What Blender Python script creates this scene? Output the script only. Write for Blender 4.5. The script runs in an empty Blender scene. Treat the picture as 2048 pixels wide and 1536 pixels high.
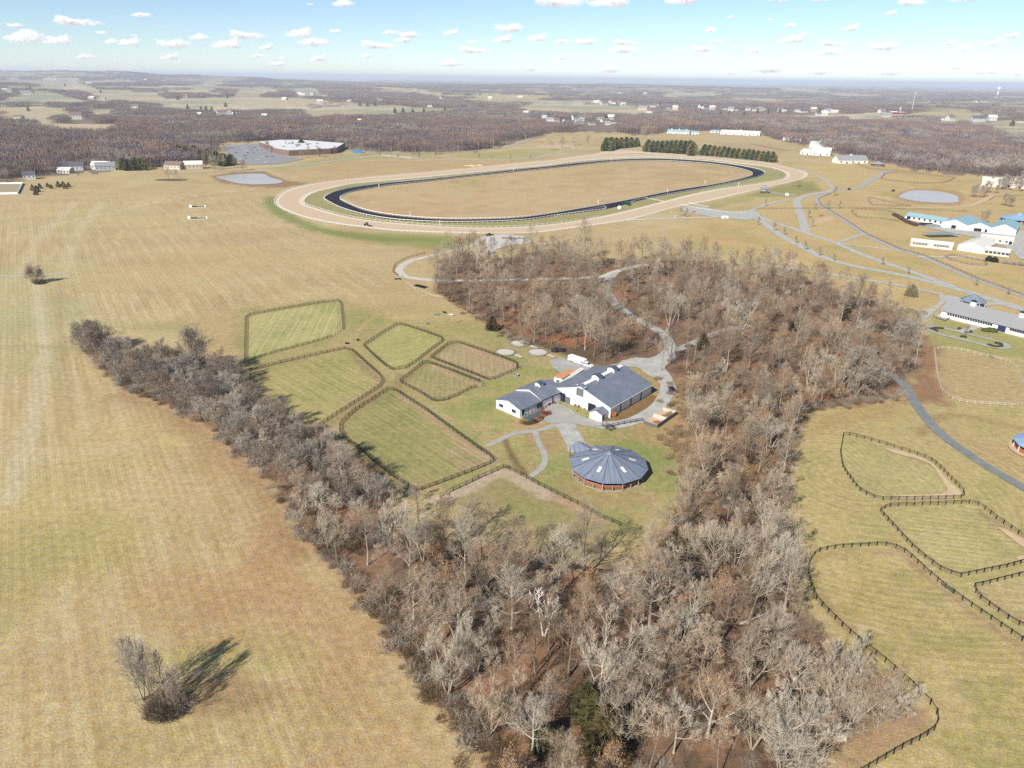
import bpy, bmesh, math, random
import numpy as np
from mathutils import Matrix, Vector
from mathutils.geometry import tessellate_polygon
RND = random.Random(7)
NR = np.random.RandomState(7)
scn = bpy.context.scene
COL = scn.collection

# ------------------------------------------------------------------ camera
CAM_H, FPX, PITCH, ROLL = 110.0, 1421.0, math.atan(610 / 1421), 0.0124
AX_R = np.array([1, 0, 0.0])
AX_F = np.array([0, math.cos(PITCH), -math.sin(PITCH)])
AX_U = np.array([0, math.sin(PITCH), math.cos(PITCH)])
cam_data = bpy.data.cameras.new('drone_camera')
cam_data.sensor_width = 36.0
cam_data.lens = FPX / 2048 * 36.0
cam_data.clip_start = 1.0
cam_data.clip_end = 200000.0
cam = bpy.data.objects.new('drone_camera', cam_data)
COL.objects.link(cam)
cx = math.cos(ROLL) * AX_R + math.sin(ROLL) * AX_U
cy = -math.sin(ROLL) * AX_R + math.cos(ROLL) * AX_U
m = Matrix.Identity(4)
for i in range(3):
    m[i][0], m[i][1], m[i][2] = cx[i], cy[i], -AX_F[i]
m[2][3] = CAM_H
cam.matrix_world = m
scn.camera = cam

# ------------------------------------------------------------------ sky, sun, exposure
SUN_EL = math.radians(38)
SUN_DIR = np.array([-0.58, -0.815])
SUN_DIR = SUN_DIR / np.linalg.norm(SUN_DIR)
sun_vec = Vector((SUN_DIR[0] * math.cos(SUN_EL), SUN_DIR[1] * math.cos(SUN_EL), math.sin(SUN_EL)))
world = bpy.data.worlds.new('World')
scn.world = world
world.use_nodes = True
wn, wl = world.node_tree.nodes, world.node_tree.links
wn.clear()
wo = wn.new('ShaderNodeOutputWorld')
wb = wn.new('ShaderNodeBackground')
ws = wn.new('ShaderNodeTexSky')
ws.sky_type = 'NISHITA'
ws.sun_disc = False
ws.sun_elevation = SUN_EL
ws.sun_rotation = math.atan2(sun_vec.x, sun_vec.y)
ws.altitude = 2000.0
ws.air_density = 1.0
ws.dust_density = 0.0
ws.ozone_density = 3.4
wb.inputs['Strength'].default_value = 0.077
wl.new(ws.outputs[0], wb.inputs[0])
wl.new(wb.outputs[0], wo.inputs[0])
sd = bpy.data.lights.new('sun', 'SUN')
sd.energy = 4.8
sd.angle = math.radians(0.53)
sd.color = (1.0, 0.955, 0.89)
so = bpy.data.objects.new('sun', sd)
COL.objects.link(so)
so.rotation_mode = 'QUATERNION'
so.rotation_quaternion = sun_vec.to_track_quat('Z', 'Y')
so.location = (-300, 100, 400)
vs = scn.view_settings
vs.view_transform = 'Standard'
vs.look = 'None'
vs.gamma = 1.0
vs.use_curve_mapping = False
vs.exposure = 0.75
scn.cycles.max_bounces = 5
scn.cycles.diffuse_bounces = 2
scn.cycles.glossy_bounces = 2
scn.cycles.transparent_max_bounces = 48
scn.cycles.volume_bounces = 0
scn.cycles.use_denoising = False
scn.cycles.sample_clamp_indirect = 4.0
KL = 1.6            # sunlit radiance of a unit albedo on level ground, used to turn seen colours into base colours

# ------------------------------------------------------------------ helpers
def lin(c):
    return tuple((v / 255 / 12.92) if v / 255 <= 0.04045 else ((v / 255 + 0.055) / 1.055) ** 2.4 for v in c)

def base(c, k=None):
    return tuple(min(v / (k or KL), 0.85) for v in lin(c))

def ray(x, y):
    a, b = (x - 1024) / FPX, -(y - 768) / FPX
    u = a * math.cos(ROLL) - b * math.sin(ROLL)
    v = a * math.sin(ROLL) + b * math.cos(ROLL)
    return AX_F + u * AX_R + v * AX_U

def proj(q):
    q = np.asarray(q, float) - np.array([0, 0, CAM_H])
    w = q @ AX_F
    u, v = (q @ AX_R) / w, (q @ AX_U) / w
    a = u * math.cos(ROLL) + v * math.sin(ROLL)
    b = -u * math.sin(ROLL) + v * math.cos(ROLL)
    return 1024 + a * FPX, 768 - b * FPX

def sstep(a, b, x):
    t = np.clip((x - a) / (b - a), 0, 1)
    return t * t * (3 - 2 * t)

def terrain(x, y):
    r = np.hypot(x, y)
    az = np.arctan2(x, y)
    w = sstep(1350, 3200, r)
    z = 9 * np.sin(x / 610 + 1.3) * np.sin(y / 830 + .4) + 6 * np.sin(x / 370 + y / 510 + 2.1) + 12 * np.sin(x / 1700 - y / 2300)
    z2 = 22 * np.sin(x / 2900 + .7) * np.sin(y / 2100 + 1.9)
    ridge = 165 * np.exp(-((r - 13500) / 2600) ** 2) * sstep(-0.05, -0.52, az) * (1 + .06 * np.sin(az * 37) + .05 * np.sin(az * 91))
    ridge2 = 70 * np.exp(-((r - 19000) / 3000) ** 2) * (0.5 + .5 * np.sin(az * 13 + 1)) * sstep(.6, -.1, az)
    return w * (z + z2 * sstep(4000, 8000, r)) + ridge + ridge2 - 6 * w

def P(x, y, z=0.0):
    d = ray(x, y)
    t = (z - CAM_H) / d[2]
    return np.array([d[0] * t, d[1] * t, z])

def G(x, y):
    """where the sight line through a point of the photograph meets the rolling terrain"""
    d = ray(x, y)
    h = math.hypot(d[0], d[1])
    ts = 60 * (1.012 ** np.arange(620)) / h
    zz = CAM_H + d[2] * ts
    g = terrain(d[0] * ts, d[1] * ts)
    k = np.nonzero(zz < g)[0]
    k = k[0] if len(k) else len(ts) - 1
    lo, hi = ts[max(k - 1, 0)], ts[k]
    for _ in range(25):
        mm = (lo + hi) / 2
        if CAM_H + d[2] * mm < terrain(d[0] * mm, d[1] * mm):
            hi = mm
        else:
            lo = mm
    return np.array([d[0] * hi, d[1] * hi, float(terrain(d[0] * hi, d[1] * hi))])

def height_at(bx, by, ytop):
    g = P(bx, by)
    lo, hi = 0.0, 100.0
    for _ in range(40):
        mm = (lo + hi) / 2
        if proj(g + np.array([0, 0, mm]))[1] > ytop:
            lo = mm
        else:
            hi = mm
    return lo

def spline(pts, step=2.0, closed=False):
    pts = [np.array(p, float)[:2] for p in pts]
    n = len(pts)
    out = []
    rng = range(n if closed else n - 1)
    for i in rng:
        if closed:
            p0, p1, p2, p3 = pts[(i - 1) % n], pts[i], pts[(i + 1) % n], pts[(i + 2) % n]
        else:
            p1, p2 = pts[i], pts[i + 1]
            p0 = pts[i - 1] if i else p1 * 2 - p2
            p3 = pts[i + 2] if i + 2 < n else p2 * 2 - p1
        k = max(1, int(np.linalg.norm(p2 - p1) / step))
        a1 = np.linalg.norm(p1 - p0) ** .5 + 1e-6
        a2 = np.linalg.norm(p2 - p1) ** .5 + 1e-6
        a3 = np.linalg.norm(p3 - p2) ** .5 + 1e-6
        m1 = (p2 - p1) + a2 * ((p1 - p0) / a1 - (p2 - p0) / (a1 + a2))
        m2 = (p2 - p1) + a2 * ((p3 - p2) / a3 - (p3 - p1) / (a2 + a3))
        for j in range(k):
            t = j / k
            out.append((2 * t**3 - 3 * t**2 + 1) * p1 + (t**3 - 2 * t**2 + t) * m1 + (-2 * t**3 + 3 * t**2) * p2 + (t**3 - t**2) * m2)
    if not closed:
        out.append(pts[-1])
    return np.array(out)

def resample(pts, step, closed=False):
    pts = np.asarray(pts, float)[:, :2]
    if closed:
        pts = np.vstack([pts, pts[:1]])
    seg = np.linalg.norm(np.diff(pts, axis=0), axis=1)
    s = np.concatenate([[0], np.cumsum(seg)])
    n = max(2, int(round(s[-1] / step)))
    t = np.linspace(0, s[-1], n + 1)
    out = np.stack([np.interp(t, s, pts[:, 0]), np.interp(t, s, pts[:, 1])], 1)
    return out[:-1] if closed else out

_H = NR.rand(65536)
def vnoise(x, y, seed=0):
    xi, yi = np.floor(x).astype(np.int64), np.floor(y).astype(np.int64)
    fx, fy = x - xi, y - yi
    fx, fy = fx * fx * (3 - 2 * fx), fy * fy * (3 - 2 * fy)
    h = lambda a, b: _H[(a * 1597 + b * 51749 + seed * 7919) % 65536]
    return (h(xi, yi) * (1 - fx) + h(xi + 1, yi) * fx) * (1 - fy) + (h(xi, yi + 1) * (1 - fx) + h(xi + 1, yi + 1) * fx) * fy

def fbm(x, y, sc, seed=0, octs=4):
    v, a, tot = 0, 1.0, 0
    for o in range(octs):
        v = v + a * vnoise(x / sc * 2**o + 17 * o, y / sc * 2**o + 31 * o, seed + o)
        tot += a
        a *= .55
    return v / tot

# ------------------------------------------------------------------ materials
_M = {}
def mat(name, c, rough=.8, vary=.12, scale=1.5, metal=0.0, bump=0.0, rand=0.0, c2=None, spec=.3, k=None, bscale=None):
    if name in _M:
        return _M[name]
    M = bpy.data.materials.new(name)
    M.use_nodes = True
    n, l = M.node_tree.nodes, M.node_tree.links
    bs = n['Principled BSDF']
    bs.inputs['Roughness'].default_value = rough
    bs.inputs['Metallic'].default_value = metal
    bs.inputs['Specular IOR Level'].default_value = spec
    b1 = base(c, k)
    tc = n.new('ShaderNodeTexCoord')
    nz = n.new('ShaderNodeTexNoise')
    nz.inputs['Scale'].default_value = scale
    nz.inputs['Detail'].default_value = 5
    nz.inputs['Roughness'].default_value = .65
    l.new(tc.outputs['Object'], nz.inputs['Vector'])
    mx = n.new('ShaderNodeMix')
    mx.data_type = 'RGBA'
    if c2 is None:
        mx.inputs[6].default_value = (*[v * (1 - vary) for v in b1], 1)
        mx.inputs[7].default_value = (*[min(v * (1 + vary), .9) for v in b1], 1)
    else:
        mx.inputs[6].default_value = (*b1, 1)
        mx.inputs[7].default_value = (*base(c2, k), 1)
    rp = n.new('ShaderNodeMapRange')
    rp.inputs[1].default_value, rp.inputs[2].default_value = .3, .7
    l.new(nz.outputs[0], rp.inputs[0])
    l.new(rp.outputs[0], mx.inputs[0])
    out = mx.outputs[2]
    if rand:
        oi = n.new('ShaderNodeObjectInfo')
        hs = n.new('ShaderNodeHueSaturation')
        mr = n.new('ShaderNodeMapRange')
        mr.inputs[3].default_value, mr.inputs[4].default_value = 1 - rand, 1 + rand
        l.new(oi.outputs['Random'], mr.inputs[0])
        l.new(mr.outputs[0], hs.inputs['Value'])
        l.new(out, hs.inputs['Color'])
        out = hs.outputs[0]
    l.new(out, bs.inputs['Base Color'])
    if bump:
        bp = n.new('ShaderNodeBump')
        bp.inputs['Strength'].default_value = 1
        bp.inputs['Distance'].default_value = bump
        n2 = n.new('ShaderNodeTexNoise')
        n2.inputs['Scale'].default_value = bscale or scale * 3
        n2.inputs['Detail'].default_value = 4
        l.new(tc.outputs['Object'], n2.inputs['Vector'])
        l.new(n2.outputs[0], bp.inputs['Height'])
        l.new(bp.outputs[0], bs.inputs['Normal'])
    _M[name] = M
    return M

def twig_mat(name, ca, cb, cc, k=None):
    """bark and twigs: each tree leans towards one of three colours"""
    if name in _M:
        return _M[name]
    M = bpy.data.materials.new(name)
    M.use_nodes = True
    n, l = M.node_tree.nodes, M.node_tree.links
    bs = n['Principled BSDF']
    bs.inputs['Roughness'].default_value = .9
    bs.inputs['Specular IOR Level'].default_value = .1
    oi = n.new('ShaderNodeObjectInfo')
    cr = n.new('ShaderNodeValToRGB')
    e = cr.color_ramp.elements
    e[0].color = (*base(ca, k), 1)
    e[1].color = (*base(cc, k), 1)
    m_ = e.new(.5)
    m_.color = (*base(cb, k), 1)
    l.new(oi.outputs['Random'], cr.inputs[0])
    tc = n.new('ShaderNodeTexCoord')
    nz = n.new('ShaderNodeTexNoise')
    nz.inputs['Scale'].default_value = .8
    nz.inputs['Detail'].default_value = 4
    l.new(tc.outputs['Object'], nz.inputs['Vector'])
    mr = n.new('ShaderNodeMapRange')
    mr.inputs[1].default_value, mr.inputs[2].default_value = .3, .7
    mr.inputs[3].default_value, mr.inputs[4].default_value = .72, 1.25
    l.new(nz.outputs[0], mr.inputs[0])
    hs = n.new('ShaderNodeHueSaturation')
    l.new(mr.outputs[0], hs.inputs['Value'])
    l.new(cr.outputs[0], hs.inputs['Color'])
    l.new(hs.outputs[0], bs.inputs['Base Color'])
    _M[name] = M
    return M

# ------------------------------------------------------------------ mesh building
class MB:
    def __init__(s):
        s.v, s.f, s.mi = [], [], []
    def add(s, vs_, fs, mi=0):
        o = len(s.v)
        s.v += [tuple(map(float, v)) for v in vs_]
        s.f += [tuple(o + i for i in f) for f in fs]
        s.mi += [mi] * len(fs)
    def box(s, c, d, rz=0.0, mi=0):
        hx, hy, hz = d[0] / 2, d[1] / 2, d[2] / 2
        ca, sa = math.cos(rz), math.sin(rz)
        vs_ = []
        for z in (-hz, hz):
            for x, y in ((-hx, -hy), (hx, -hy), (hx, hy), (-hx, hy)):
                vs_.append((c[0] + x * ca - y * sa, c[1] + x * sa + y * ca, c[2] + z))
        s.add(vs_, [(3, 2, 1, 0), (4, 5, 6, 7), (0, 1, 5, 4), (1, 2, 6, 5), (2, 3, 7, 6), (3, 0, 4, 7)], mi)
    def span(s, x0, x1, y0, y1, z0, z1, mi=0):
        s.box(((x0 + x1) / 2, (y0 + y1) / 2, (z0 + z1) / 2), (x1 - x0, y1 - y0, z1 - z0), 0, mi)
    def tube(s, pts, radii, n=6, mi=0, cap=True):
        pts = [Vector(p) for p in pts]
        rings = []
        prev = None
        for i, p in enumerate(pts):
            d = (pts[min(i + 1, len(pts) - 1)] - pts[max(i - 1, 0)]).normalized()
            a = prev if prev is not None else (Vector((1, 0, 0)) if abs(d.x) < .9 else Vector((0, 1, 0)))
            u = (a - d * a.dot(d)).normalized()
            w = d.cross(u)
            prev = u
            r = radii[i] if hasattr(radii, '__len__') else radii
            rings.append([p + (u * math.cos(2 * math.pi * k / n) + w * math.sin(2 * math.pi * k / n)) * r for k in range(n)])
        vs_ = [v for r_ in rings for v in r_]
        fs = []
        for i in range(len(rings) - 1):
            for k in range(n):
                a, b = i * n + k, i * n + (k + 1) % n
                fs.append((a, b, b + n, a + n))
        if cap:
            fs.append(tuple(range(n - 1, -1, -1)))
            fs.append(tuple((len(rings) - 1) * n + k for k in range(n)))
        s.add(vs_, fs, mi)
    def prism(s, poly, z0, z1, mi=0):
        n = len(poly)
        vs_ = [(p[0], p[1], z0) for p in poly] + [(p[0], p[1], z1) for p in poly]
        s.add(vs_, [tuple(range(n - 1, -1, -1)), tuple(range(n, 2 * n))] + [(i, (i + 1) % n, (i + 1) % n + n, i + n) for i in range(n)], mi)
    def slab(s, quad, th, mi=0):
        """a flat plate of thickness th (downwards along its normal) on four corners"""
        q = [Vector(p) for p in quad]
        nrm = (q[1] - q[0]).cross(q[-1] - q[0]).normalized()
        if nrm.z < 0:
            q.reverse()
            nrm = -nrm
        n = len(q)
        vs_ = [p - nrm * th for p in q] + q
        s.add(vs_, [tuple(range(n - 1, -1, -1)), tuple(range(n, 2 * n))] + [(i, (i + 1) % n, (i + 1) % n + n, i + n) for i in range(n)], mi)
    def lathe(s, prof, n=16, c=(0, 0, 0), mi=0):
        vs_ = [(c[0] + r * math.cos(2 * math.pi * k / n), c[1] + r * math.sin(2 * math.pi * k / n), c[2] + z) for r, z in prof for k in range(n)]
        fs = [(i * n + k, i * n + (k + 1) % n, (i + 1) * n + (k + 1) % n, (i + 1) * n + k) for i in range(len(prof) - 1) for k in range(n)]
        s.add(vs_, fs, mi)
    def blob(s, c, d, seed=0, sub=2, rough=.25, mi=0):
        bm = bmesh.new()
        bmesh.ops.create_icosphere(bm, subdivisions=sub, radius=1)
        rr = random.Random(seed)
        vs_ = []
        for v in bm.verts:
            k = 1 + (rr.random() - .5) * 2 * rough
            vs_.append((c[0] + v.co.x * d[0] * k, c[1] + v.co.y * d[1] * k, c[2] + v.co.z * d[2] * k))
        fs = [tuple(x.index for x in f.verts) for f in bm.faces]
        bm.free()
        s.add(vs_, fs, mi)
    def mesh(s, name, mats, smooth=False):
        me = bpy.data.meshes.new(name)
        me.from_pydata(s.v, [], s.f)
        for mt in (mats if isinstance(mats, (list, tuple)) else [mats]):
            me.materials.append(mt)
        if any(s.mi):
            me.polygons.foreach_set('material_index', s.mi)
        if smooth:
            me.polygons.foreach_set('use_smooth', [True] * len(s.f))
        me.update()
        return me
    def build(s, name, mats, parent=None, smooth=False, **kw):
        return link(name, s.mesh(name, mats, smooth), parent, **kw)

def link(name, data, parent=None, loc=None, rz=0.0, scale=None):
    o = bpy.data.objects.new(name, data)
    COL.objects.link(o)
    if parent is not None:
        o.parent = parent
    if loc is not None:
        o.location = tuple(map(float, loc))
    if rz:
        o.rotation_euler = (0, 0, rz)
    if scale is not None:
        o.scale = scale if hasattr(scale, '__len__') else (scale,) * 3
    return o

def tag(o, label=None, cat=None, group=None, kind=None):
    if label: o['label'] = label
    if cat: o['category'] = cat
    if group: o['group'] = group
    if kind: o['kind'] = kind
    return o

def thing(name, label, cat, loc=(0, 0, 0), rz=0.0, group=None, scale=None):
    return tag(link(name, None, None, loc, rz, scale), label, cat, group)

def dup(root, loc, rz=0.0, scale=None, label=None, group=None):
    r = root.copy()
    COL.objects.link(r)
    r.location = tuple(map(float, loc))
    r.rotation_euler = (0, 0, rz)
    if scale is not None:
        r.scale = scale if hasattr(scale, '__len__') else (scale,) * 3
    if label: r['label'] = label
    if group: r['group'] = group
    for ch in KIDS.get(root.name, []):
        c = ch.copy()
        COL.objects.link(c)
        c.parent = r
        for g in KIDS.get(ch.name, []):
            d = g.copy()
            COL.objects.link(d)
            d.parent = c
    return r
KIDS = {}
def note_kids(root):
    KIDS[root.name] = [o for o in COL.objects if o.parent is root]
    for o in KIDS[root.name]:
        k = [q for q in COL.objects if q.parent is o]
        if k: KIDS[o.name] = k

def mesh_np(name, verts, faces, mats, mi=None, smooth=False):
    """verts (n,3), faces (m,k) arrays with equal k"""
    me = bpy.data.meshes.new(name)
    verts = np.ascontiguousarray(verts, np.float32)
    faces = np.ascontiguousarray(faces, np.int32)
    me.vertices.add(len(verts))
    me.vertices.foreach_set('co', verts.ravel())
    k = faces.shape[1]
    me.loops.add(faces.size)
    me.loops.foreach_set('vertex_index', faces.ravel())
    me.polygons.add(len(faces))
    me.polygons.foreach_set('loop_start', np.arange(0, faces.size, k, dtype=np.int32))
    for mt in (mats if isinstance(mats, (list, tuple)) else [mats]):
        me.materials.append(mt)
    if mi is not None:
        me.polygons.foreach_set('material_index', np.ascontiguousarray(mi, np.int32))
    me.polygons.foreach_set('use_smooth', np.full(len(faces), smooth))
    me.update(calc_edges=True)
    return me

ORD = 'first second third fourth fifth sixth seventh eighth ninth tenth eleventh twelfth thirteenth fourteenth fifteenth sixteenth seventeenth eighteenth nineteenth twentieth twenty-first twenty-second twenty-third twenty-fourth twenty-fifth twenty-sixth twenty-seventh twenty-eighth twenty-ninth thirtieth thirty-first thirty-second thirty-third thirty-fourth thirty-fifth thirty-sixth thirty-seventh thirty-eighth thirty-ninth fortieth'.split()
def rank(i, n):
    if n == 1: return ''
    if i == 0: return ', leftmost'
    if i == n - 1: return ', rightmost'
    return ', %s from the left' % ORD[i]

# ================================================================== GROUND
# measured on the photograph and carried to the ground plane
def PX(pts):
    return np.array([P(*p)[:2] for p in pts])

def inside(poly, X, Y):
    c = np.zeros(X.shape, bool)
    n = len(poly)
    for i in range(n):
        x1, y1 = poly[i]
        x2, y2 = poly[(i + 1) % n]
        hit = ((y1 > Y) != (y2 > Y)) & (X < (x2 - x1) * (Y - y1) / ((y2 - y1) if y2 != y1 else 1e-9) + x1)
        c ^= hit
    return c

def dist_line(pl, X, Y, closed=False):
    d = np.full(X.shape, 1e9)
    n = len(pl)
    for i in range(n if closed else n - 1):
        ax, ay = pl[i]
        bx, by = pl[(i + 1) % n]
        dx, dy = bx - ax, by - ay
        t = np.clip(((X - ax) * dx + (Y - ay) * dy) / (dx * dx + dy * dy + 1e-9), 0, 1)
        d = np.minimum(d, np.hypot(X - ax - t * dx, Y - ay - t * dy))
    return d

def grow(poly, X, Y):
    d = dist_line(poly, X, Y, True)
    return np.where(inside(poly, X, Y), d, -d)

FENCES = {   # paddock outlines: (points, closed)
 'F1': [(491, 638), (498, 632), (520, 627), (570, 618), (625, 609), (676, 602), (681, 606), (686, 660), (668, 673), (620, 688), (560, 703), (520, 716), (489, 724)],
 'F2': [(486, 752), (500, 743), (560, 727), (620, 713), (690, 698), (705, 702), (735, 730), (760, 752), (766, 763), (758, 775), (720, 800), (670, 832), (627, 860)],
 'F3': [(727, 692), (752, 675), (793, 650), (806, 650), (850, 664), (882, 676), (886, 683), (860, 702), (830, 726), (812, 737), (784, 741), (771, 733), (745, 710)],
 'F4': [(862, 716), (870, 709), (897, 688), (917, 686), (960, 700), (1000, 714), (1033, 727), (1034, 740), (1005, 752), (985, 760), (974, 760), (950, 750), (905, 733), (882, 724)],
 'F5': [(800, 763), (815, 752), (846, 727), (857, 726), (900, 741), (940, 757), (967, 767), (965, 773), (946, 776), (920, 790), (890, 802), (866, 803), (840, 786), (805, 768)],
 'F6': [(774, 781), (792, 781), (800, 788), (850, 820), (900, 857), (950, 893), (988, 919), (988, 925), (950, 941), (900, 960), (840, 982), (826, 980), (800, 965), (760, 935), (720, 900), (690, 880), (678, 862), (681, 848), (710, 822), (745, 800)],
 'F7': [(880, 995), (920, 976), (960, 957), (1010, 935), (1040, 950), (1080, 972), (1120, 992), (1160, 1012), (1200, 1035), (1240, 1052)],
 'F8': [(1070, 1117), (1100, 1125), (1150, 1138), (1200, 1147), (1235, 1152)],
 'R1': [(1686, 872), (1701, 871), (1730, 879), (1775, 892), (1820, 906), (1860, 920), (1880, 937), (1905, 963), (1930, 989), (1924, 997), (1880, 999), (1820, 1000), (1762, 1001), (1740, 994), (1722, 985), (1708, 970), (1694, 950), (1685, 935), (1680, 905)],
 'R2': [(1760, 1023), (1776, 1014), (1820, 1012), (1880, 1010), (1942, 1007), (1962, 1013), (1990, 1037), (2020, 1057), (2060, 1085), (2110, 1118), (2060, 1122), (2015, 1135), (1960, 1146), (1917, 1155), (1880, 1140), (1850, 1118), (1820, 1092), (1790, 1058), (1768, 1035)],
 'R3': [(1615, 1150), (1618, 1125), (1630, 1108), (1642, 1102), (1680, 1096), (1720, 1094), (1760, 1091), (1780, 1093), (1800, 1099), (1818, 1112), (1850, 1142), (1880, 1168), (1930, 1205), (1990, 1246), (2060, 1293), (2130, 1345)],
 'R3b': [(1615, 1150), (1622, 1175), (1632, 1200), (1650, 1220), (1680, 1250), (1720, 1286), (1770, 1325), (1822, 1370), (1845, 1394), (1862, 1411), (1874, 1430), (1875, 1450), (1866, 1464), (1840, 1480), (1800, 1500), (1750, 1530), (1700, 1560)],
 'R4': [(1949, 1174), (1960, 1172), (2000, 1162), (2048, 1150), (2100, 1140), (2140, 1260), (2085, 1262), (2048, 1257), (2012, 1236), (1980, 1213), (1956, 1195), (1949, 1182)],
 'R0': [(1868, 700), (1885, 697), (1920, 701), (1965, 712), (2010, 722), (2030, 735), (2042, 760), (2055, 790), (2060, 805), (2030, 813), (1980, 810), (1930, 806), (1900, 797), (1882, 780), (1874, 750)],
}
WOOD = [(868, 580), (880, 520), (930, 505), (1000, 520), (1080, 500), (1180, 520), (1300, 520), (1390, 520), (1500, 545), (1600, 552), (1700, 590), (1790, 615), (1838, 660), (1836, 740), (1795, 790), (1700, 812), (1625, 818), (1596, 860), (1575, 940), (1572, 1010), (1600, 1110), (1605, 1210), (1650, 1290), (1722, 1330), (1800, 1385), (1805, 1425), (1700, 1495), (1630, 1560), (1600, 1680), (1000, 1680), (1005, 1540), (870, 1375), (765, 1235), (690, 1155), (620, 1110), (605, 1040), (560, 985), (440, 870), (330, 808), (250, 780), (165, 705), (170, 690), (250, 715), (420, 720), (480, 750), (520, 800), (600, 850), (680, 890), (760, 945), (800, 1020), (850, 1062), (960, 1092), (1080, 1114), (1180, 1142), (1285, 1105), (1340, 1035), (1378, 960), (1385, 900), (1378, 850), (1368, 790), (1340, 745), (1280, 726), (1200, 735), (1150, 722), (1110, 700), (1040, 690), (960, 640)]
TRACKS = {
 'so': [(550, 402), (558, 391), (576, 379.6), (623, 368), (705, 357.6), (793, 350), (910, 339.5), (1027, 327.5), (1100, 321), (1138, 315), (1196, 309), (1284, 306), (1343, 309), (1431, 315), (1519, 324), (1577, 336), (1607, 344), (1614, 350), (1604, 358), (1548, 371), (1489, 385), (1431, 399), (1358, 413), (1255, 440), (1167, 453), (1109, 461), (1071, 465.5), (998, 467), (910, 466.5), (793, 462), (734, 456), (676, 448.5), (617, 437), (576, 423.6), (556, 412)],
 'si': [(607, 403), (614, 393), (632, 384), (664, 376), (705, 367.5), (764, 362), (852, 354), (939.5, 345.5), (1027, 337), (1100, 330), (1138, 324.5), (1226, 317), (1314, 314.5), (1402, 318), (1475, 327), (1533, 334), (1566, 343), (1573, 350), (1563, 359), (1475, 373), (1431, 379), (1372, 391), (1314, 406), (1255, 421), (1196, 434), (1123, 446), (1050, 453), (998, 455), (910, 454), (852, 450.5), (793, 446), (734, 440), (676, 429), (632, 416), (611, 409)],
 'bo': [(649, 397), (655, 390), (676, 381), (711, 374), (764, 367), (852, 359), (939.5, 349.5), (1027, 340), (1100, 332.5), (1138, 328), (1226, 320), (1314, 317.5), (1402, 322), (1475, 331), (1519, 340), (1529, 347), (1519, 353), (1489.5, 360.6), (1402, 378), (1302, 396), (1261, 406), (1214, 418), (1109, 432), (1050, 440.6), (969, 444.5), (881, 445), (793, 440), (734, 431), (690, 419), (664, 407.5)],
 'bi': [(679, 397), (687.5, 390), (711, 382.5), (764, 373), (852, 363.5), (939.5, 353.5), (1027, 344.5), (1100, 337), (1138, 333), (1226, 324), (1314, 322), (1402, 327), (1460, 334), (1498, 343), (1505.6, 349), (1489.5, 355.6), (1431, 368), (1343, 382), (1255, 400), (1167, 416), (1050, 434), (998, 437.5), (881, 438.5), (793, 432), (734, 422), (699, 409)],
}
RING = {k: resample(spline(PX(v), 4, True), 4.0, True) for k, v in TRACKS.items()}
PONDS = {
 'pond_left': [(433, 354), (476, 349), (522, 348), (542, 355.5), (566, 364), (552, 367.7), (509, 369.5), (476, 367), (451, 360.6)],
 'pond_right': [(1800, 396), (1806, 388), (1834, 381), (1874, 383), (1909, 390), (1917, 400), (1912, 405.6), (1875, 406), (1834, 403)],
}
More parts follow.
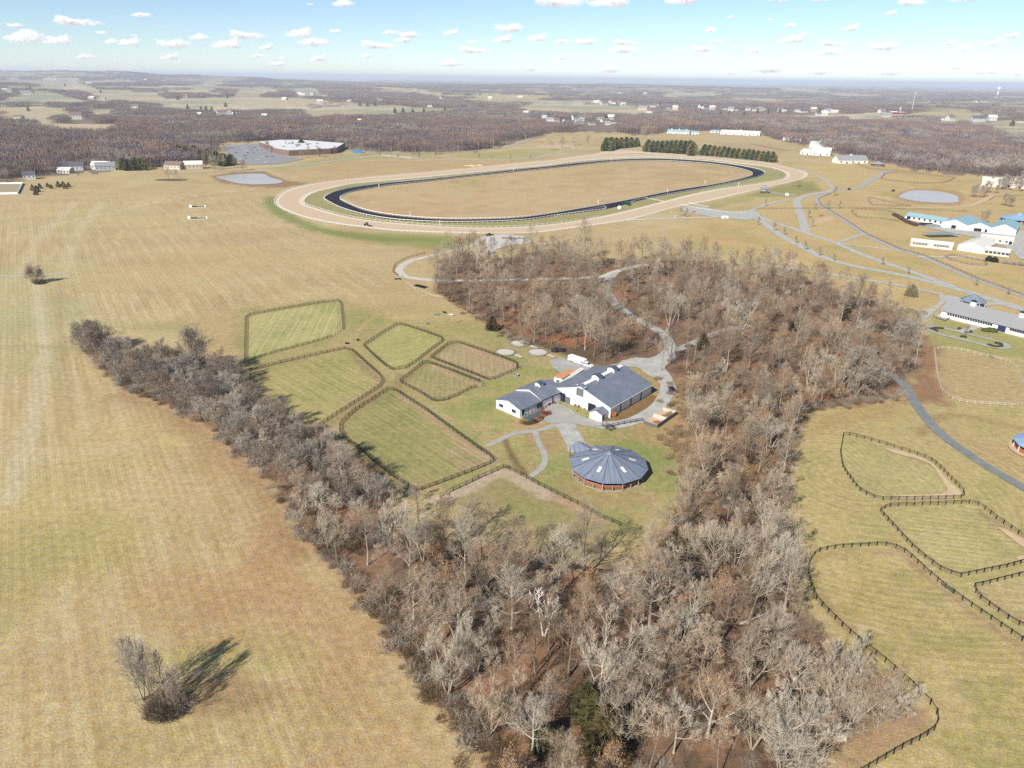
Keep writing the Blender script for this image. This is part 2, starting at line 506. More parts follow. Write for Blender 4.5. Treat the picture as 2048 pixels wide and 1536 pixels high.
# far tree line: the wood starts behind this line (photograph x, y of the trunks' feet)
TREELINE = [(-400, 380), (0, 371), (50, 366), (130, 352), (245, 339), (330, 336), (415, 330), (432, 300), (440, 286), (530, 283), (600, 283), (680, 297), (735, 304), (800, 305), (870, 306), (940, 304), (1000, 294), (1050, 279), (1090, 268), (1150, 264), (1210, 264), (1290, 271), (1345, 262), (1420, 262), (1525, 268), (1560, 283), (1620, 290), (1665, 305), (1735, 318), (1770, 327), (1850, 343), (1910, 349), (1960, 352), (2048, 357), (2500, 385)]
_tl = np.array([G(x, y)[:2] for x, y in TREELINE])
TL_AZ, TL_R = np.arctan2(_tl[:, 0], _tl[:, 1]), np.hypot(_tl[:, 0], _tl[:, 1])
FAR_FIELDS = [  # polygon, colour
 ([(41, 167), (94, 158), (157, 158), (178, 168), (198, 175), (142, 175), (80, 172)], (196, 176, 142)),
 ([(46, 190), (63, 182), (109, 186), (173, 196), (142, 201), (46, 199), (0, 206), (0, 196)], (165, 165, 128)),
 ([(162, 180), (228, 182), (317, 188), (340, 196), (330, 204), (254, 200), (198, 196)], (203, 180, 142)),
 ([(305, 203), (350, 198), (520, 197), (640, 199), (660, 206), (600, 214), (520, 216), (406, 219), (381, 214), (317, 212)], (202, 182, 144)),
 ([(38, 216), (81, 214), (132, 218), (152, 222), (112, 227), (100, 236), (0, 236), (0, 227), (25, 224)], (198, 180, 138)),
 ([(30, 246), (142, 249), (256, 250), (228, 258), (127, 255), (46, 251)], (210, 186, 146)),
 ([(173, 219), (236, 219), (228, 225), (178, 224)], (200, 178, 140)),
 ([(372, 170), (444, 170), (430, 177), (390, 178)], (196, 172, 140)),
 ([(482, 175), (533, 175), (560, 183), (500, 195), (462, 195)], (196, 172, 138)),
 ([(581, 177), (632, 177), (660, 190), (590, 186)], (190, 172, 140)),
 ([(600, 222), (660, 214), (700, 216), (690, 226), (620, 232)], (188, 170, 130)),
 ([(690, 209), (823, 214), (816, 223), (680, 225)], (190, 172, 128)),
 ([(1028, 216), (1124, 209), (1261, 213), (1300, 218), (1278, 225), (1193, 225), (1056, 220)], (206, 184, 140)),
 ([(1040, 206), (1100, 203), (1180, 203), (1120, 208)], (176, 168, 132)),
 ([(1690, 230), (1772, 225), (1768, 236), (1690, 238)], (184, 172, 130)),
 ([(1854, 230), (1980, 230), (1950, 242), (1895, 237)], (188, 174, 136)),
 ([(1943, 250), (2018, 240), (2080, 248), (2080, 270), (1997, 262)], (190, 170, 130)),
 ([(1320, 188), (1420, 186), (1430, 190), (1330, 192)], (205, 184, 156)),
 ([(1560, 178), (1640, 177), (1640, 180), (1560, 181)], (200, 182, 150)),
]
def lower_edge(poly):
    cyv = sum(p[1] for p in poly) / len(poly)
    out = []
    for x, y in poly:
        g = G(x, y)
        dd = math.hypot(g[0], g[1])
        out.append(G(x, y + (24 / dd * FPX if y > cyv else -1.5))[:2])
    return np.array(out)
FAR_POLYS = [(lower_edge(p), c) for p, c in FAR_FIELDS]

def is_far_wood(X, Y):
    az, r_ = np.arctan2(X, Y), np.hypot(X, Y)
    w = r_ > np.interp(az, TL_AZ, TL_R) * (1 + .012 * np.sin(az * 150) + .01 * np.sin(az * 390))
    w &= ~((r_ > 2500) & (fbm(X, Y * 1.7, 520, 500) > .535))
    for poly, c in FAR_POLYS:
        x0, y0 = poly.min(0)
        x1, y1 = poly.max(0)
        k = w & (X > x0) & (X < x1) & (Y > y0) & (Y < y1)
        if k.any():
            kk = np.nonzero(k)[0]
            w[kk[inside(poly, X[kk], Y[kk])]] = False
    return w

# polar sheet round the point under the camera
az_f = np.radians(np.linspace(-46, 46, 640))
az = np.concatenate([az_f, np.radians(np.linspace(46, 314, 40)[1:-1])])
yy = np.concatenate([np.linspace(2400, 1560, 60), np.linspace(1556, 300, 470), np.linspace(298, 172, 90), np.linspace(171, 158.6, 24)])
dep = PITCH + np.arctan((yy - 768) / FPX)
dep = dep[dep > math.radians(.105)]
rad = CAM_H / np.tan(np.minimum(dep, math.radians(75)))
rad = np.unique(np.concatenate([[2.0, 12.0], rad, [64000.0]]))
RR, AA = np.meshgrid(rad, az, indexing='ij')
X, Y = (RR * np.sin(AA)).ravel(), (RR * np.cos(AA)).ravel()
Z = terrain(X, Y)
N = len(X)
C = np.zeros((N, 3))
def c3(c): return np.array(base(c))
n1, n2, n3 = fbm(X, Y, 60, 1), fbm(X, Y, 19, 5), fbm(X, Y, 7, 9)
nm = np.clip((n1 - .5) * 2.2 + (n2 - .5) * 1.4 + .5, 0, 1)[:, None]
C[:] = c3((196, 168, 112)) * (1 - nm) + c3((205, 182, 126)) * nm
def blend(mask, c, amt=1.0, sel=None):
    mk = np.clip(mask * amt, 0, 1)[:, None]
    C[:] = C * (1 - mk) + np.asarray(c if isinstance(c, np.ndarray) else c3(c)) * mk
def poly_mask(poly, feather=2.0, wob=0.0, sc=6, seed=20):
    x0, y0 = poly.min(0) - 4 * feather - wob
    x1, y1 = poly.max(0) + 4 * feather + wob
    k = np.nonzero((X > x0) & (X < x1) & (Y > y0) & (Y < y1))[0]
    out = np.zeros(N)
    if len(k):
        d = grow(poly, X[k], Y[k])
        if wob: d = d + (fbm(X[k], Y[k], sc, seed) - .5) * 2 * wob
        out[k] = sstep(-feather, feather, d)
    return out
def line_mask(pl, w, feather=1.0, wob=0.0, sc=5, seed=30):
    pl = np.asarray(pl)
    x0, y0 = pl.min(0) - w - 4 * feather - wob
    x1, y1 = pl.max(0) + w + 4 * feather + wob
    k = np.nonzero((X > x0) & (X < x1) & (Y > y0) & (Y < y1))[0]
    out = np.zeros(N)
    if len(k):
        d = w - dist_line(pl, X[k], Y[k])
        if wob: d = d + (fbm(X[k], Y[k], sc, seed) - .5) * 2 * wob
        out[k] = sstep(-feather, feather, d)
    return out
def blob(px, py, rx, ry, c, amt, seed=40, sc=12):
    """a patch of differently coloured growth; rx, ry in metres"""
    g = P(px, py)
    d = np.hypot((X - g[0]) / rx, (Y - g[1]) / ry) + (fbm(X, Y, sc, seed) - .5) * 1.1
    blend(sstep(1.05, .35, d), c, amt)
def stripes(mask, direction, period, c, amt, seed=50, wob=.6):
    d = np.array(direction, float)
    d /= np.linalg.norm(d)
    t = (X * d[0] + Y * d[1]) / period + fbm(X, Y, 25, seed) * wob
    s_ = .5 + .5 * np.sin(2 * math.pi * t)
    blend(mask * sstep(.35, .75, s_) * (.55 + .9 * fbm(X, Y, 9, seed + 3)), c, amt)

near = np.hypot(X, Y) < 1350
# --- the big tan field on the left
LF = PX([(0, 410), (260, 390), (560, 395), (640, 470), (780, 560), (730, 600), (480, 620), (160, 690), (350, 830), (560, 985), (640, 1130), (1000, 1545), (1000, 2000), (-1200, 2000), (-900, 420)])
lf = poly_mask(LF, 10)
stripes(lf, (.84, .545), 11, (211, 190, 138), .5, 51, 1.2)
stripes(lf, (.84, .545), 5.0, (186, 156, 98), .35, 55, 1.0)
for px_, py_, rx, ry, c, a in [(150, 1090, 26, 20, (190, 172, 100), .7), (480, 1300, 22, 9, (178, 168, 92), .6), (60, 1150, 14, 30, (184, 166, 98), .6),
    (640, 1420, 12, 16, (176, 165, 92), .55), (430, 1180, 25, 16, (196, 158, 104), .7), (520, 1230, 26, 14, (182, 142, 92), .55), (760, 1450, 14, 12, (188, 164, 98), .5),
    (440, 1390, 15, 6, (158, 124, 80), .7), (140, 1330, 20, 12, (194, 158, 106), .5), (330, 1480, 22, 8, (180, 160, 98), .45), (60, 980, 30, 30, (200, 180, 112), .6),
    (60, 560, 60, 60, (198, 184, 124), .6), (40, 640, 40, 45, (182, 178, 118), .55), (280, 560, 60, 40, (205, 178, 118), .5), (420, 520, 70, 50, (204, 170, 112), .5),
    (500, 475, 32, 26, (196, 160, 118), .6), (620, 520, 60, 30, (204, 176, 118), .5), (560, 640, 30, 16, (198, 165, 108), .4), (250, 650, 20, 8, (186, 172, 108), .6),
    (330, 655, 25, 9, (172, 160, 98), .5), (60, 720, 22, 30, (184, 174, 112), .55), (200, 900, 24, 24, (204, 180, 120), .7), (330, 985, 22, 16, (206, 178, 124), .7),
    (400, 870, 18, 10, (204, 186, 112), .5), (700, 1330, 10, 26, (188, 152, 98), .6), (560, 1110, 12, 22, (188, 146, 94), .7), (240, 440, 90, 70, (206, 184, 122), .5),
    (100, 420, 120, 50, (206, 182, 118), .4), (720, 500, 45, 14, (198, 170, 112), .5)]:
    blob(px_, py_, rx, ry, c, a, int(px_ + py_) % 60 + 60)
# pale worn strips
for pl, w, c, a in [([(70, 560), (90, 700), (60, 860), (20, 1000)], 3.0, (212, 196, 154), .65), ([(120, 560), (150, 470), (205, 405)], 4.0, (214, 196, 150), .45),
    ([(30, 560), (75, 480), (150, 405)], 4.0, (212, 194, 148), .45), ([(-40, 700), (60, 690), (150, 700)], 1.5, (170, 150, 104), .5), ([(0, 905), (120, 910), (260, 895)], 5, (208, 188, 136), .4),
    ([(120, 560), (118, 640), (128, 720), (135, 800)], 1.2, (176, 150, 106), .5)]:
    blend(line_mask(PX(pl), w, 2.0, 1.2), c, a)
blend(line_mask(spline(PX([(-60, 480), (0, 470), (70, 457), (150, 440), (220, 425), (300, 407), (430, 386), (500, 379), (560, 368), (580, 362)]), 10), 1.6, 1.4), (216, 200, 150), .8)
blend(poly_mask(PX([(330, 830), (450, 890), (560, 1000), (640, 1140), (780, 1260), (1000, 1540), (1000, 1900), (560, 1700), (560, 1300), (430, 1050)]), 12, 8), (192, 154, 104), .55)
blend(line_mask(spline(PX([(250, 790), (330, 818), (440, 885), (560, 1003), (610, 1090)]), 4), 6, 5, 3), (166, 128, 86), .5)
# --- verge along the racetrack, lush green outside the bend
gr = line_mask(spline(PX([(545, 395), (545, 410), (570, 430), (610, 450), (680, 468), (760, 478), (850, 480), (900, 484)]), 6), 7, 5, 4)
blend(gr, (132, 146, 62), .8)
blend(poly_mask(PX([(640, 462), (900, 472), (940, 482), (890, 500), (760, 488)]), 8, 5), (140, 148, 68), .75)
ring_band = lambda a, b: poly_mask(RING[a], .8) * (1 - poly_mask(RING[b], .8))
blend(ring_band('si', 'bo'), (164, 158, 92), .85)
blend(poly_mask(RING['bi'], .8), (206, 176, 124), .9)
inf = poly_mask(RING['bi'], 3)
blend(inf * sstep(.45, .7, fbm(X, Y, 55, 70)), (186, 164, 98), .7)
blend(inf * sstep(.5, .75, fbm(X, Y, 30, 74)), (206, 166, 120), .8)
blend(inf * sstep(.55, .7, fbm(X, Y, 16, 78)), (176, 160, 98), .5)
stripes(inf, (.25, 1), 9, (206, 176, 120), .3, 76)
# --- grass between the roads on the right
RG = PX([(1340, 470), (1400, 440), (1600, 372), (1560, 330), (2100, 330), (2300, 420), (2300, 660), (1850, 620), (1700, 575), (1500, 530), (1380, 505)])
rg = poly_mask(RG, 6)
blend(rg, (206, 176, 108), .65)
blend(rg * sstep(.48, .7, fbm(X, Y, 34, 80)), (182, 166, 92), .6)
blend(rg * sstep(.5, .72, fbm(X, Y, 22, 84)), (208, 170, 112), .6)
blend(poly_mask(PX([(1490, 390), (1560, 372), (1600, 360), (1640, 378), (1600, 392), (1520, 395)]), 4, 3), (146, 150, 70), .7)
blend(poly_mask(PX([(1590, 372), (1625, 362), (1650, 385), (1610, 385)]), 4, 3), (150, 150, 74), .7)
blend(poly_mask(PX([(1330, 425), (1420, 406), (1500, 386), (1510, 400), (1420, 418)]), 4, 3), (168, 160, 84), .6)
for p_, c in [([(1620, 440), (1668, 432), (1660, 442), (1625, 446)], (218, 188, 146)), ([(1726, 389), (1775, 393), (1790, 399), (1750, 400)], (212, 178, 130)), ([(1880, 518), (1940, 523), (1990, 535), (1930, 536)], (214, 182, 136))]:
    blend(poly_mask(PX(p_), 1.5, 1.5), c, .85)
# --- beyond the track
BT = PX([(560, 340), (700, 322), (1000, 322), (1080, 318), (1010, 332), (800, 348), (620, 364)])
blend(poly_mask(BT, 8), (198, 164, 110), .7)
blend(poly_mask(PX([(535, 336), (700, 308), (860, 306), (880, 312), (700, 320), (560, 342)]), 8, 5), (178, 168, 96), .8)
blend(poly_mask(PX([(1035, 305), (1080, 290), (1140, 289), (1150, 296), (1090, 305)]), 5, 3), (212, 188, 146), .8)
blend(poly_mask(PX([(900, 312), (1080, 296), (1150, 300), (1060, 316), (960, 318)]), 6, 4), (176, 168, 98), .7)
blend(poly_mask(PX([(1590, 326), (1680, 330), (1760, 345), (1700, 372), (1640, 352)]), 8, 5), (206, 180, 112), .7)
blend(poly_mask(PX([(1420, 285), (1540, 288), (1580, 305), (1480, 300)]), 6, 4), (192, 160, 116), .7)
blend(poly_mask(PX([(420, 352), (470, 344), (530, 343), (570, 360), (620, 368), (560, 376), (500, 374), (440, 365)]), 3, 2), (160, 124, 84), .85)
blend(poly_mask(PX([(1790, 396), (1800, 384), (1834, 376), (1880, 377), (1918, 384), (1935, 398), (1920, 411), (1875, 411), (1825, 408)]), 2, 1.5), (190, 148, 96), .85)
# --- the home farm: lawns and paddocks
HOME = PX([(485, 620), (680, 598), (800, 640), (960, 640), (1100, 700), (1360, 735), (1400, 900), (1370, 1010), (1200, 1090), (830, 1000), (600, 850), (480, 760)])
hm = poly_mask(HOME, 7, 4)
blend(hm, (176, 162, 96), .85)
blend(hm * sstep(.45, .68, fbm(X, Y, 18, 90)), (160, 158, 84), .7)
blend(hm * sstep(.52, .74, fbm(X, Y, 9, 94)), (190, 164, 106), .6)
blend(hm * sstep(.52, .68, fbm(X, Y, 4.5, 96)), (190, 156, 108), .55)
blend(hm * sstep(.55, .7, fbm(X, Y, 6, 98)), (146, 152, 76), .5)
for px_, py_, rx, ry, c, a in [(960, 815, 16, 12, (148, 156, 78), .7), (1000, 770, 12, 12, (158, 160, 80), .6), (1290, 910, 16, 14, (138, 152, 72), .7), (1120, 935, 10, 12, (146, 156, 76), .6),
    (1040, 915, 6, 9, (168, 158, 90), .5), (1090, 880, 10, 9, (176, 146, 96), .65), (1140, 965, 5, 12, (168, 142, 94), .5), (1220, 995, 16, 5, (176, 148, 98), .55), (1320, 960, 10, 12, (150, 154, 80), .55),
    (900, 660, 22, 12, (166, 160, 86), .6), (840, 620, 30, 12, (178, 162, 96), .5), (1075, 745, 10, 8, (156, 156, 80), .6), (1330, 870, 12, 10, (186, 150, 96), .6), (1060, 1010, 18, 8, (174, 156, 92), .5)]:
    blob(px_, py_, rx, ry, c, a, int(px_ * 3 + py_) % 60 + 60, 6)
FP = {k: PX(v) for k, v in FENCES.items()}
for k, c, g2, sdir, per in [('F1', (192, 180, 112), (150, 160, 84), (1, .1), 4.0), ('F2', (182, 166, 98), (154, 156, 80), (.72, .7), 5.0), ('F3', (182, 172, 98), (150, 156, 78), (.6, -.8), 3.4),
                   ('F4', (184, 160, 112), (160, 154, 84), (1, 0), 3.0), ('F5', (172, 156, 98), (148, 148, 78), (1, 0), 3.0), ('F6', (166, 154, 90), (142, 146, 74), (.75, .66), 3.4)]:
    pm = poly_mask(FP[k], 1.0, .8)
    blend(pm, c, .9)
    blend(pm * sstep(.45, .7, fbm(X, Y, 12, 100 + ord(k[1]))), g2, .55)
    stripes(pm, sdir, per, tuple(min(255, v + 12) for v in c), .4, 110)
    rim = pm * (1 - poly_mask(FP[k], 1.0) * sstep(.5, 3.2, grow(FP[k], X, Y)))
    blend(rim, (168, 138, 96), .45)
# bare earth worn along fence lines and gateways
for pl, w, c, a in [([(797, 792), (850, 828), (900, 868), (940, 895), (975, 920)], 1.1, (192, 158, 116), .9), ([(905, 905), (960, 905), (980, 922), (930, 932)], 3, (192, 162, 124), .55),
    ([(866, 733), (900, 748), (940, 764), (958, 770)], 1.2, (198, 166, 124), .8), ([(925, 692), (970, 710), (1020, 728), (1028, 738), (990, 752)], 1.6, (196, 162, 124), .85),
    ([(722, 725), (752, 760), (745, 775), (700, 800)], 1.6, (186, 156, 114), .6), ([(1012, 940), (1060, 968), (1120, 1000), (1200, 1042)], 1.5, (190, 156, 116), .9),
    ([(880, 1000), (940, 975), (1000, 945), (1040, 962), (1090, 990)], 2.2, (196, 172, 136), .85), ([(800, 750), (790, 775), (775, 775), (720, 810), (650, 855)], 2.0, (160, 134, 86), .6),
    ([(700, 702), (760, 760), (800, 765), (860, 715), (900, 690)], 1.6, (158, 138, 84), .6), ([(690, 690), (740, 640), (800, 610), (860, 600)], 1.6, (196, 166, 112), .7),
    ([(800, 640), (900, 665), (960, 690), (1000, 700)], 1.2, (190, 164, 106), .6), ([(860, 655), (930, 640)], 1.0, (190, 150, 104), .5),
    ([(1010, 880), (1020, 905), (1035, 930), (1050, 945)], .9, (122, 100, 64), .8), ([(1085, 975), (1130, 995)], .7, (128, 140, 66), .7)]:
    blend(line_mask(spline(PX(pl), 3), w, 1.0, .7), c, a)
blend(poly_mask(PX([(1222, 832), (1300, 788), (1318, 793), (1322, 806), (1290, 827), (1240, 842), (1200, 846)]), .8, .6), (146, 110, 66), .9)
blend(poly_mask(PX([(1028, 842), (1050, 834), (1068, 845), (1100, 838), (1110, 822), (1120, 832), (1090, 855), (1050, 860), (1030, 852)]), .7, .6), (196, 158, 116), .85)
blend(poly_mask(PX([(1310, 770), (1340, 735), (1385, 770), (1385, 860), (1335, 850), (1350, 800)]), 3, 2.5), (194, 146, 100), .8)
blend(poly_mask(PX([(1300, 880), (1380, 870), (1385, 925), (1350, 905)]), 3, 2), (200, 160, 108), .7)
blend(poly_mask(PX([(1010, 948), (1245, 1062), (1200, 1130), (1075, 1108), (960, 1075), (880, 1030), (900, 1000)]), 1.5, 1.5), (168, 150, 98), .8)
blend(poly_mask(PX([(1010, 985), (1090, 1010), (1140, 1045), (1090, 1060), (1010, 1020)]), 2.5, 2), (156, 154, 82), .6)
# --- right-hand paddocks
RP = PX([(1600, 830), (1790, 800), (1870, 690), (2200, 700), (2400, 1700), (1640, 1600), (1880, 1450), (1800, 1370), (1610, 1210), (1580, 1010)])
rp = poly_mask(RP, 4, 2)
blend(rp, (190, 170, 104), .8)
blend(rp * sstep(.45, .7, fbm(X, Y, 14, 120)), (172, 160, 90), .7)
blend(rp * sstep(.5, .72, fbm(X, Y, 8, 124)), (196, 166, 110), .6)
cR = P(1700, 960)
ang = np.hypot(X - cR[0], (Y - cR[1]) * 1.0)
blend(rp * sstep(.4, .8, .5 + .5 * np.sin(ang * 2 * math.pi / 3.2 + 3 * fbm(X, Y, 20, 128))), (202, 184, 118), .35)
for k, c, g2 in [('R1', (188, 172, 108), (172, 166, 96)), ('R2', (190, 172, 108), (172, 164, 94)), ('R4', (190, 168, 112), (174, 158, 96))]:
    pm = poly_mask(FP[k], .8, .5)
    blend(pm, c, .8)
    stripes(pm, (1, .12) if k == 'R1' else (.2, 1), 2.6, (206, 188, 126), .3, 130)
    blend(pm * sstep(.5, .7, fbm(X, Y, 6, 131)), g2, .5)
r3 = np.vstack([FP['R3'], PX([(2300, 1500), (1900, 1800), (1700, 1560)]), FP['R3b'][::-1][1:-1]])
pm = poly_mask(r3, 1, .6)
blend(pm, (190, 168, 100), .75)
blend(pm * sstep(.42, .66, fbm(X, Y, 11, 134)), (206, 180, 120), .7)
blend(pm * sstep(.52, .72, fbm(X, Y, 7, 136)), (166, 156, 84), .6)
for pl, w, c, a in [([(1800, 1102), (1850, 1150), (1930, 1215), (2060, 1310)], 1.2, (176, 142, 106), .7), ([(1630, 1115), (1700, 1104), (1780, 1104)], 1.6, (172, 146, 96), .5), ([(1625, 1160), (1660, 1220), (1740, 1300)], 1.5, (160, 132, 84), .5),
    ([(1700, 880), (1780, 900), (1870, 935)], .9, (178, 148, 98), .5), ([(1770, 1030), (1850, 1110), (1915, 1150)], .8, (176, 140, 96), .6), ([(1960, 1025), (2040, 1080)], 1.4, (170, 136, 94), .6),
    ([(1840, 868), (1900, 830), (2060, 860)], 2.0, (170, 138, 90), .6), ([(1900, 870), (2000, 910), (2060, 950)], 7, (196, 162, 112), .6), ([(1960, 1190), (2060, 1250)], 1.2, (180, 146, 104), .5)]:
    blend(line_mask(spline(PX(pl), 3), w, 1.2, .8), c, a)
p0 = poly_mask(FP['R0'], 1.5, 1)
blend(p0, (196, 170, 116), .8)
stripes(p0, (1, .3), 3.5, (186, 158, 104), .6, 140)
blend(poly_mask(PX([(1838, 660), (1880, 690), (1875, 760), (1900, 810), (1800, 805), (1832, 740)]), 4, 3), (160, 120, 84), .95)
blend(poly_mask(PX([(1850, 630), (1990, 660), (2100, 690), (2100, 720), (2000, 712), (1860, 690)]), 3, 2), (164, 160, 84), .8)
blend(poly_mask(PX([(1640, 830), (1700, 815), (1790, 800), (1800, 830), (1700, 850), (1620, 870)]), 3, 2), (184, 148, 92), .6)
for pl, w, c, a in [([(1012, 940), (1060, 968), (1120, 1000), (1200, 1042)], 1.5, (192, 158, 120), .9), ([(880, 1000), (940, 975), (1000, 945), (1040, 962), (1090, 990)], 2.6, (200, 178, 144), .85)]:
    blend(line_mask(spline(PX(pl), 3), w, 1.0, .7), c, a)
# --- woodland floor: leaf litter
wd = poly_mask(PX(WOOD), 3.5, 3)
ln = fbm(X, Y, 8, 150)
lit = c3((120, 94, 74)) * (1 - sstep(.35, .65, ln))[:, None] + c3((150, 110, 82)) * sstep(.35, .65, ln)[:, None]
lit = lit * (1 - sstep(.55, .75, fbm(X, Y, 16, 154))[:, None]) + c3((104, 84, 62)) * sstep(.55, .75, fbm(X, Y, 16, 154))[:, None]
blend(wd, lit, .95)
for px_, py_, rx, ry, c, a in [(1250, 650, 22, 20, (180, 112, 70), .7), (1150, 680, 20, 10, (188, 118, 72), .75), (1090, 620, 22, 18, (170, 112, 72), .6), (1240, 590, 8, 16, (176, 108, 68), .6), (1640, 790, 20, 5, (164, 100, 60), .6),
    (1280, 1200, 14, 10, (150, 96, 62), .6), (1170, 1480, 6, 6, (172, 112, 70), .6), (1000, 650, 10, 10, (184, 128, 82), .6), (700, 1030, 8, 8, (168, 116, 74), .5), (1350, 560, 30, 20, (160, 104, 70), .5)]:
    blob(px_, py_, rx, ry, c, a, int(px_ * 7 + py_) % 60 + 60, 7)
# strip of orange grass along the field's edge
blend(line_mask(spline(PX([(175, 708), (250, 782), (330, 812), (440, 876), (560, 992), (600, 1060), (640, 1125), (700, 1165), (770, 1242), (870, 1380), (1005, 1545), (1060, 1620)]), 4), 1.2, .8, 1.0, 3), (204, 166, 116), .7)
blend(poly_mask(PX([(1615, 1215), (1660, 1300), (1560, 1270)]), 2, 1.5), (142, 104, 76), .8)
blend(poly_mask(PX([(1800, 1400), (1850, 1420), (1860, 1460), (1740, 1530), (1650, 1580), (1700, 1490)]), 1.5, 1), (176, 140, 100), .8)
# --- far country
far = np.hypot(X, Y) > 1000
kf = np.nonzero(far)[0]
fw = np.zeros(N)
fw[kf] = is_far_wood(X[kf], Y[kf])
blend(fw, (136, 114, 102), .9)
for poly, c in FAR_POLYS:
    blend(poly_mask(poly, 12), c, .92)
of = (np.hypot(X, Y) > 2500) & (fw < .5)
blend(of * sstep(.5, .6, fbm(X, Y, 380, 164)), (160, 164, 124), .75)
blend(of * sstep(.55, .65, fbm(X, Y, 300, 168)), (216, 198, 164), .7)
vf = np.hypot(X, Y) > 9000
blend(vf & (fbm(X, Y, 900, 160) > .58), (170, 156, 132), .7)
lum = (C @ np.array([.3, .55, .15]))[:, None]
C[:] = lum + (C - lum) * .88
# passes of the mower: a coordinate across the passes, and how strongly they show
mow, mk = np.zeros(N), np.zeros(N)
def mow_along(mask, coord, k=1.0, period=2.3):
    s_ = mask > .5
    mow[s_] = coord[s_] / period
    mk[s_] = (mask * k)[s_]
nf = np.hypot(X, Y) < 800
sel = np.nonzero((lf > .5) & nf)[0]
co = np.zeros(N)
mow_along(lf * nf, X * .84 + Y * .545, 1.0, 2.2)
sel = np.nonzero((poly_mask(PX([(440, 400), (560, 400), (620, 450), (760, 482), (900, 490), (800, 560), (860, 620), (640, 600), (480, 610), (380, 480)]), 1) > .5))[0]
ms = np.zeros(N)
ms[sel] = 1
co = np.zeros(N)
co[sel] = dist_line(RING['so'], X[sel], Y[sel], True)
mow_along(ms, co, 1.0, 3.2)
sel = np.nonzero(inf > .5)[0]
co[sel] = dist_line(RING['bi'], X[sel], Y[sel], True)
mow_along(inf, co, .7, 6.0)
mow_along(rg, X * .8 + Y * .6, .5, 4.0)
mow_along(rp, ang, 1.0, 2.1)
for k, d_, pr in [('F1', (1, .1), 2.2), ('F2', (.72, .7), 2.2), ('F3', (.6, -.8), 2.0), ('F4', (1, .1), 1.9), ('F5', (1, .1), 1.9), ('F6', (.75, .66), 2.0), ('R1', (1, .12), 1.9), ('R2', (.2, 1), 1.9), ('R4', (.2, 1), 1.9)]:
    mow_along(poly_mask(FP[k], .5), X * d_[0] + Y * d_[1], 1.25, pr)
mk *= 1 - wd
rows, cols = len(rad), len(az)
i0 = (np.arange(rows - 1)[:, None] * cols + np.arange(cols)[None, :]).ravel()
j0 = (np.arange(rows - 1)[:, None] * cols + (np.arange(cols) + 1)[None, :] % cols).ravel()
faces = np.stack([i0, i0 + cols, j0 + cols, j0], 1)

def ground_mat():
    M = bpy.data.materials.new('grass and soil')
    M.use_nodes = True
    n, l = M.node_tree.nodes, M.node_tree.links
    bs = n['Principled BSDF']
    bs.inputs['Roughness'].default_value = .95
    bs.inputs['Specular IOR Level'].default_value = .08
    at = n.new('ShaderNodeAttribute')
    at.attribute_name = 'Col'
    geo = n.new('ShaderNodeNewGeometry')
    def noise(sc, det=3, rg=.6):
        q = n.new('ShaderNodeTexNoise')
        q.inputs['Scale'].default_value = sc
        q.inputs['Detail'].default_value = det
        q.inputs['Roughness'].default_value = rg
        l.new(geo.outputs['Position'], q.inputs['Vector'])
        return q.outputs[0]
    def rng(s, a, b, c, d):
        q = n.new('ShaderNodeMapRange')
        for i, v in enumerate((a, b, c, d)): q.inputs[i + 1].default_value = v
        l.new(s, q.inputs[0])
        return q.outputs[0]
    def mul(a, b):
        q = n.new('ShaderNodeMath')
        q.operation = 'MULTIPLY'
        l.new(a, q.inputs[0])
        l.new(b, q.inputs[1])
        return q.outputs[0]
    fine = rng(noise(2.6, 4, .75), .25, .75, .5, 1.5)
    mid = rng(noise(.45, 4, .6), .3, .7, .84, 1.16)
    big = rng(noise(.03, 3, .6), .3, .7, .93, 1.07)
    am = n.new('ShaderNodeAttribute')
    am.attribute_name = 'mow'
    ak = n.new('ShaderNodeAttribute')
    ak.attribute_name = 'mowk'
    def wave(freq, wob, amp):
        ph_ = n.new('ShaderNodeMath')
        ph_.operation = 'MULTIPLY_ADD'
        ph_.inputs[1].default_value = 6.2832 * freq
        l.new(am.outputs['Fac'], ph_.inputs[0])
        w_ = n.new('ShaderNodeMath')
        w_.operation = 'MULTIPLY'
        w_.inputs[1].default_value = wob
        l.new(noise(.08, 4, .6), w_.inputs[0])
        l.new(w_.outputs[0], ph_.inputs[2])
        sn = n.new('ShaderNodeMath')
        sn.operation = 'SINE'
        l.new(ph_.outputs[0], sn.inputs[0])
        patch = mul(rng(noise(.035, 3, .6), .38, .62, .15, 1.0), ak.outputs['Fac'])
        t_ = mul(sn.outputs[0], patch)
        q_ = n.new('ShaderNodeMath')
        q_.operation = 'MULTIPLY_ADD'
        q_.inputs[1].default_value = amp
        q_.inputs[2].default_value = 1.0
        l.new(t_, q_.inputs[0])
        return q_.outputs[0]
    lines_ = mul(mul(wave(1.0, 1.6, .075), wave(.31, 2, .025)), wave(2.63, 4, .05))
    val = mul(mul(mul(fine, mid), big), lines_)
    hs = n.new('ShaderNodeHueSaturation')
    l.new(val, hs.inputs['Value'])
    l.new(rng(noise(.9, 3, .6), .3, .7, .485, .515), hs.inputs['Hue'])
    l.new(rng(noise(.7, 3, .6), .3, .7, .85, 1.15), hs.inputs['Saturation'])
    l.new(at.outputs['Color'], hs.inputs['Color'])
    l.new(hs.outputs[0], bs.inputs['Base Color'])
    bp = n.new('ShaderNodeBump')
    bp.inputs['Distance'].default_value = .2
    bp.inputs['Strength'].default_value = .6
    l.new(noise(1.9, 4, .7), bp.inputs['Height'])
    l.new(bp.outputs[0], bs.inputs['Normal'])
    return M
gme = mesh_np('ground', np.stack([X, Y, Z], 1), faces, ground_mat(), smooth=True)
ca = gme.color_attributes.new('Col', 'FLOAT_COLOR', 'POINT')
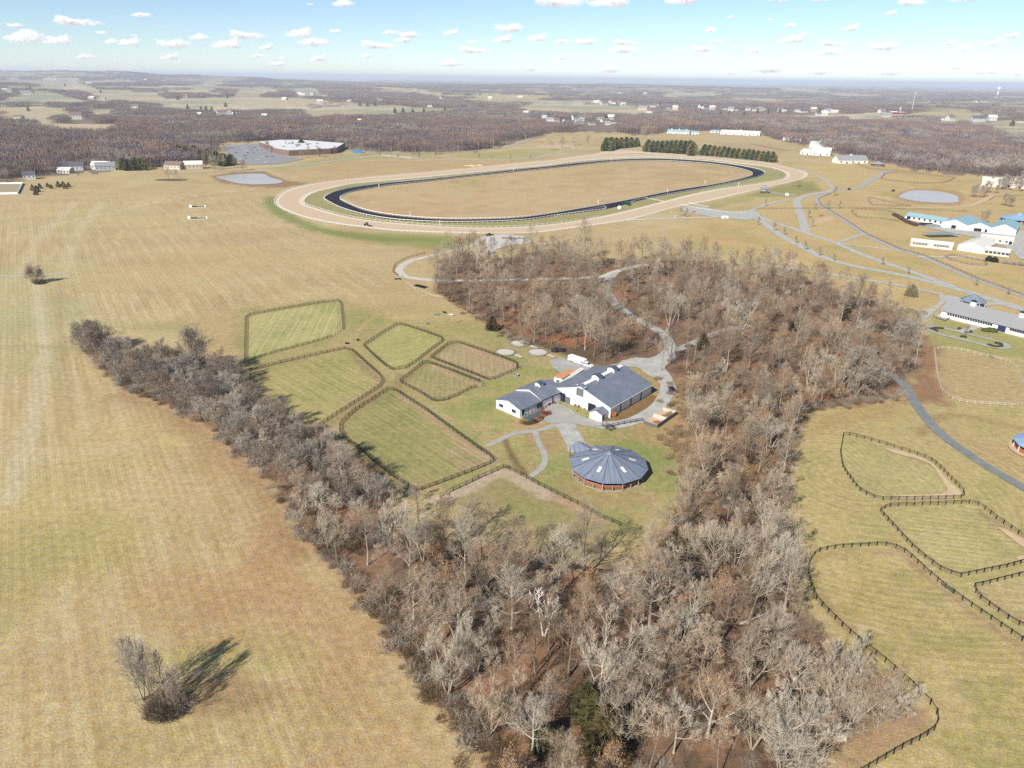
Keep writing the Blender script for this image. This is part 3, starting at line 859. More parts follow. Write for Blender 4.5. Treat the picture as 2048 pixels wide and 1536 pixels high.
ca.data.foreach_set('color', np.concatenate([C, np.ones((N, 1))], 1).astype(np.float32).ravel())
for nm_, arr_ in (('mow', mow), ('mowk', mk)):
    gme.attributes.new(nm_, 'FLOAT', 'POINT').data.foreach_set('value', arr_.astype(np.float32))
tag(link('ground', gme), 'rolling tan winter grassland with paddocks and leaf-littered woodland floor', kind='structure')

# ================================================================== ROADS, TRACK, WATER
LAYER = [0]
def znext():
    LAYER[0] += 1
    return .03 + .006 * LAYER[0]
GRAVEL = mat('grey gravel', (210, 207, 196), .95, c2=(170, 169, 160), scale=.3, bump=.03, bscale=6)
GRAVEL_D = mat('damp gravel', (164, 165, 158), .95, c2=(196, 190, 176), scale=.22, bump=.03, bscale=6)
PALE = mat('pale gravel', (224, 217, 204), .95, c2=(202, 195, 182), scale=.3, bump=.03, bscale=6)
ASPH = mat('weathered asphalt', (124, 130, 128), .9, c2=(150, 152, 146), scale=.25, bump=.01, bscale=8)
SANDT = mat('track sand', (228, 206, 174), .95, c2=(216, 192, 158), scale=.06, bump=.04, bscale=2)
SANDP = mat('white sand', (228, 220, 206), .95, c2=(208, 198, 182), scale=.8, bump=.04, bscale=4)
DIRT = mat('sandy dirt', (226, 198, 160), .95, c2=(208, 180, 142), scale=.5, bump=.04, bscale=4)

def ribbon(name, px, w, m_, label, wob=.5, closed=False, seed=0):
    pl = resample(spline(PX(px), 2, closed), 2.2 if len(px) < 14 else 3.0, closed)
    n = len(pl)
    nxt = np.roll(pl, -1, 0) if closed else np.vstack([pl[1:], pl[-1:] * 2 - pl[-2:-1]])
    prv = np.roll(pl, 1, 0) if closed else np.vstack([pl[:1] * 2 - pl[1:2], pl[:-1]])
    t = nxt - prv
    t /= np.linalg.norm(t, axis=1)[:, None] + 1e-9
    nr = np.stack([-t[:, 1], t[:, 0]], 1)
    ww = np.interp(np.linspace(0, 1, n), np.linspace(0, 1, len(w)), w) if hasattr(w, '__len__') else np.full(n, float(w))
    e1 = ww / 2 + (fbm(pl[:, 0], pl[:, 1], 3, 200 + seed) - .5) * 2 * wob
    e2 = ww / 2 + (fbm(pl[:, 0], pl[:, 1], 3, 230 + seed) - .5) * 2 * wob
    z = znext()
    a, b, c_ = pl + nr * e1[:, None], pl, pl - nr * e2[:, None]
    vs_ = np.vstack([np.column_stack([q, np.full(n, z + (.02 if q is b else 0))]) for q in (a, b, c_)])
    k = n if closed else n - 1
    i = np.arange(k)
    j = (i + 1) % n
    fs = np.vstack([np.stack([i + n, j + n, j, i], 1), np.stack([i + 2 * n, j + 2 * n, j + n, i + n], 1)])
    return tag(link(name, mesh_np(name, vs_, fs, m_, smooth=True)), label, kind='structure')

def sheet(name, px, m_, label, wob=.5, rough_step=1.5, smooth=True, ground_pts=None, kind='structure'):
    pts = PX(px) if ground_pts is None else np.asarray(ground_pts)
    pl = resample(spline(pts, 1.5, True) if smooth else pts, rough_step, True)
    cen = pl.mean(0)
    d = pl - cen
    pl = pl + d / (np.linalg.norm(d, axis=1)[:, None] + 1e-6) * ((fbm(pl[:, 0], pl[:, 1], 3, 260) - .5) * 2 * wob)[:, None]
    z = znext()
    tri = tessellate_polygon([[Vector((p[0], p[1], 0)) for p in pl]])
    me = bpy.data.meshes.new(name)
    me.from_pydata([(p[0], p[1], z) for p in pl], [], [tuple(t) for t in tri])
    me.materials.append(m_)
    bm = bmesh.new()
    bm.from_mesh(me)
    for f in bm.faces:
        if f.normal.z < 0: f.normal_flip()
    bm.to_mesh(me)
    bm.free()
    return tag(link(name, me), label, kind=kind)

def annulus(name, outer, inner, m_, label):
    o = resample(RING[outer], 3, True)
    d = np.linalg.norm(o[:, None] - RING[inner][None], axis=2)
    # pair each outer station with the nearest point of the inner line
    q = resample(RING[inner], .8, True)
    k = np.argmin(np.linalg.norm(o[:, None] - q[None], axis=2), 1)
    i_ = q[k]
    n = len(o)
    z = znext()
    M_ = 5
    vs_ = np.vstack([np.column_stack([o * (1 - t) + i_ * t, np.full(n, z)]) for t in np.linspace(0, 1, M_)])
    a = np.arange(n)
    b = (a + 1) % n
    fs = np.vstack([np.stack([a + r_ * n, b + r_ * n, b + (r_ + 1) * n, a + (r_ + 1) * n], 1) for r_ in range(M_ - 1)])
    me = mesh_np(name, vs_, fs, m_)
    at_ = me.attributes.new('lane', 'FLOAT', 'POINT')
    at_.data.foreach_set('value', np.repeat(np.linspace(0, 1, M_), n).astype(np.float32))
    return tag(link(name, me), label, kind='structure')

def lane_mat(name, c, c2, edge, freq):
    """harrowed footing: fine rings that follow the track, and paler banked edges"""
    M = bpy.data.materials.new(name)
    M.use_nodes = True
    n, l = M.node_tree.nodes, M.node_tree.links
    bs = n['Principled BSDF']
    bs.inputs['Roughness'].default_value = .95
    bs.inputs['Specular IOR Level'].default_value = .1
    at_ = n.new('ShaderNodeAttribute')
    at_.attribute_name = 'lane'
    geo = n.new('ShaderNodeNewGeometry')
    nz = n.new('ShaderNodeTexNoise')
    nz.inputs['Scale'].default_value = .05
    nz.inputs['Detail'].default_value = 5
    l.new(geo.outputs['Position'], nz.inputs['Vector'])
    ma = n.new('ShaderNodeMath')
    ma.operation = 'MULTIPLY_ADD'
    ma.inputs[1].default_value = freq
    l.new(at_.outputs['Fac'], ma.inputs[0])
    m3 = n.new('ShaderNodeMath')
    m3.operation = 'MULTIPLY'
    m3.inputs[1].default_value = 5
    l.new(nz.outputs[0], m3.inputs[0])
    l.new(m3.outputs[0], ma.inputs[2])
    sn = n.new('ShaderNodeMath')
    sn.operation = 'SINE'
    l.new(ma.outputs[0], sn.inputs[0])
    mr = n.new('ShaderNodeMapRange')
    mr.inputs[1].default_value = -1
    l.new(sn.outputs[0], mr.inputs[0])
    mx = n.new('ShaderNodeMix')
    mx.data_type = 'RGBA'
    mx.inputs[6].default_value = (*base(c), 1)
    mx.inputs[7].default_value = (*base(c2), 1)
    l.new(mr.outputs[0], mx.inputs[0])
    cr = n.new('ShaderNodeValToRGB')
    e = cr.color_ramp.elements
    e[0].position, e[0].color = .0, (1, 1, 1, 1)
    e[1].position, e[1].color = 1., (1, 1, 1, 1)
    for p_, v in ((.1, 1), (.16, 0), (.8, 0), (.87, 1)):
        e.new(p_).color = (v, v, v, 1)
    l.new(at_.outputs['Fac'], cr.inputs[0])
    m2 = n.new('ShaderNodeMix')
    m2.data_type = 'RGBA'
    m2.inputs[7].default_value = (*base(edge), 1)
    l.new(cr.outputs[0], m2.inputs[0])
    l.new(mx.outputs[2], m2.inputs[6])
    l.new(m2.outputs[2], bs.inputs['Base Color'])
    return M
annulus('racetrack', 'so', 'si', lane_mat('harrowed sand', (230, 208, 176), (208, 180, 144), (236, 220, 196), 70), 'wide sand racetrack with harrow rings and pale edges')
annulus('inner_track', 'bo', 'bi', lane_mat('black footing', (38, 40, 52), (46, 48, 58), (42, 44, 54), 30), 'black synthetic training track inside the sand racetrack')

ROADS = [
 ('road', [(-200, 553), (-40, 552), (20, 551), (60, 551), (100, 549), (132, 546)], 2.6, GRAVEL, 'short grey road end at the lone bush in the tan field'),
 ('road', [(968, 473), (949, 488), (901, 502), (856, 513), (819, 523), (801, 535), (799, 544), (813, 553.5), (847, 559), (901, 561.5), (962, 561), (1022, 559.6), (1083, 558), (1143, 556.6), (1204, 553), (1228, 544.5), (1264, 534), (1295, 529)], 5.0, PALE, 'pale gravel loop road round the wood corner below the racetrack'),
 ('road', [(1230, 544), (1216, 561), (1214, 579), (1225, 600), (1246, 620), (1270, 637), (1301, 652), (1325, 667), (1337, 682), (1340, 697), (1325, 712.5), (1300, 722), (1275, 728)], 5.2, GRAVEL, 'curving grey gravel road through the wood down to the barns'),
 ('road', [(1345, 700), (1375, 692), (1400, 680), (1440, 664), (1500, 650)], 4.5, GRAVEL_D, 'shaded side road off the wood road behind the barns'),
 ('road', [(1275, 728), (1310, 742), (1332, 762), (1334, 782), (1325, 802), (1302, 824), (1262, 843), (1215, 851), (1170, 845), (1125, 834), (1095, 822)], 5.4, GRAVEL, 'gravel drive wrapping round the large barn'),
 ('road', [(1118, 836), (1135, 855), (1143, 872), (1152, 888), (1162, 903)], [9, 7, 6, 7, 8], GRAVEL, 'gravel drive down to the round riding pen'),
 ('path', [(1122, 836), (1098, 855), (1062, 863), (1028, 867), (1000, 880), (972, 892)], 2.2, GRAVEL_D, 'narrow gravel path towards the long paddock gate'),
 ('path', [(1070, 862), (1076, 882), (1088, 905), (1088, 930), (1072, 945), (1058, 955)], 1.9, GRAVEL_D, 'worn gravel path down to the sand-edged paddock'),
 ('road', [(1440, 431), (1500, 425), (1520, 440), (1567, 474), (1607, 495), (1628, 507), (1660, 519), (1714, 533), (1767, 543), (1821, 554), (1875, 567.5), (1928, 582), (1982, 598), (2048, 618), (2140, 645)], 6.5, GRAVEL, 'main grey road running down past the wood edge'),
 ('road', [(1500, 425.6), (1540, 442), (1580, 455), (1612, 466), (1671, 486), (1719, 507), (1767, 524.6), (1821, 543), (1875, 562), (1910, 576)], 5.5, GRAVEL, 'second road beside the main road with young trees between'),
 ('road', [(1612, 466), (1606, 442), (1596, 415), (1594, 401), (1612, 391), (1650, 384), (1671, 380), (1690, 378)], 7.0, GRAVEL, 'wide grey road bending up to the crossroads by the pond'),
 ('road', [(1660, 384), (1639, 393), (1634, 403), (1644, 413.6), (1674, 431), (1703, 450), (1730, 468), (1767, 487), (1805, 502), (1837, 511), (1888, 532.7), (1955, 561), (2008, 578), (2048, 593), (2140, 625)], 5.0, GRAVEL_D, 'darker lane crossing the right fields below the blue roofs'),
 ('road', [(1671, 380), (1650, 361), (1628, 348), (1605, 340), (1587, 334)], 4.0, GRAVEL, 'lane climbing from the crossroads behind the racetrack bend'),
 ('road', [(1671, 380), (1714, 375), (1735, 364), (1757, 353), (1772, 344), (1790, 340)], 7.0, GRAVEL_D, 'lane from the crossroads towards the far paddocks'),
 ('path', [(1700, 377), (1740, 381), (1790, 385)], 4.0, DIRT, 'dirt track along the right pond bank'),
 ('path', [(1674, 486), (1700, 477), (1727, 468)], 3.5, GRAVEL, 'short link path between the two right lanes'),
 ('path', [(1674, 486), (1730, 493), (1805, 503)], 2.2, PALE, 'thin pale path across the grass triangle'),
 ('path', [(1835, 513), (1900, 514), (1940, 513), (1970, 520)], 3.0, PALE, 'pale path along the front of the cream stables'),
 ('road', [(1250, 441), (1300, 438.5), (1370, 436), (1441, 434.5)], 4.5, PALE, 'pale gravel lane below the racetrack rail'),
 ('road', [(1502, 421), (1528, 411), (1555, 403.5), (1581, 400), (1594, 400)], 4.5, GRAVEL, 'grey link road below the viewing pavilion'),
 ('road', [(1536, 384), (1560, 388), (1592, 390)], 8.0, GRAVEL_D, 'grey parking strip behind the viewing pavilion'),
 ('road', [(1790, 416), (1870, 416), (1935, 412), (1965, 402), (1990, 392), (2048, 390), (2140, 396)], 4.5, DIRT, 'dirt lane round the foot of the right pond'),
 ('road', [(1480, 528), (1521, 529), (1580, 537), (1628, 545), (1687, 553), (1767, 566), (1834, 578), (1886, 590)], 4.5, GRAVEL, 'gravel road running along the back edge of the wood'),
 ('road', [(1740, 735), (1783, 751), (1809, 772), (1830, 805), (1853, 838), (1889, 874), (1934, 907), (1979, 936.6), (2048, 977), (2150, 1040)], 3.8, ASPH, 'dark asphalt lane between the pointed paddock and oval paddock'),
 ('road', [(1960, 610), (2000, 608), (2048, 622), (2140, 650)], 5.0, GRAVEL, 'service road behind the long grey stable'),
 ('path', [(1851, 653.5), (1887, 657), (1920, 664.6), (1953, 672.4), (1987, 681), (2011, 689), (2014, 695), (1998, 697), (1965, 689.5), (1931, 681), (1898, 673.5), (1864, 663)], 3.0, GRAVEL_D, 'long narrow looped drive before the grey stable', True),
 ('path', [(1918, 663), (1945, 658), (1962, 651), (2000, 658), (2060, 672)], [3, 3.5, 5, 5, 5], GRAVEL, 'front walk of the long grey stable'),
 ('road', [(340, 347), (420, 343), (500, 338.6), (560, 334), (617, 329.5), (660, 323), (705, 317.5), (764, 313.7), (822, 318), (910, 320.5), (998, 320), (1062, 317.5), (1100, 308), (1138, 302), (1202, 299.5), (1260, 297)], 6.5, GRAVEL, 'country road with rail fence beyond the racetrack'),
 ('road', [(640, 300), (760, 305), (860, 306), (960, 301), (1010, 295), (1035, 288), (1055, 281), (1080, 272)], 8.0, GRAVEL_D, 'lane in front of the far woods with utility poles'),
]
for i, rd in enumerate(ROADS):
    ribbon(rd[0], rd[1], rd[2], rd[3], rd[4], seed=i % 25, closed=len(rd) > 5)
sheet('gravel_yard', [(1205, 738), (1235, 727), (1270, 717), (1312, 715), (1345, 700), (1350, 716), (1332, 735), (1345, 760), (1352, 785), (1334, 792), (1322, 770), (1300, 752), (1270, 735)], GRAVEL, 'grey gravel yard behind the large barn', 1.2)
sheet('gravel_yard', [(1100, 724), (1118, 716), (1150, 722), (1182, 732), (1208, 744), (1180, 756), (1160, 765), (1130, 752)], GRAVEL_D, 'gravel parking pad under the horse trailer', .9)
sheet('gravel_yard', [(1080, 834), (1096, 815), (1106, 806), (1125, 812), (1150, 826), (1185, 842), (1205, 850), (1180, 855), (1140, 846), (1100, 848)], GRAVEL_D, 'worn gravel forecourt between the two barns', .8)
sheet('gravel_yard', [(1362, 415), (1395, 413), (1460, 424), (1502, 421), (1520, 430), (1500, 440), (1440, 436), (1400, 430), (1378, 426)], GRAVEL, 'grey gravel apron where the road meets the racetrack', 1.5, 3)
sheet('gravel_yard', [(975, 474), (1010, 469), (1050, 474), (1060, 485), (1020, 492), (992, 500), (985, 515), (976, 510), (972, 490)], PALE, 'pale gravel turnout below the racetrack gap', 1.2, 2)
sheet('gravel_yard', [(1882, 590), (1925, 597), (1960, 612), (1900, 605), (1872, 622), (1850, 638), (1838, 634), (1862, 616), (1880, 603)], GRAVEL, 'grey gravel court beside the long grey stable', .8)
sheet('gravel_yard', [(1960, 452), (2048, 462), (2100, 480), (2140, 525), (2048, 520), (2020, 500), (1960, 478), (1860, 457), (1850, 450)], GRAVEL, 'gravel court between the blue and cream stables', 1.0, 2)
sheet('sand_apron', [(1190, 309.5), (1232, 300), (1268, 301), (1290, 306.4), (1250, 308)], SANDT, 'sand chute opening off the far side of the racetrack', .6, 3)
sheet('sand_strip', [(1766, 897), (1800, 903), (1845, 917), (1872, 935), (1896, 963), (1922, 988), (1918, 996), (1860, 998), (1793, 999), (1795, 992), (1870, 990), (1893, 985), (1880, 955), (1860, 930), (1830, 918), (1790, 908)], DIRT, 'sandy feeding strip inside the pointed paddock', .5, 1)
sheet('sand_strip', [(1996, 1056), (2006, 1058), (2070, 1098), (2065, 1108), (2040, 1092)], DIRT, 'sandy strip inside the square striped paddock', .4, 1)
sheet('sand_strip', [(2030, 1118), (2070, 1110), (2070, 1120), (2040, 1124)], DIRT, 'sandy corner of the square striped paddock', .3, 1)
WATER = mat('muddy water', (214, 208, 194), .3, c2=(200, 194, 182), scale=.02, spec=.35)
for nm, lab in (('pond_left', 'pale muddy pond at the tan field edge'), ('pond_right', 'grey pond below the far right paddocks')):
    o_ = sheet('pond', PONDS[nm], WATER, lab, .3, 2)

# ================================================================== TREES
def seg_prisms(P0, P1, R0, R1, n=3):
    """tapered n-sided prisms for many twigs at once"""
    P0, P1 = np.asarray(P0, float), np.asarray(P1, float)
    R0, R1 = np.asarray(R0, float), np.asarray(R1, float)
    d = P1 - P0
    d /= np.linalg.norm(d, axis=1)[:, None] + 1e-9
    a = np.where(np.abs(d[:, :1]) < .9, np.array([[1., 0, 0]]), np.array([[0, 1., 0]]))
    u = np.cross(d, a)
    u /= np.linalg.norm(u, axis=1)[:, None] + 1e-9
    w = np.cross(d, u)
    th = 2 * np.pi * np.arange(n) / n
    ring = u[:, None, :] * np.cos(th)[None, :, None] + w[:, None, :] * np.sin(th)[None, :, None]
    v = np.concatenate([P0[:, None] + ring * R0[:, None, None], P1[:, None] + ring * R1[:, None, None]], 1)
    m_ = len(P0)
    k = np.arange(n)
    f = np.stack([k, (k + 1) % n, (k + 1) % n + n, k + n], 1)[None] + (np.arange(m_) * 2 * n)[:, None, None]
    return v.reshape(-1, 3), f.reshape(-1, 4)

def nrm(v):
    return v / (np.linalg.norm(v) + 1e-9)

class Tree:
    def __init__(s, seed, H, split=.35, spread=.3, n1=15, n2=7, n3=6, n4=4, up=.25, lean=.03, trunk_r=.28, stems=1, droop=0.0, twig=.022, leaves=0, ivy=0.0, vase=0.0, rot=.55, dead=False):
        s.r = np.random.RandomState(seed)
        s.up, s.tw, s.droop = up, twig, droop
        s.big, s.fine = [], []          # segment lists: trunk and limbs / twigs
        s.tips = []
        for st in range(stems):
            d0 = nrm(np.array([s.r.normal(0, lean), s.r.normal(0, lean), 1.0]))
            base_ = np.zeros(3)
            if stems > 1:
                a = 2 * math.pi * st / stems + s.r.rand()
                d0 = nrm(np.array([math.cos(a) * (.22 + vase), math.sin(a) * (.22 + vase), 1]))
                base_ = np.array([math.cos(a), math.sin(a), 0]) * trunk_r * .8
            h = H * (s.r.uniform(.8, 1) if stems > 1 else 1) * .9
            tr = trunk_r / (stems ** .4)
            pts = s.line(base_, d0, h, 9, .03, .05)
            rad_ = [tr * (1 - .93 * (i / 9) ** .9) + .012 for i in range(10)]
            rad_[0] *= 1.35
            s.big_line(pts, rad_)
            N1 = max(3, n1 // (1 if stems == 1 else stems - 0))
            for i in range(N1):
                t = split + (0.97 - split) * ((i + s.r.rand()) / N1)
                p, d = s.at(pts, t)
                tt = (t - split) / (1 - split)
                L = H * spread * (1.12 - .72 * tt ** 1.3) * s.r.uniform(.7, 1.2)
                az_ = i * 2.4 + s.r.normal(0, .4)
                el = math.radians(28 + 34 * tt + s.r.normal(0, 9)) + vase * .4
                dd = np.array([math.cos(az_) * math.cos(el), math.sin(az_) * math.cos(el), math.sin(el)])
                r1 = max(.03, tr * .5 * (1 - t) ** .55 * s.r.uniform(.75, 1.1))
                s.limb(p, dd, L, r1, n2, n3, n4, dead)
        if ivy:
            for i in range(int(900 * ivy)):
                a, z = s.r.rand() * 6.28, s.r.rand() ** .8 * H * .5 * ivy
                q = np.array([math.cos(a), math.sin(a), 0]) * (trunk_r + s.r.rand() * .7)
                q[2] = z
                s.fine.append((q, q + s.r.normal(0, .5, 3), .05, .03))
        s.leaf = None
        if leaves and len(s.tips):
            tp = np.array(s.tips)
            c = tp[s.r.randint(0, len(tp), leaves)] + s.r.normal(0, .35, (leaves, 3))
            a = s.r.normal(0, 1, (leaves, 3))
            b = s.r.normal(0, 1, (leaves, 3))
            a *= (.14 / np.linalg.norm(a, axis=1))[:, None]
            b *= (.14 / np.linalg.norm(b, axis=1))[:, None]
            s.leaf = (np.stack([c - a, c + b, c + a, c - b], 1).reshape(-1, 3), np.arange(leaves * 4).reshape(-1, 4))
    def line(s, p, d, L, n, jit, upk):
        pts = [p]
        for i in range(n):
            d = nrm(d + np.array([0, 0, upk]) / n * 2 + s.r.normal(0, jit, 3))
            p = p + d * L / n
            pts.append(p)
        return pts
    def at(s, pts, t):
        k = min(t, .999) * (len(pts) - 1)
        i = int(k)
        return pts[i] + (pts[i + 1] - pts[i]) * (k - i), nrm(pts[i + 1] - pts[i])
    def big_line(s, pts, rad_):
        for i in range(len(pts) - 1):
            s.big.append((pts[i], pts[i + 1] + (pts[i + 1] - pts[i]) * .02, rad_[i], rad_[i + 1]))
    def side(s, d, ang, a):
        u = nrm(np.cross(d, np.array([.3, .2, 1])))
        w = np.cross(d, u)
        return nrm(d * math.cos(ang) + (u * math.cos(a) + w * math.sin(a)) * math.sin(ang))
    def limb(s, p, d, L, r, n2, n3, n4, dead):
        pts = s.line(p, d, L, 5, .13, s.up)
        s.big_line(pts, [r * (1 - .85 * i / 5) + .012 for i in range(6)])
        for j in range(n2):
            t = .25 + .75 * (j + s.r.rand()) / n2
            q, dq = s.at(pts, t)
            L2 = L * .52 * (1.15 - .55 * t) * s.r.uniform(.7, 1.2)
            d2 = s.side(dq, math.radians(s.r.uniform(28, 55)), j * 2.4 + s.r.rand())
            p2 = s.line(q, d2, L2, 3, .14, s.up * .8 - s.droop)
            r2 = max(s.tw * 1.5, r * .42 * (1 - .6 * t))
            for i in range(3):
                s.big.append((p2[i], p2[i + 1], r2 * (1 - i / 4), r2 * (1 - (i + 1) / 4))) if i == 0 else s.fine.append((p2[i], p2[i + 1], r2 * (1 - i / 4), r2 * (1 - (i + 1) / 4)))
            for k in range(n3):
                t3 = .2 + .8 * (k + s.r.rand()) / n3
                q3, dq3 = s.at(p2, t3)
                L3 = L2 * .55 * (1.2 - .5 * t3) * s.r.uniform(.6, 1.3)
                d3 = s.side(dq3, math.radians(s.r.uniform(25, 55)), k * 2.4 + s.r.rand() * 2)
                p3 = s.line(q3, d3, L3, 2, .16, s.up * .7 - s.droop)
                for i in range(2):
                    s.fine.append((p3[i], p3[i + 1], s.tw * (1.25 - .3 * i), s.tw * (.95 - .3 * i)))
                s.tips.append(p3[2])
                for w in range(n4):
                    t4 = .2 + .8 * (w + s.r.rand()) / max(n4, 1)
                    q4, dq4 = s.at(p3, t4)
                    d4 = nrm(s.side(dq4, math.radians(s.r.uniform(22, 50)), w * 2.4 + s.r.rand() * 3) + np.array([0, 0, s.up * .5 - s.droop]))
                    e4 = q4 + d4 * L3 * s.r.uniform(.5, .95)
                    s.fine.append((q4, e4, s.tw * .9, s.tw * .35))
                    s.tips.append(e4)
    def arrays(s):
        out = []
        for lst, n in ((s.big, 6), (s.fine, 3)):
            if not lst:
                out.append((np.zeros((0, 3)), np.zeros((0, 4), int)))
                continue
            a = [np.array([q[i] for q in lst]) for i in range(4)]
            if n == 6:
                th = a[2] > .07
                v1, f1 = seg_prisms(*[x[th] for x in a], 7)
                v2, f2 = seg_prisms(*[x[~th] for x in a], 4)
                out.append((np.vstack([v1, v2]), np.vstack([f1, f2 + len(v1)])))
            else:
                out.append(seg_prisms(*a, 3))
        return out

BARK = twig_mat('bark', (206, 194, 176), (164, 148, 128), (134, 120, 104), 1.4)
TWIG = twig_mat('twigs', (206, 196, 176), (190, 174, 150), (184, 158, 128), 1.36)
TWIG_B = twig_mat('brown twigs', (182, 166, 144), (166, 146, 122), (172, 142, 112), 1.5)
BARK_D = twig_mat('dark bark', (134, 120, 106), (120, 106, 94), (146, 130, 110), 1.3)
TWIG_H = twig_mat('hedgerow twigs', (184, 175, 160), (168, 157, 142), (178, 157, 134), 1.4)
WHITEWOOD = mat('bleached dead wood', (236, 230, 220), .8, vary=.1, scale=.8, k=1.2)
LEAF = twig_mat('dead oak leaves', (186, 140, 98), (168, 126, 88), (196, 154, 112), 1.7)
TREES = {}
def make_proto(kind, tr, bark, twig, leafm=None):
    (v1, f1), (v2, f2) = tr.arrays()
    mats = [bark]
    trunk_me = mesh_np(kind + ' trunk', v1, f1, bark)
    v, f, mi = v2, f2, np.zeros(len(f2), int)
    if tr.leaf is not None:
        v = np.vstack([v2, tr.leaf[0]])
        f = np.vstack([f2, tr.leaf[1] + len(v2)])
        mi = np.concatenate([mi, np.ones(len(tr.leaf[1]), int)])
    crown_me = mesh_np(kind + ' crown', v, f, [twig, leafm or twig], mi)
    both = mesh_np(kind + ' whole', np.vstack([v1, v]), np.vstack([f1, f + len(v1)]), [bark, twig, leafm or twig], np.concatenate([np.zeros(len(f1), int), mi + 1]))
    TREES[kind] = (trunk_me, crown_me, both, max(v1[:, 2].max(), v[:, 2].max()))
make_proto('tall_a', Tree(11, 20, .34, .34, 14, 6, 6, 4, .3, trunk_r=.25, twig=.0165), BARK, TWIG)
make_proto('tall_b', Tree(12, 21, .42, .30, 13, 6, 6, 4, .4, trunk_r=.24, lean=.06, twig=.0165), BARK, TWIG_B)
make_proto('tall_c', Tree(13, 19, .28, .36, 15, 6, 6, 4, .28, trunk_r=.28, twig=.0165), BARK_D, TWIG_B)
make_proto('spread_a', Tree(21, 17, .24, .46, 14, 7, 6, 4, .26, trunk_r=.33, twig=.0165), BARK, TWIG)
make_proto('spread_b', Tree(22, 16, .2, .48, 14, 7, 6, 4, .30, trunk_r=.30, twig=.0165), BARK_D, TWIG_B)
make_proto('vase_a', Tree(31, 17, .25, .31, 24, 6, 6, 4, .5, trunk_r=.27, stems=3, twig=.0165, vase=.08), BARK, TWIG)
make_proto('vase_b', Tree(32, 16, .22, .34, 24, 6, 6, 4, .45, trunk_r=.25, stems=4, vase=.16, twig=.0165), BARK, TWIG)
make_proto('pole_a', Tree(41, 17, .45, .17, 12, 5, 5, 4, .4, trunk_r=.15), BARK, TWIG_B)
make_proto('pole_b', Tree(42, 16, .55, .19, 10, 5, 5, 4, .35, trunk_r=.13, lean=.08), BARK, TWIG)
make_proto('leafy_a', Tree(51, 15, .25, .36, 14, 6, 5, 3, .25, trunk_r=.26, leaves=1500), BARK, TWIG_B, LEAF)
make_proto('leafy_b', Tree(52, 9, .15, .38, 14, 5, 5, 3, .2, trunk_r=.17, leaves=1300), BARK_D, TWIG, LEAF)
make_proto('hedge_a', Tree(61, 11, .12, .44, 18, 7, 6, 4, .35, trunk_r=.2, stems=2, twig=.0165), BARK_D, TWIG_H)
make_proto('hedge_b', Tree(62, 10, .1, .42, 24, 6, 6, 4, .4, trunk_r=.18, stems=3, twig=.0165), BARK_D, TWIG_H)
make_proto('hedge_c', Tree(63, 12, .16, .38, 17, 7, 6, 4, .35, trunk_r=.22, twig=.0165), BARK_D, TWIG_H)
make_proto('droop_a', Tree(71, 13, .2, .34, 15, 7, 6, 4, .1, droop=.35, trunk_r=.24), BARK, TWIG)
make_proto('dead', Tree(81, 16, .35, .34, 11, 4, 3, 0, .45, trunk_r=.3, twig=.05, stems=2, dead=True), WHITEWOOD, WHITEWOOD)
make_proto('small', Tree(91, 5, .25, .3, 12, 5, 5, 3, .3, trunk_r=.09, twig=.022), BARK_D, TWIG_H)
make_proto('thorny', Tree(92, 9, .14, .5, 14, 7, 6, 4, .15, trunk_r=.24, droop=.05), BARK_D, TWIG_H)

def plant(kind, x, y, h, label, group, name='bare_tree', rz=None, wide=1.0, z=0.0, cat='tree'):
    t_me, c_me, b_me, H0 = TREES[kind]
    k = h / H0
    o = thing(name, label, cat, (x, y, z), RND.random() * 6.28 if rz is None else rz, group, (k * wide, k * wide, k))
    link('trunk', t_me, o)
    link('crown', c_me, o)
    return o

# --- trees of the near woods: scattered, then the nearest become single trees and the rest one mass
ROADKEEP = [(PX(ROADS[1][1]), 4.2), (PX(ROADS[2][1]), 7.5), (PX(ROADS[3][1]), 3.5), (PX(ROADS[22][1]), 3.5), (PX(ROADS[23][1]), 3.5), (PX(ROADS[4][1]), 5)]
def poisson(poly, dmin, n, seed, jit=None):
    rr = np.random.RandomState(seed)
    x0, y0 = poly.min(0)
    x1, y1 = poly.max(0)
    c = np.column_stack([rr.uniform(x0, x1, n), rr.uniform(y0, y1, n)])
    c = c[inside(poly, c[:, 0], c[:, 1])]
    for pl, w in ROADKEEP:
        c = c[dist_line(pl, c[:, 0], c[:, 1]) > w]
    cell, out = {}, []
    for p_ in c:
        k = (int(p_[0] // dmin), int(p_[1] // dmin))
        if all(np.hypot(*(p_ - q)) > dmin for i in (-1, 0, 1) for j in (-1, 0, 1) for q in cell.get((k[0] + i, k[1] + j), [])):
            cell.setdefault(k, []).append(p_)
            out.append(p_)
    return np.array(out)
HEDGE = PX([(168, 702), (185, 690), (215, 706), (262, 722), (330, 730), (400, 725), (440, 738), (478, 762), (500, 808), (545, 836), (600, 872), (650, 905), (700, 945), (745, 985), (785, 1012), (740, 1030), (640, 1020), (600, 1012), (560, 975), (500, 925), (440, 866), (340, 804), (255, 774)])
LOWER = PX([(612, 1020), (700, 1062), (780, 1096), (860, 1124), (960, 1138), (1060, 1160), (1150, 1192), (1240, 1204), (1300, 1120), (1360, 1050), (1555, 1020), (1568, 1110), (1570, 1215), (1590, 1300), (1640, 1372), (1735, 1425), (1680, 1495), (1620, 1560), (1600, 1670), (1030, 1670), (1015, 1540), (880, 1375), (775, 1235), (700, 1150), (630, 1100)])
SPARSE = PX([(800, 1022), (860, 1030), (930, 1062), (1010, 1085), (1090, 1108), (1150, 1130), (1150, 1160), (960, 1135), (860, 1120), (780, 1090)])
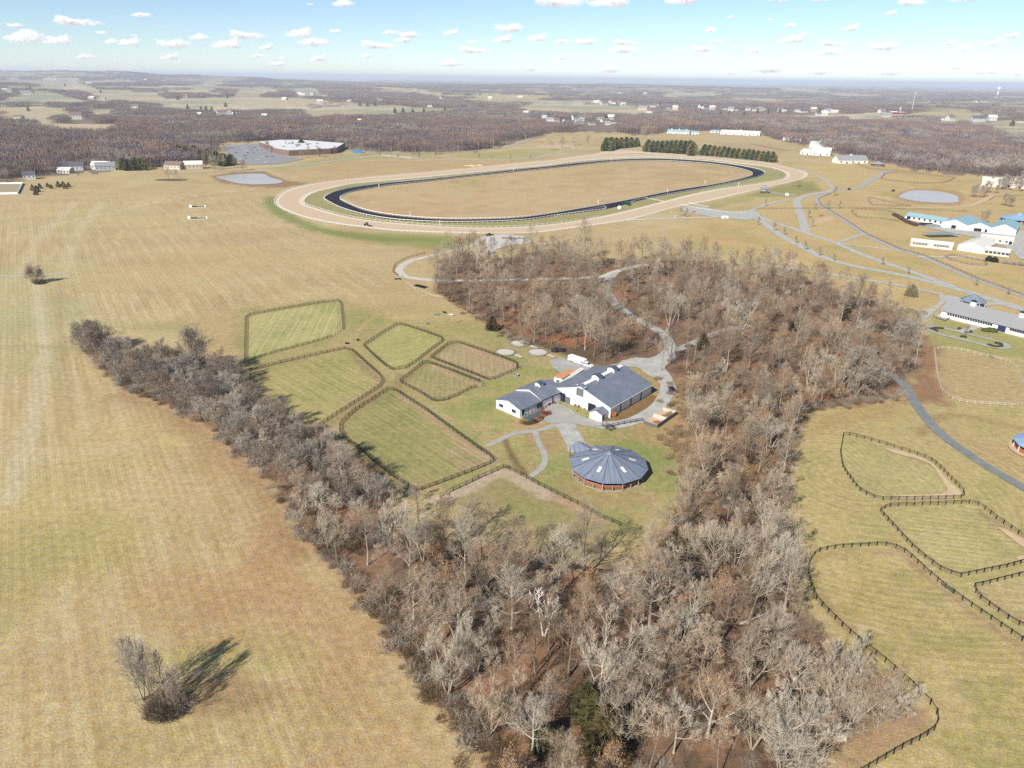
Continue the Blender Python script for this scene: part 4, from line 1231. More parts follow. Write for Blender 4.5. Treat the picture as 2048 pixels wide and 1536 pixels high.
BELT = PX([(1372, 790), (1390, 770), (1430, 740), (1600, 730), (1700, 730), (1832, 700), (1830, 740), (1790, 785), (1700, 805), (1620, 812), (1590, 860), (1568, 940), (1568, 1015), (1350, 1025), (1385, 960), (1395, 900), (1388, 850)])
UPPER = PX([(870, 576), (882, 520), (930, 508), (1000, 525), (1080, 505), (1180, 522), (1300, 520), (1390, 520), (1500, 545), (1600, 555), (1700, 592), (1790, 617), (1836, 660), (1832, 700), (1700, 728), (1430, 738), (1370, 752), (1340, 740), (1330, 715), (1290, 716), (1230, 716), (1200, 722), (1150, 708), (1110, 690), (1045, 682), (965, 635), (900, 605)])
cand = []
for poly, dmin, seed, kinds, hr in [
    (HEDGE, 4.6, 1, [('hedge_a', 3), ('hedge_b', 3), ('hedge_c', 2), ('droop_a', 1)], (8.0, 13.5)),
    (LOWER, 6.6, 2, [('tall_a', 4), ('tall_b', 1), ('tall_c', 1), ('spread_a', 3), ('vase_a', 4), ('vase_b', 3), ('pole_a', 2), ('pole_b', 2), ('droop_a', 1), ('leafy_b', 1)], (12, 19.5)),
    (SPARSE, 6.5, 3, [('tall_a', 1), ('pole_b', 2), ('tall_c', 1)], (11, 15)),
    (BELT, 6.0, 4, [('tall_b', 2), ('tall_c', 3), ('spread_b', 3), ('vase_a', 2), ('vase_b', 2), ('leafy_a', 3), ('leafy_b', 3), ('pole_a', 2), ('droop_a', 2)], (10, 18)),
    (UPPER, 7.9, 5, [('tall_a', 2), ('tall_b', 5), ('tall_c', 5), ('spread_a', 2), ('spread_b', 3), ('vase_b', 1), ('leafy_a', 2), ('leafy_b', 2), ('pole_a', 2)], (12, 21))]:
    bag = [k for k, w in kinds for _ in range(w)]
    rr = random.Random(seed)
    for p_ in poisson(poly, dmin, 9000, seed):
        k = rr.choice(bag)
        h = rr.uniform(*hr) * {'pole': .9, 'leafy_b': .55, 'leafy': .85, 'droop': .8}.get(k if k == 'leafy_b' else k.split('_')[0], 1)
        cand.append([p_[0], p_[1], k, h, rr.random() * 6.28, rr.uniform(.85, 1.15)])
LANDMARKS = [(185, 690, 'at the hedgerow\'s far tip'), (260, 725, 'near the hedgerow\'s far tip'), (330, 770, 'halfway along the hedgerow'), (430, 800, 'in the hedgerow beside the striped paddock'), (500, 860, 'in the hedgerow under the striped paddock'),
    (590, 900, 'in the hedgerow\'s bend by tan field'), (660, 950, 'in the hedgerow beside the longest paddock'), (745, 975, 'at the longest paddock\'s lower corner'), (650, 1060, 'on the wood corner facing tan field'),
    (780, 1080, 'in the thicket below the longest paddock'), (900, 1050, 'beside the sand-edged paddock'), (760, 1180, 'on the field edge below the corner'), (860, 1180, 'in the wood below the sand-edged paddock'), (870, 1320, 'along the wood\'s tan field edge'),
    (1000, 1190, 'behind the bleached dead tree'), (1000, 1330, 'in front of the bleached dead tree'), (1140, 1210, 'below the dark fence in the wood'), (1280, 1120, 'on the slope below the round pen'), (1300, 1250, 'around the leaf-strewn clearing'),
    (1420, 1080, 'in the belt below the round pen'), (1530, 1080, 'on the belt\'s pointed paddock side'), (1440, 1200, 'in the wood\'s inner east side'), (1560, 1190, 'on the wood edge by curved fence'), (1180, 1400, 'in the middle of the lower wood'),
    (1050, 1470, 'in the wood\'s narrow low tip'), (1200, 1560, 'at the very bottom of the wood'), (1380, 1350, 'in the heart of the lower wood'), (1420, 1500, 'at the bottom of the lower wood'), (1580, 1330, 'on the lower wood\'s east flank'),
    (1720, 1400, 'in the corner inside the curved fence'), (1600, 1480, 'on the strip inside the curved fence'), (1420, 870, 'behind the concrete bays'), (1420, 960, 'in the belt beside the round pen'), (1520, 960, 'in the belt facing the pointed paddock'),
    (1560, 850, 'at the grassy bay by the belt'), (1640, 780, 'on the edge above the pointed paddock'), (1760, 760, 'where the asphalt lane leaves the wood'), (1480, 780, 'behind the gravel yard'), (1800, 690, 'on the corner by the oval paddock')]
LM = np.array([(a, b) for a, b, c in LANDMARKS], float)
def look(k, h):
    s_ = {'tall': 'upright bare tree', 'spread': 'broad spreading bare tree', 'vase': 'many-stemmed bare tree', 'pole': 'slender bare tree', 'leafy': 'tree holding brown leaves', 'hedge': 'bushy grey bare tree', 'droop': 'drooping bare tree'}[k.split('_')[0]]
    return ('tall ' if h > 16.5 else 'small ' if h < 9.5 else '') + s_
cand.sort(key=lambda q: math.hypot(q[0], q[1]))
CAM2 = lambda q: proj(np.array([q[0], q[1], 0.0]))
vis = []
for q in cand:
    px_, py_ = CAM2(q)
    px2, py2 = proj(np.array([q[0], q[1], q[3]]))
    q += [px_, py_, py2 < 1520 and -30 < px_ < 2080]
seen = [q for q in cand if q[8]]
single, mass = seen[:285], seen[285:]
groups = {}
for q in single:
    i = int(np.argmin((LM[:, 0] - q[6]) ** 2 + ((LM[:, 1] - q[7]) * 1.6) ** 2))
    groups.setdefault((look(q[2], q[3]), i), []).append(q)
for (lk, i), lst in groups.items():
    lst.sort(key=lambda q: q[6])
    for j, q in enumerate(lst):
        plant(q[2], q[0], q[1], q[3], '%s %s%s' % (lk, LANDMARKS[i][2], rank(j, len(lst))), 'bare trees of the hedgerow and lower wood', rz=q[4], wide=q[5])

def instances(name, pts, protos, idx, rz, sc, label):
    me = bpy.data.meshes.new(name)
    me.vertices.add(len(pts))
    me.vertices.foreach_set('co', np.ascontiguousarray(pts, np.float32).ravel())
    for nm, ty, arr in (('which', 'INT', np.asarray(idx, np.int32)), ('turn', 'FLOAT', np.asarray(rz, np.float32))):
        me.attributes.new(nm, ty, 'POINT').data.foreach_set('value', arr)
    sc = np.asarray(sc, np.float32)
    if sc.ndim == 1: sc = np.repeat(sc[:, None], 3, 1)
    me.attributes.new('size', 'FLOAT_VECTOR', 'POINT').data.foreach_set('vector', np.ascontiguousarray(sc).ravel())
    coll = bpy.data.collections.new(name + ' kinds')
    for i, pm in enumerate(protos):
        coll.objects.link(bpy.data.objects.new('%s kind %02d' % (name, i), pm))
    ng = bpy.data.node_groups.new(name + ' scatter', 'GeometryNodeTree')
    ng.interface.new_socket('Geometry', in_out='INPUT', socket_type='NodeSocketGeometry')
    ng.interface.new_socket('Geometry', in_out='OUTPUT', socket_type='NodeSocketGeometry')
    n, l = ng.nodes, ng.links
    gi, go = n.new('NodeGroupInput'), n.new('NodeGroupOutput')
    ci = n.new('GeometryNodeCollectionInfo')
    ci.inputs['Collection'].default_value = coll
    ci.inputs['Separate Children'].default_value = True
    ci.inputs['Reset Children'].default_value = True
    ip = n.new('GeometryNodeInstanceOnPoints')
    ip.inputs['Pick Instance'].default_value = True
    def attr(nm, ty):
        a = n.new('GeometryNodeInputNamedAttribute')
        a.data_type = ty
        a.inputs['Name'].default_value = nm
        return a.outputs[0]
    l.new(gi.outputs[0], ip.inputs['Points'])
    l.new(ci.outputs[0], ip.inputs['Instance'])
    l.new(attr('which', 'INT'), ip.inputs['Instance Index'])
    cb = n.new('ShaderNodeCombineXYZ')
    l.new(attr('turn', 'FLOAT'), cb.inputs[2])
    l.new(cb.outputs[0], ip.inputs['Rotation'])
    l.new(attr('size', 'FLOAT_VECTOR'), ip.inputs['Scale'])
    l.new(ip.outputs[0], go.inputs[0])
    o = link(name, me)
    md = o.modifiers.new('scatter', 'NODES')
    md.node_group = ng
    return tag(o, label, kind='stuff')
kinds = sorted({q[2] for q in mass})
instances('upper_woodland', [(q[0], q[1], 0) for q in mass], [TREES[k][2] for k in kinds], [kinds.index(q[2]) for q in mass], [q[4] for q in mass],
          [[q[3] / TREES[q[2]][3] * q[5]] * 2 + [q[3] / TREES[q[2]][3]] for q in mass], 'dense bare grey-brown woodland between the barns and the racetrack')

# --- undergrowth: twiggy tufts on the woodland floor
def tuft(seed, r, h, n, col_mats, leaves=0):
    rr = np.random.RandomState(seed)
    P0, P1, R0, R1 = [], [], [], []
    for i in range(n):
        a, q = rr.rand() * 6.28, rr.rand() ** .6 * r
        b = np.array([math.cos(a) * q, math.sin(a) * q, 0])
        d = nrm(np.array([math.cos(a) * .8 * q / r + rr.normal(0, .35), math.sin(a) * .8 * q / r + rr.normal(0, .35), 1]))
        L = h * rr.uniform(.5, 1.1)
        m_ = b + d * L * .6
        e = m_ + nrm(d + rr.normal(0, .5, 3)) * L * .5
        P0 += [b, m_]
        P1 += [m_, e]
        R0 += [.035, .025]
        R1 += [.025, .012]
        for k in range(3):
            t = b + d * L * rr.uniform(.3, .9)
            P0.append(t)
            P1.append(t + nrm(d + rr.normal(0, .8, 3)) * L * .35)
            R0.append(.022)
            R1.append(.01)
    v, f = seg_prisms(P0, P1, R0, R1, 3)
    mi = np.zeros(len(f), int)
    if leaves:
        c = np.array(P1)[rr.randint(0, len(P1), leaves)] + rr.normal(0, .12, (leaves, 3))
        a, b = rr.normal(0, .06, (leaves, 3)), rr.normal(0, .06, (leaves, 3))
        f = np.vstack([f, np.arange(leaves * 4).reshape(-1, 4) + len(v)])
        v = np.vstack([v, np.stack([c - a, c + b, c + a, c - b], 1).reshape(-1, 3)])
        mi = np.concatenate([mi, np.ones(leaves, int)])
    return mesh_np('tuft', v, f, col_mats, mi)
BRUSH = twig_mat('brushwood', (150, 120, 96), (130, 108, 86), (142, 122, 90), 1.6)
BRIAR = twig_mat('briars', (146, 118, 92), (134, 116, 82), (154, 122, 94), 1.6)
REED = twig_mat('dry reeds', (204, 176, 136), (192, 166, 128), (180, 150, 116), 1.9)
TUFTS = [tuft(1, 1.3, 1.6, 60, [BRUSH, LEAF], 60), tuft(2, 1.6, 2.2, 70, [BRUSH, LEAF]), tuft(3, 1.2, 1.3, 70, [BRIAR, LEAF], 160), tuft(4, 1.8, 2.8, 70, [TWIG_H, LEAF]), tuft(5, 1.4, 2.0, 110, [REED, LEAF]), tuft(6, 1.5, 1.5, 80, [BRIAR, BRIAR], 120), tuft(7, 1.3, 2.4, 120, [twig_mat('dark vines', (132, 116, 98), (118, 106, 84), (136, 118, 102), 1.5), BRIAR], 30)]
ug = []
for poly, dm, sd_, bag in [(LOWER, 2.1, 11, (0, 0, 1, 2, 3, 5)), (BELT, 2.3, 12, (0, 1, 2, 3, 4, 5)), (HEDGE, 2.0, 13, (0, 1, 3, 3, 5)), (UPPER, 5.0, 14, (0, 1, 2, 3, 5)), (SPARSE, 5.0, 15, (0, 1, 4))]:
    for p_ in poisson(poly, dm, 12000, sd_):
        if vnoise(np.array([p_[0] / 7.]), np.array([p_[1] / 7.]), 300 + sd_)[0] > .42:
            ug.append((p_[0], p_[1], RND.choice(bag), RND.uniform(.5, 1.0)))
# briar fringe along the tan field and around the wood's corners
for pl, w, n_, bag in [(PX([(690, 1150), (770, 1235), (870, 1375), (1010, 1540), (1040, 1620)]), 3.0, 230, (0, 0, 2, 1, 3)), (PX([(180, 712), (250, 775), (330, 805), (440, 868), (560, 985), (610, 1070), (690, 1150)]), 1.8, 120, (0, 3, 3, 1)),
    (PX([(1360, 760), (1385, 820), (1392, 900), (1380, 960)]), 8, 150, (4, 4, 0, 4)), (PX([(1330, 880), (1365, 905), (1375, 935)]), 2.5, 50, (4,)), (PX([(880, 570), (905, 605), (965, 640), (1045, 690), (1110, 695)]), 3, 70, (0, 2, 3, 2)),
    (PX([(1620, 812), (1700, 806), (1790, 790)]), 3.5, 90, (0, 0, 2, 3)), (PX([(1588, 860), (1572, 940), (1570, 1010)]), 2.5, 60, (3, 2, 0))]:
    pl2 = resample(pl, 1.0)
    for k in range(n_):
        c = pl2[RND.randrange(len(pl2))]
        ug.append((c[0] + RND.gauss(0, w / 2), c[1] + RND.gauss(0, w / 2), RND.choice(bag), RND.uniform(.45, .95)))
instances('undergrowth', [(q[0], q[1], 0) for q in ug], TUFTS, [q[2] for q in ug], [RND.random() * 6.28 for q in ug], [q[3] for q in ug], 'brown brush, briars and dry reeds under the trees')

# --- single trees that stand out
def tree_px(kind, bx, by, ytop, label, group=None, name='bare_tree', wide=1.0, rz=None):
    g = P(bx, by)
    return plant(kind, g[0], g[1], height_at(bx, by, ytop), label, group, name, rz, wide)
tree_px('dead', 1088, 1272, 1178, 'bleached white dead tree in the middle of the lower wood', name='dead_tree')
tree_px('spread_a', 1298, 1262, 1082, 'large pale tree with curved trunk beside the leaf-strewn clearing')
tree_px('tall_c', 1166, 1162, 1000, 'tall dark-trunked oak standing on the dark fence in the wood', wide=1.1)
tree_px('spread_a', 690, 990, 872, 'large oak on the hedgerow edge leaning towards the tan field')
tree_px('tall_b', 1170, 700, 596, 'straight pale tree behind the white horse trailer', wide=.8)
tree_px('spread_b', 1210, 722, 610, 'broad grey tree behind the large barn roof')
tree_px('tall_a', 1322, 742, 655, 'slim tree in the gravel yard behind the large barn', wide=.7)
tree_px('tall_c', 1170, 520, 428, 'tall lone tree overlapping the racetrack\'s near straight', wide=.8)
tree_px('tall_a', 1066, 500, 442, 'upright tree against the racetrack\'s near straight')
tree_px('pole_a', 942, 520, 460, 'dark ivy-clad pole tree by the loop road', wide=.6)
tree_px('pole_a', 905, 548, 490, 'thin dark trunk by the loop road', wide=.5)
tree_px('pole_b', 857, 545, 508, 'slender leaning tree inside the loop road', wide=.9)
tree_px('hedge_b', 876, 575, 545, 'low dark evergreen-looking bush by the loop road', name='bush')
tree_px('thorny', 1715, 790, 690, 'pale twisted tree at the wood end by the asphalt lane', wide=1.0)
tree_px('hedge_c', 1800, 720, 640, 'weeping grey tree at the wood\'s end facing the oval paddock', wide=1.4)
for (bx, by, yt, k, lb) in [(75, 567, 524, 'hedge_a', 'round lone bushy tree in the middle of the tan field'), (338, 358, 330, 'spread_b', 'left one of two bare trees on the mulch island'), (353, 360, 336, 'spread_a', 'right one of two bare trees on the mulch island')]:
    tree_px(k, bx, by, yt, lb)
tree_px('hedge_b', 288, 1400, 1262, 'pale bare tree of the lone clump in the tan field', wide=.5)
tree_px('hedge_a', 306, 1412, 1318, 'short twiggy tree in the middle of the lone field clump', wide=.6)
tree_px('hedge_a', 358, 1428, 1352, 'low grey bush at the end of the lone field clump', name='bush', wide=.7)
tree_px('hedge_b', 66, 566, 532, 'smaller bush leaning on the round lone bushy tree', name='bush', wide=1.1)
tree_px('hedge_c', 86, 566, 536, 'second small bush hugging the round lone bushy tree', name='bush', wide=1.1)
tree_px('hedge_c', 340, 1412, 1290, 'dark vine-covered tree of the lone clump in the tan field', wide=.55)
for bx, by, n_, r_, lb in ((328, 1422, 13, 2.1, 'dense dark scrub under the lone clump in the tan field'), (78, 567, 6, 2.2, 'low scrub under the round lone bushy tree')):
    g = P(bx, by)
    o = thing('scrub', lb, 'bush', g)
    for k in range(n_):
        t_, q_ = RND.random() * 6.28, RND.random() ** .5 * r_
        link('brush', TUFTS[6], o, (math.cos(t_) * q_ * 1.25, math.sin(t_) * q_ * .9, 0), RND.random() * 6, RND.uniform(.75, 1.35))
tree_px('dead', 345, 1400, 1330, 'white broken dead branches in the lone field clump', name='dead_tree', wide=1.0)
for i, (bx, by, yt, k) in enumerate([(1605, 1500, 1390, 'vase_b'), (1650, 1452, 1352, 'vase_a'), (1690, 1480, 1388, 'spread_a'), (1712, 1438, 1345, 'vase_b'), (1752, 1455, 1372, 'vase_a'), (1766, 1418, 1330, 'vase_b'), (1786, 1445, 1362, 'vase_a'), (1640, 1530, 1430, 'spread_a'), (1655, 1405, 1318, 'vase_b'), (1560, 1545, 1420, 'vase_a')]):
    tree_px(k, bx, by, yt, 'pale fan-crowned tree massed inside the curved black fence' + rank(sorted([1605, 1650, 1690, 1712, 1752, 1766, 1786, 1640, 1655, 1560]).index(bx), 10), 'pale trees inside the curved fence', wide=1.15)
for i, (bx, by, yt, k) in enumerate([(178, 700, 634, 'hedge_a'), (200, 705, 640, 'hedge_b'), (232, 716, 668, 'hedge_a'), (330, 742, 690, 'hedge_b'), (388, 760, 650, 'hedge_c'), (408, 752, 644, 'tall_a'), (450, 775, 700, 'hedge_a'), (300, 770, 712, 'hedge_a'), (164, 697, 646, 'hedge_b'), (192, 711, 648, 'hedge_a'), (212, 700, 640, 'hedge_a'), (255, 722, 668, 'hedge_b')]):
    tree_px(k, bx, by, yt, 'full rounded grey tree standing above the hedgerow' + rank(sorted([178, 200, 232, 330, 388, 408, 450, 300, 164, 192, 212, 255]).index(bx), 12), 'tall trees of the hedgerow', wide=1.1)
# small young trees planted along the right roads, and along the country road
young = [(1516, 450, 'beside the second road, highest on the slope'), (1548, 462, 0), (1568, 470, 0), (1591, 486, 0), (1610, 500, 0), (1638, 512, 0), (1667, 522, 0), (1617, 436, 0), (1624, 454, 0), (1630, 420, 0), (1656, 418, 0), (1678, 418, 0), (1668, 392, 0), (1531, 412, 0), (1362, 432, 0), (1372, 434, 0), (1764, 530, 0), (1816, 548, 0), (1952, 572, 0), (2016, 590, 0)]
young.sort()
for i, q in enumerate(young):
    tree_px('small', q[0], q[1], q[1] - 21 + (i * 37 % 7), 'small bare young tree by the right-hand roads' + rank(i, len(young)), 'young trees planted along the right roads', 'young_tree')
yo2 = [(618, 313, 289), (640, 314, 292), (670, 310, 290), (722, 310, 282), (796, 320, 306), (839, 318, 302), (872, 316, 300), (958, 319, 306), (985, 320, 311), (1020, 322, 309), (1060, 321, 310)]
for i, q in enumerate(yo2):
    tree_px('spread_b' if i < 4 else 'small', q[0], q[1], q[2], 'bare tree along the country road beyond the racetrack' + rank(i, len(yo2)), 'trees along the country road', 'roadside_tree')
for i, q in enumerate([(1100, 300, 272), (1125, 297, 270), (1148, 291, 266), (1176, 291, 268), (1190, 291, 272), (1300, 272, 254), (1286, 274, 258)]):
    tree_px('spread_b' if i % 2 else 'vase_b', q[0], q[1], q[2], 'bare tree in the meadow behind the pine rows' + rank(i, 7) if False else 'bare tree in the meadow beyond the racetrack' + rank([0, 1, 2, 3, 4, 6, 5][i], 7), 'meadow trees beyond the racetrack', 'bare_tree')
for i, q in enumerate([(1966, 447, 418, 'round bare tree between the two blue roofs'), (2010, 412, 385, 'wide old tree in the small field by the right pond'), (2022, 414, 392, 'second old tree in the small field by the right pond'), (1660, 283, 262, 'bare tree beside the white barns')]):
    tree_px(['hedge_a', 'thorny', 'thorny', 'vase_b'][i], q[0], q[1], q[2], q[3])
rr = random.Random(5)
bl = [(1945 + i * 11 + rr.uniform(-4, 4), 392 - i * 1.5 + rr.uniform(-9, 6)) for i in range(10)] + [(1950, 386), (1980, 372), (2010, 368), (2040, 366), (2000, 380), (2035, 378)]
bl.sort()
for i, q in enumerate(bl):
    tree_px(['hedge_a', 'hedge_b', 'hedge_c'][i % 3], q[0], q[1], q[1] - rr.uniform(20, 30), 'bushy tree in the copse above the right pond' + rank(i, len(bl)), 'copse above the right pond', 'bushy_tree')

# --- evergreens
NEEDLE = twig_mat('pine needles', (104, 106, 66), (92, 100, 62), (126, 116, 72), .9)
def conifer(seed, h, r, n, blunt=.5, low=.05, mats=None):
    rr = np.random.RandomState(seed)
    z = low + (1 - low) * rr.rand(n) ** 1.15
    prof = np.clip((1 - z) ** blunt * 1.25, 0, 1) * np.clip((z - low) * 9 + .55, 0, 1)
    a = rr.rand(n) * 2 * np.pi
    q = r * prof * (1 - .45 * rr.rand(n) ** 2) * (1 + .18 * np.sin(a * 3 + seed) + .12 * np.sin(a * 5 + z * 9))
    c = np.stack([np.cos(a) * q, np.sin(a) * q, z * h], 1)
    s_ = r * .17
    d1 = np.stack([np.cos(a), np.sin(a), rr.normal(.1, .4, n)], 1) * s_ * rr.uniform(.7, 1.5, n)[:, None]
    d2 = rr.normal(0, 1, (n, 3)) * s_ * .55
    v = np.stack([c - d1 * .5 - d2, c - d1 * .5 + d2, c + d1], 1).reshape(-1, 3)
    return mesh_np('evergreen crown', v, np.arange(n * 3).reshape(-1, 3), mats or NEEDLE)
def cone_trunk(h, r):
    mb = MB()
    mb.tube([(0, 0, 0), (0, 0, h * .9)], [r, r * .2], 6)
    return mb.mesh('evergreen trunk', BARK_D)
PINES = [(cone_trunk(9, .2), conifer(i, 9, 3.4, 1700, .55, .04)) for i in range(3)]
SPRUCE = [(cone_trunk(9, .2), conifer(10 + i, 10, 2.6, 1200, .9, .03)) for i in range(2)]
OLIVE = twig_mat('olive cedar needles', (92, 84, 50), (80, 78, 46), (104, 90, 56), 1.5)
CEDAR = [(cone_trunk(9, .2), conifer(20 + i, 10, 2.8, 1100, .8, .03, OLIVE)) for i in range(2)]
def evergreen(protos, i, bx, by, ytop, label, group, name, far=False, wide=1.0):
    if far:
        g = G(bx, by)
        h = min((by - ytop) / FPX * math.hypot(g[0], g[1]) * .8, 19)
    else:
        g, h = P(bx, by), height_at(bx, by, ytop)
    t, c = protos[i % len(protos)]
    k = h / 9.2
    o = thing(name, label, 'tree', g, RND.random() * 6.28, group, (k * wide, k * wide, k))
    link('trunk', t, o)
    link('crown', c, o)
    return o
rows_ = [('the first pine row behind the racetrack', [(1212, 302, 276), (1222, 299, 274), (1232, 297, 274), (1242, 296, 274), (1252, 295, 274), (1262, 294, 274), (1273, 293, 276)]),
         ('the middle pine row behind the racetrack', [(1296, 303, 279)] + [(1305 + i * 9.2, 304 + i * .55, 281) for i in range(9)] + [(1384, 311, 284)]),
         ('the last pine row behind the racetrack', [(1408 + i * 9.7, 311 + i * .95, 289 + i * 1.05) for i in range(15)])]
for nm, lst in rows_:
    for i, q in enumerate(lst):
        evergreen(PINES, i, q[0], q[1], q[2] + RND.uniform(-1, 1), 'dark green pine in %s%s' % (nm, rank(i, len(lst))), 'pine rows behind the racetrack', 'pine_tree', wide=1.15)
ev = [(182, 345, 334, 1.1), (186, 346, 336, 1.0), (195, 347, 336, 1.0), (245, 349, 332, 1.3), (262, 349, 330, .9), (274, 349, 332, .9), (281, 349, 334, .9)]
ev = [(66, 381, 370), (74, 384, 372), (80, 377, 367), (96, 374, 366), (103, 377, 369), (117, 374, 363), (127, 372, 363), (131, 377, 367), (138, 374, 365), (72, 390, 380)]
for i, q in enumerate(sorted(ev)):
    evergreen(SPRUCE, i, *q, 'little dark shrub beside the white riding arena' + rank(i, len(ev)), 'young evergreens at the tan field corner', 'evergreen_shrub', wide=1.6)
ev = [(250, 340, 316), (258, 341, 318), (272, 340, 314), (284, 340, 316), (360, 316, 290), (376, 322, 292), (390, 318, 290), (404, 326, 300), (418, 324, 297), (434, 330, 302), (448, 332, 306), (462, 330, 308), (424, 315, 296), (604, 296, 278), (1822, 592, 570)]
for i, q in enumerate(sorted(ev)):
    evergreen(PINES, i, *q, ('dark holly-like evergreen at the wood corner by the stable court' if q[0] > 1500 else 'green pine between the tan field and the car park' + rank(i, len(ev) - 1)), 'pines by the car park' if q[0] < 1500 else None, 'pine_tree', wide=1.25)
fe = [(202, 186, 178), (57, 222, 214), (356, 200, 191), (376, 218, 209), (403, 223, 213), (413, 223, 212), (424, 223, 213), (452, 214, 202), (470, 234, 222), (455, 196, 184), (400, 168, 160), (502, 176, 169), (60, 176, 168), (720, 212, 202), (735, 212, 200), (750, 212, 202), (790, 226, 212), (806, 226, 213), (826, 228, 214), (848, 226, 213), (868, 234, 222), (884, 236, 222), (890, 224, 211), (1010, 242, 228), (1064, 232, 222), (940, 238, 226), (1140, 240, 230), (1212, 240, 228), (1230, 238, 228), (1440, 232, 220), (1458, 230, 216), (1515, 226, 210), (1536, 228, 214), (1560, 226, 214), (1488, 232, 222), (1640, 226, 214), (1780, 232, 224), (1900, 240, 230), (1985, 214, 206), (1320, 212, 204), (1352, 210, 203), (1180, 178, 172), (960, 190, 182), (250, 176, 170), (130, 172, 166), (2024, 252, 240)]
for i, q in enumerate(sorted(fe)):
    evergreen(SPRUCE, i, *q, 'distant dark evergreen%s' % rank(i, len(fe)) if i < 40 else 'distant dark evergreen on the right horizon woods' + rank(i - 40, len(fe) - 40), 'scattered evergreens in the far country', 'evergreen_tree', True, 1.3)

for i, (bx, by, yt, w_) in enumerate([(1170, 1425, 1370, 1.5), (1192, 1462, 1395, 1.5), (1206, 1500, 1425, 1.4), (1090, 1495, 1450, 1.6), (1345, 1120, 1070, 1.5), (1405, 700, 668, 1.3), (1590, 660, 632, 1.3), (985, 660, 634, 1.5), (1690, 640, 612, 1.3)]):
    evergreen(CEDAR, i, bx, by, yt, 'olive-green cedar among the bare trees of the wood' + rank(sorted([1170, 1192, 1206, 1090, 1345, 1405, 1590, 985, 1690]).index(bx), 9), 'cedars in the wood', 'cedar_tree', wide=w_)
for i, (x0, y0, x1, y1) in enumerate([(1275, 1188, 1312, 1222), (1180, 1330, 1215, 1345), (980, 1400, 960, 1440), (1480, 1250, 1530, 1236)]):
    a_, b_ = P(x0, y0), P(x1, y1)
    o = thing('fallen_log', 'grey fallen trunk lying in the lower wood' + rank([2, 1, 0, 3][i], 4), 'log', a_, 0, 'fallen trunks')
    d_ = b_ - a_
    mb = MB()
    mb.tube([(0, 0, .3), (d_[0] * .5, d_[1] * .5, .8), (d_[0], d_[1], 1.3)], [.24, .18, .08], 7)
    mb.build('log', BARK, o)
    mb = MB()
    mb.tube([(d_[0] * .6, d_[1] * .6, .9), (d_[0] * .7 + .8, d_[1] * .7 + .5, 2.0)], [.08, .03], 5)
    mb.build('broken_branch', BARK, o)
lv = [(1622, 740, 672), (1668, 765, 700), (1700, 770, 715), (1560, 720, 660), (1745, 730, 665), (1490, 900, 846), (1505, 1000, 948), (1130, 640, 600), (1460, 560, 515)]
for i, q in enumerate(sorted(lv)):
    tree_px('leafy_a', *q, 'tree still holding beige-brown leaves in the wood' + rank(i, len(lv)), 'leafy trees of the wood', wide=1.1)
cp = [(412, 338, 306), (428, 340, 310), (446, 338, 308), (470, 336, 312), (486, 341, 318), (575, 318, 298), (604, 316, 296), (640, 314, 294)]
for i, q in enumerate(cp):
    tree_px(['spread_b', 'hedge_a', 'tall_a'][i % 3], *q, 'bare tree round the warehouse car park' + rank(i, len(cp)), 'trees round the car park')
# --- far woods: one mass of many crowns
FARS = [twig_mat('far twigs %d' % i, *c_) for i, c_ in enumerate([((160, 142, 130), (150, 128, 116), (144, 122, 114), 1.4), ((150, 136, 132), (138, 124, 122), (132, 118, 120), 1.5), ((172, 146, 126), (160, 132, 114), (150, 126, 112), 1.4), ((140, 128, 128), (132, 120, 124), (146, 130, 128), 1.6), ((176, 164, 150), (160, 150, 138), (150, 136, 126), 1.3), ((152, 132, 118), (142, 124, 112), (128, 124, 96), 1.5)])]
FARB = twig_mat('far trunks', (160, 144, 134), (144, 126, 118), (132, 116, 112), 1.3)
FART = twig_mat('far twigs', (160, 146, 138), (150, 132, 124), (144, 126, 122), 1.35)
def far_tree(rr, x, y, h, rad_, V, F, M_):
    o = len(V)
    w = .22
    for k in range(3):
        a = 2.09 * k
        V.append((x + math.cos(a) * w, y + math.sin(a) * w, 0))
        V.append((x + math.cos(a) * w * .4, y + math.sin(a) * w * .4, h * .8))
    for k in range(3):
        j = (k + 1) % 3
        F += [(o + 2 * k, o + 2 * j, o + 2 * j + 1), (o + 2 * k, o + 2 * j + 1, o + 2 * k + 1)]
        M_ += [0, 0]
    n = int(rad_ * 13)
    for i in range(n):
        o = len(V)
        a = rr.random() * 6.28
        el = math.asin(rr.uniform(-.25, 1))
        d = Vector((math.cos(a) * math.cos(el), math.sin(a) * math.cos(el), math.sin(el)))
        c0 = Vector((x, y, h * .62))
        R_ = Vector((rad_, rad_, h * .38))
        k0, k1 = rr.uniform(.15, .5), rr.uniform(.8, 1.08)
        p0_ = c0 + Vector((d.x * R_.x, d.y * R_.y, d.z * R_.z)) * k0
        p1_ = c0 + Vector((d.x * R_.x, d.y * R_.y, d.z * R_.z)) * k1 + Vector((0, 0, rr.uniform(0, .8)))
        s_ = Vector((rr.uniform(-1, 1), rr.uniform(-1, 1), rr.uniform(-.5, .5))) * rr.uniform(.12, .3)
        V += [p0_ - s_ * .4, p1_ - s_, p1_ + s_]
        F.append((o, o + 1, o + 2))
        M_.append(1)
CLUMPS = []
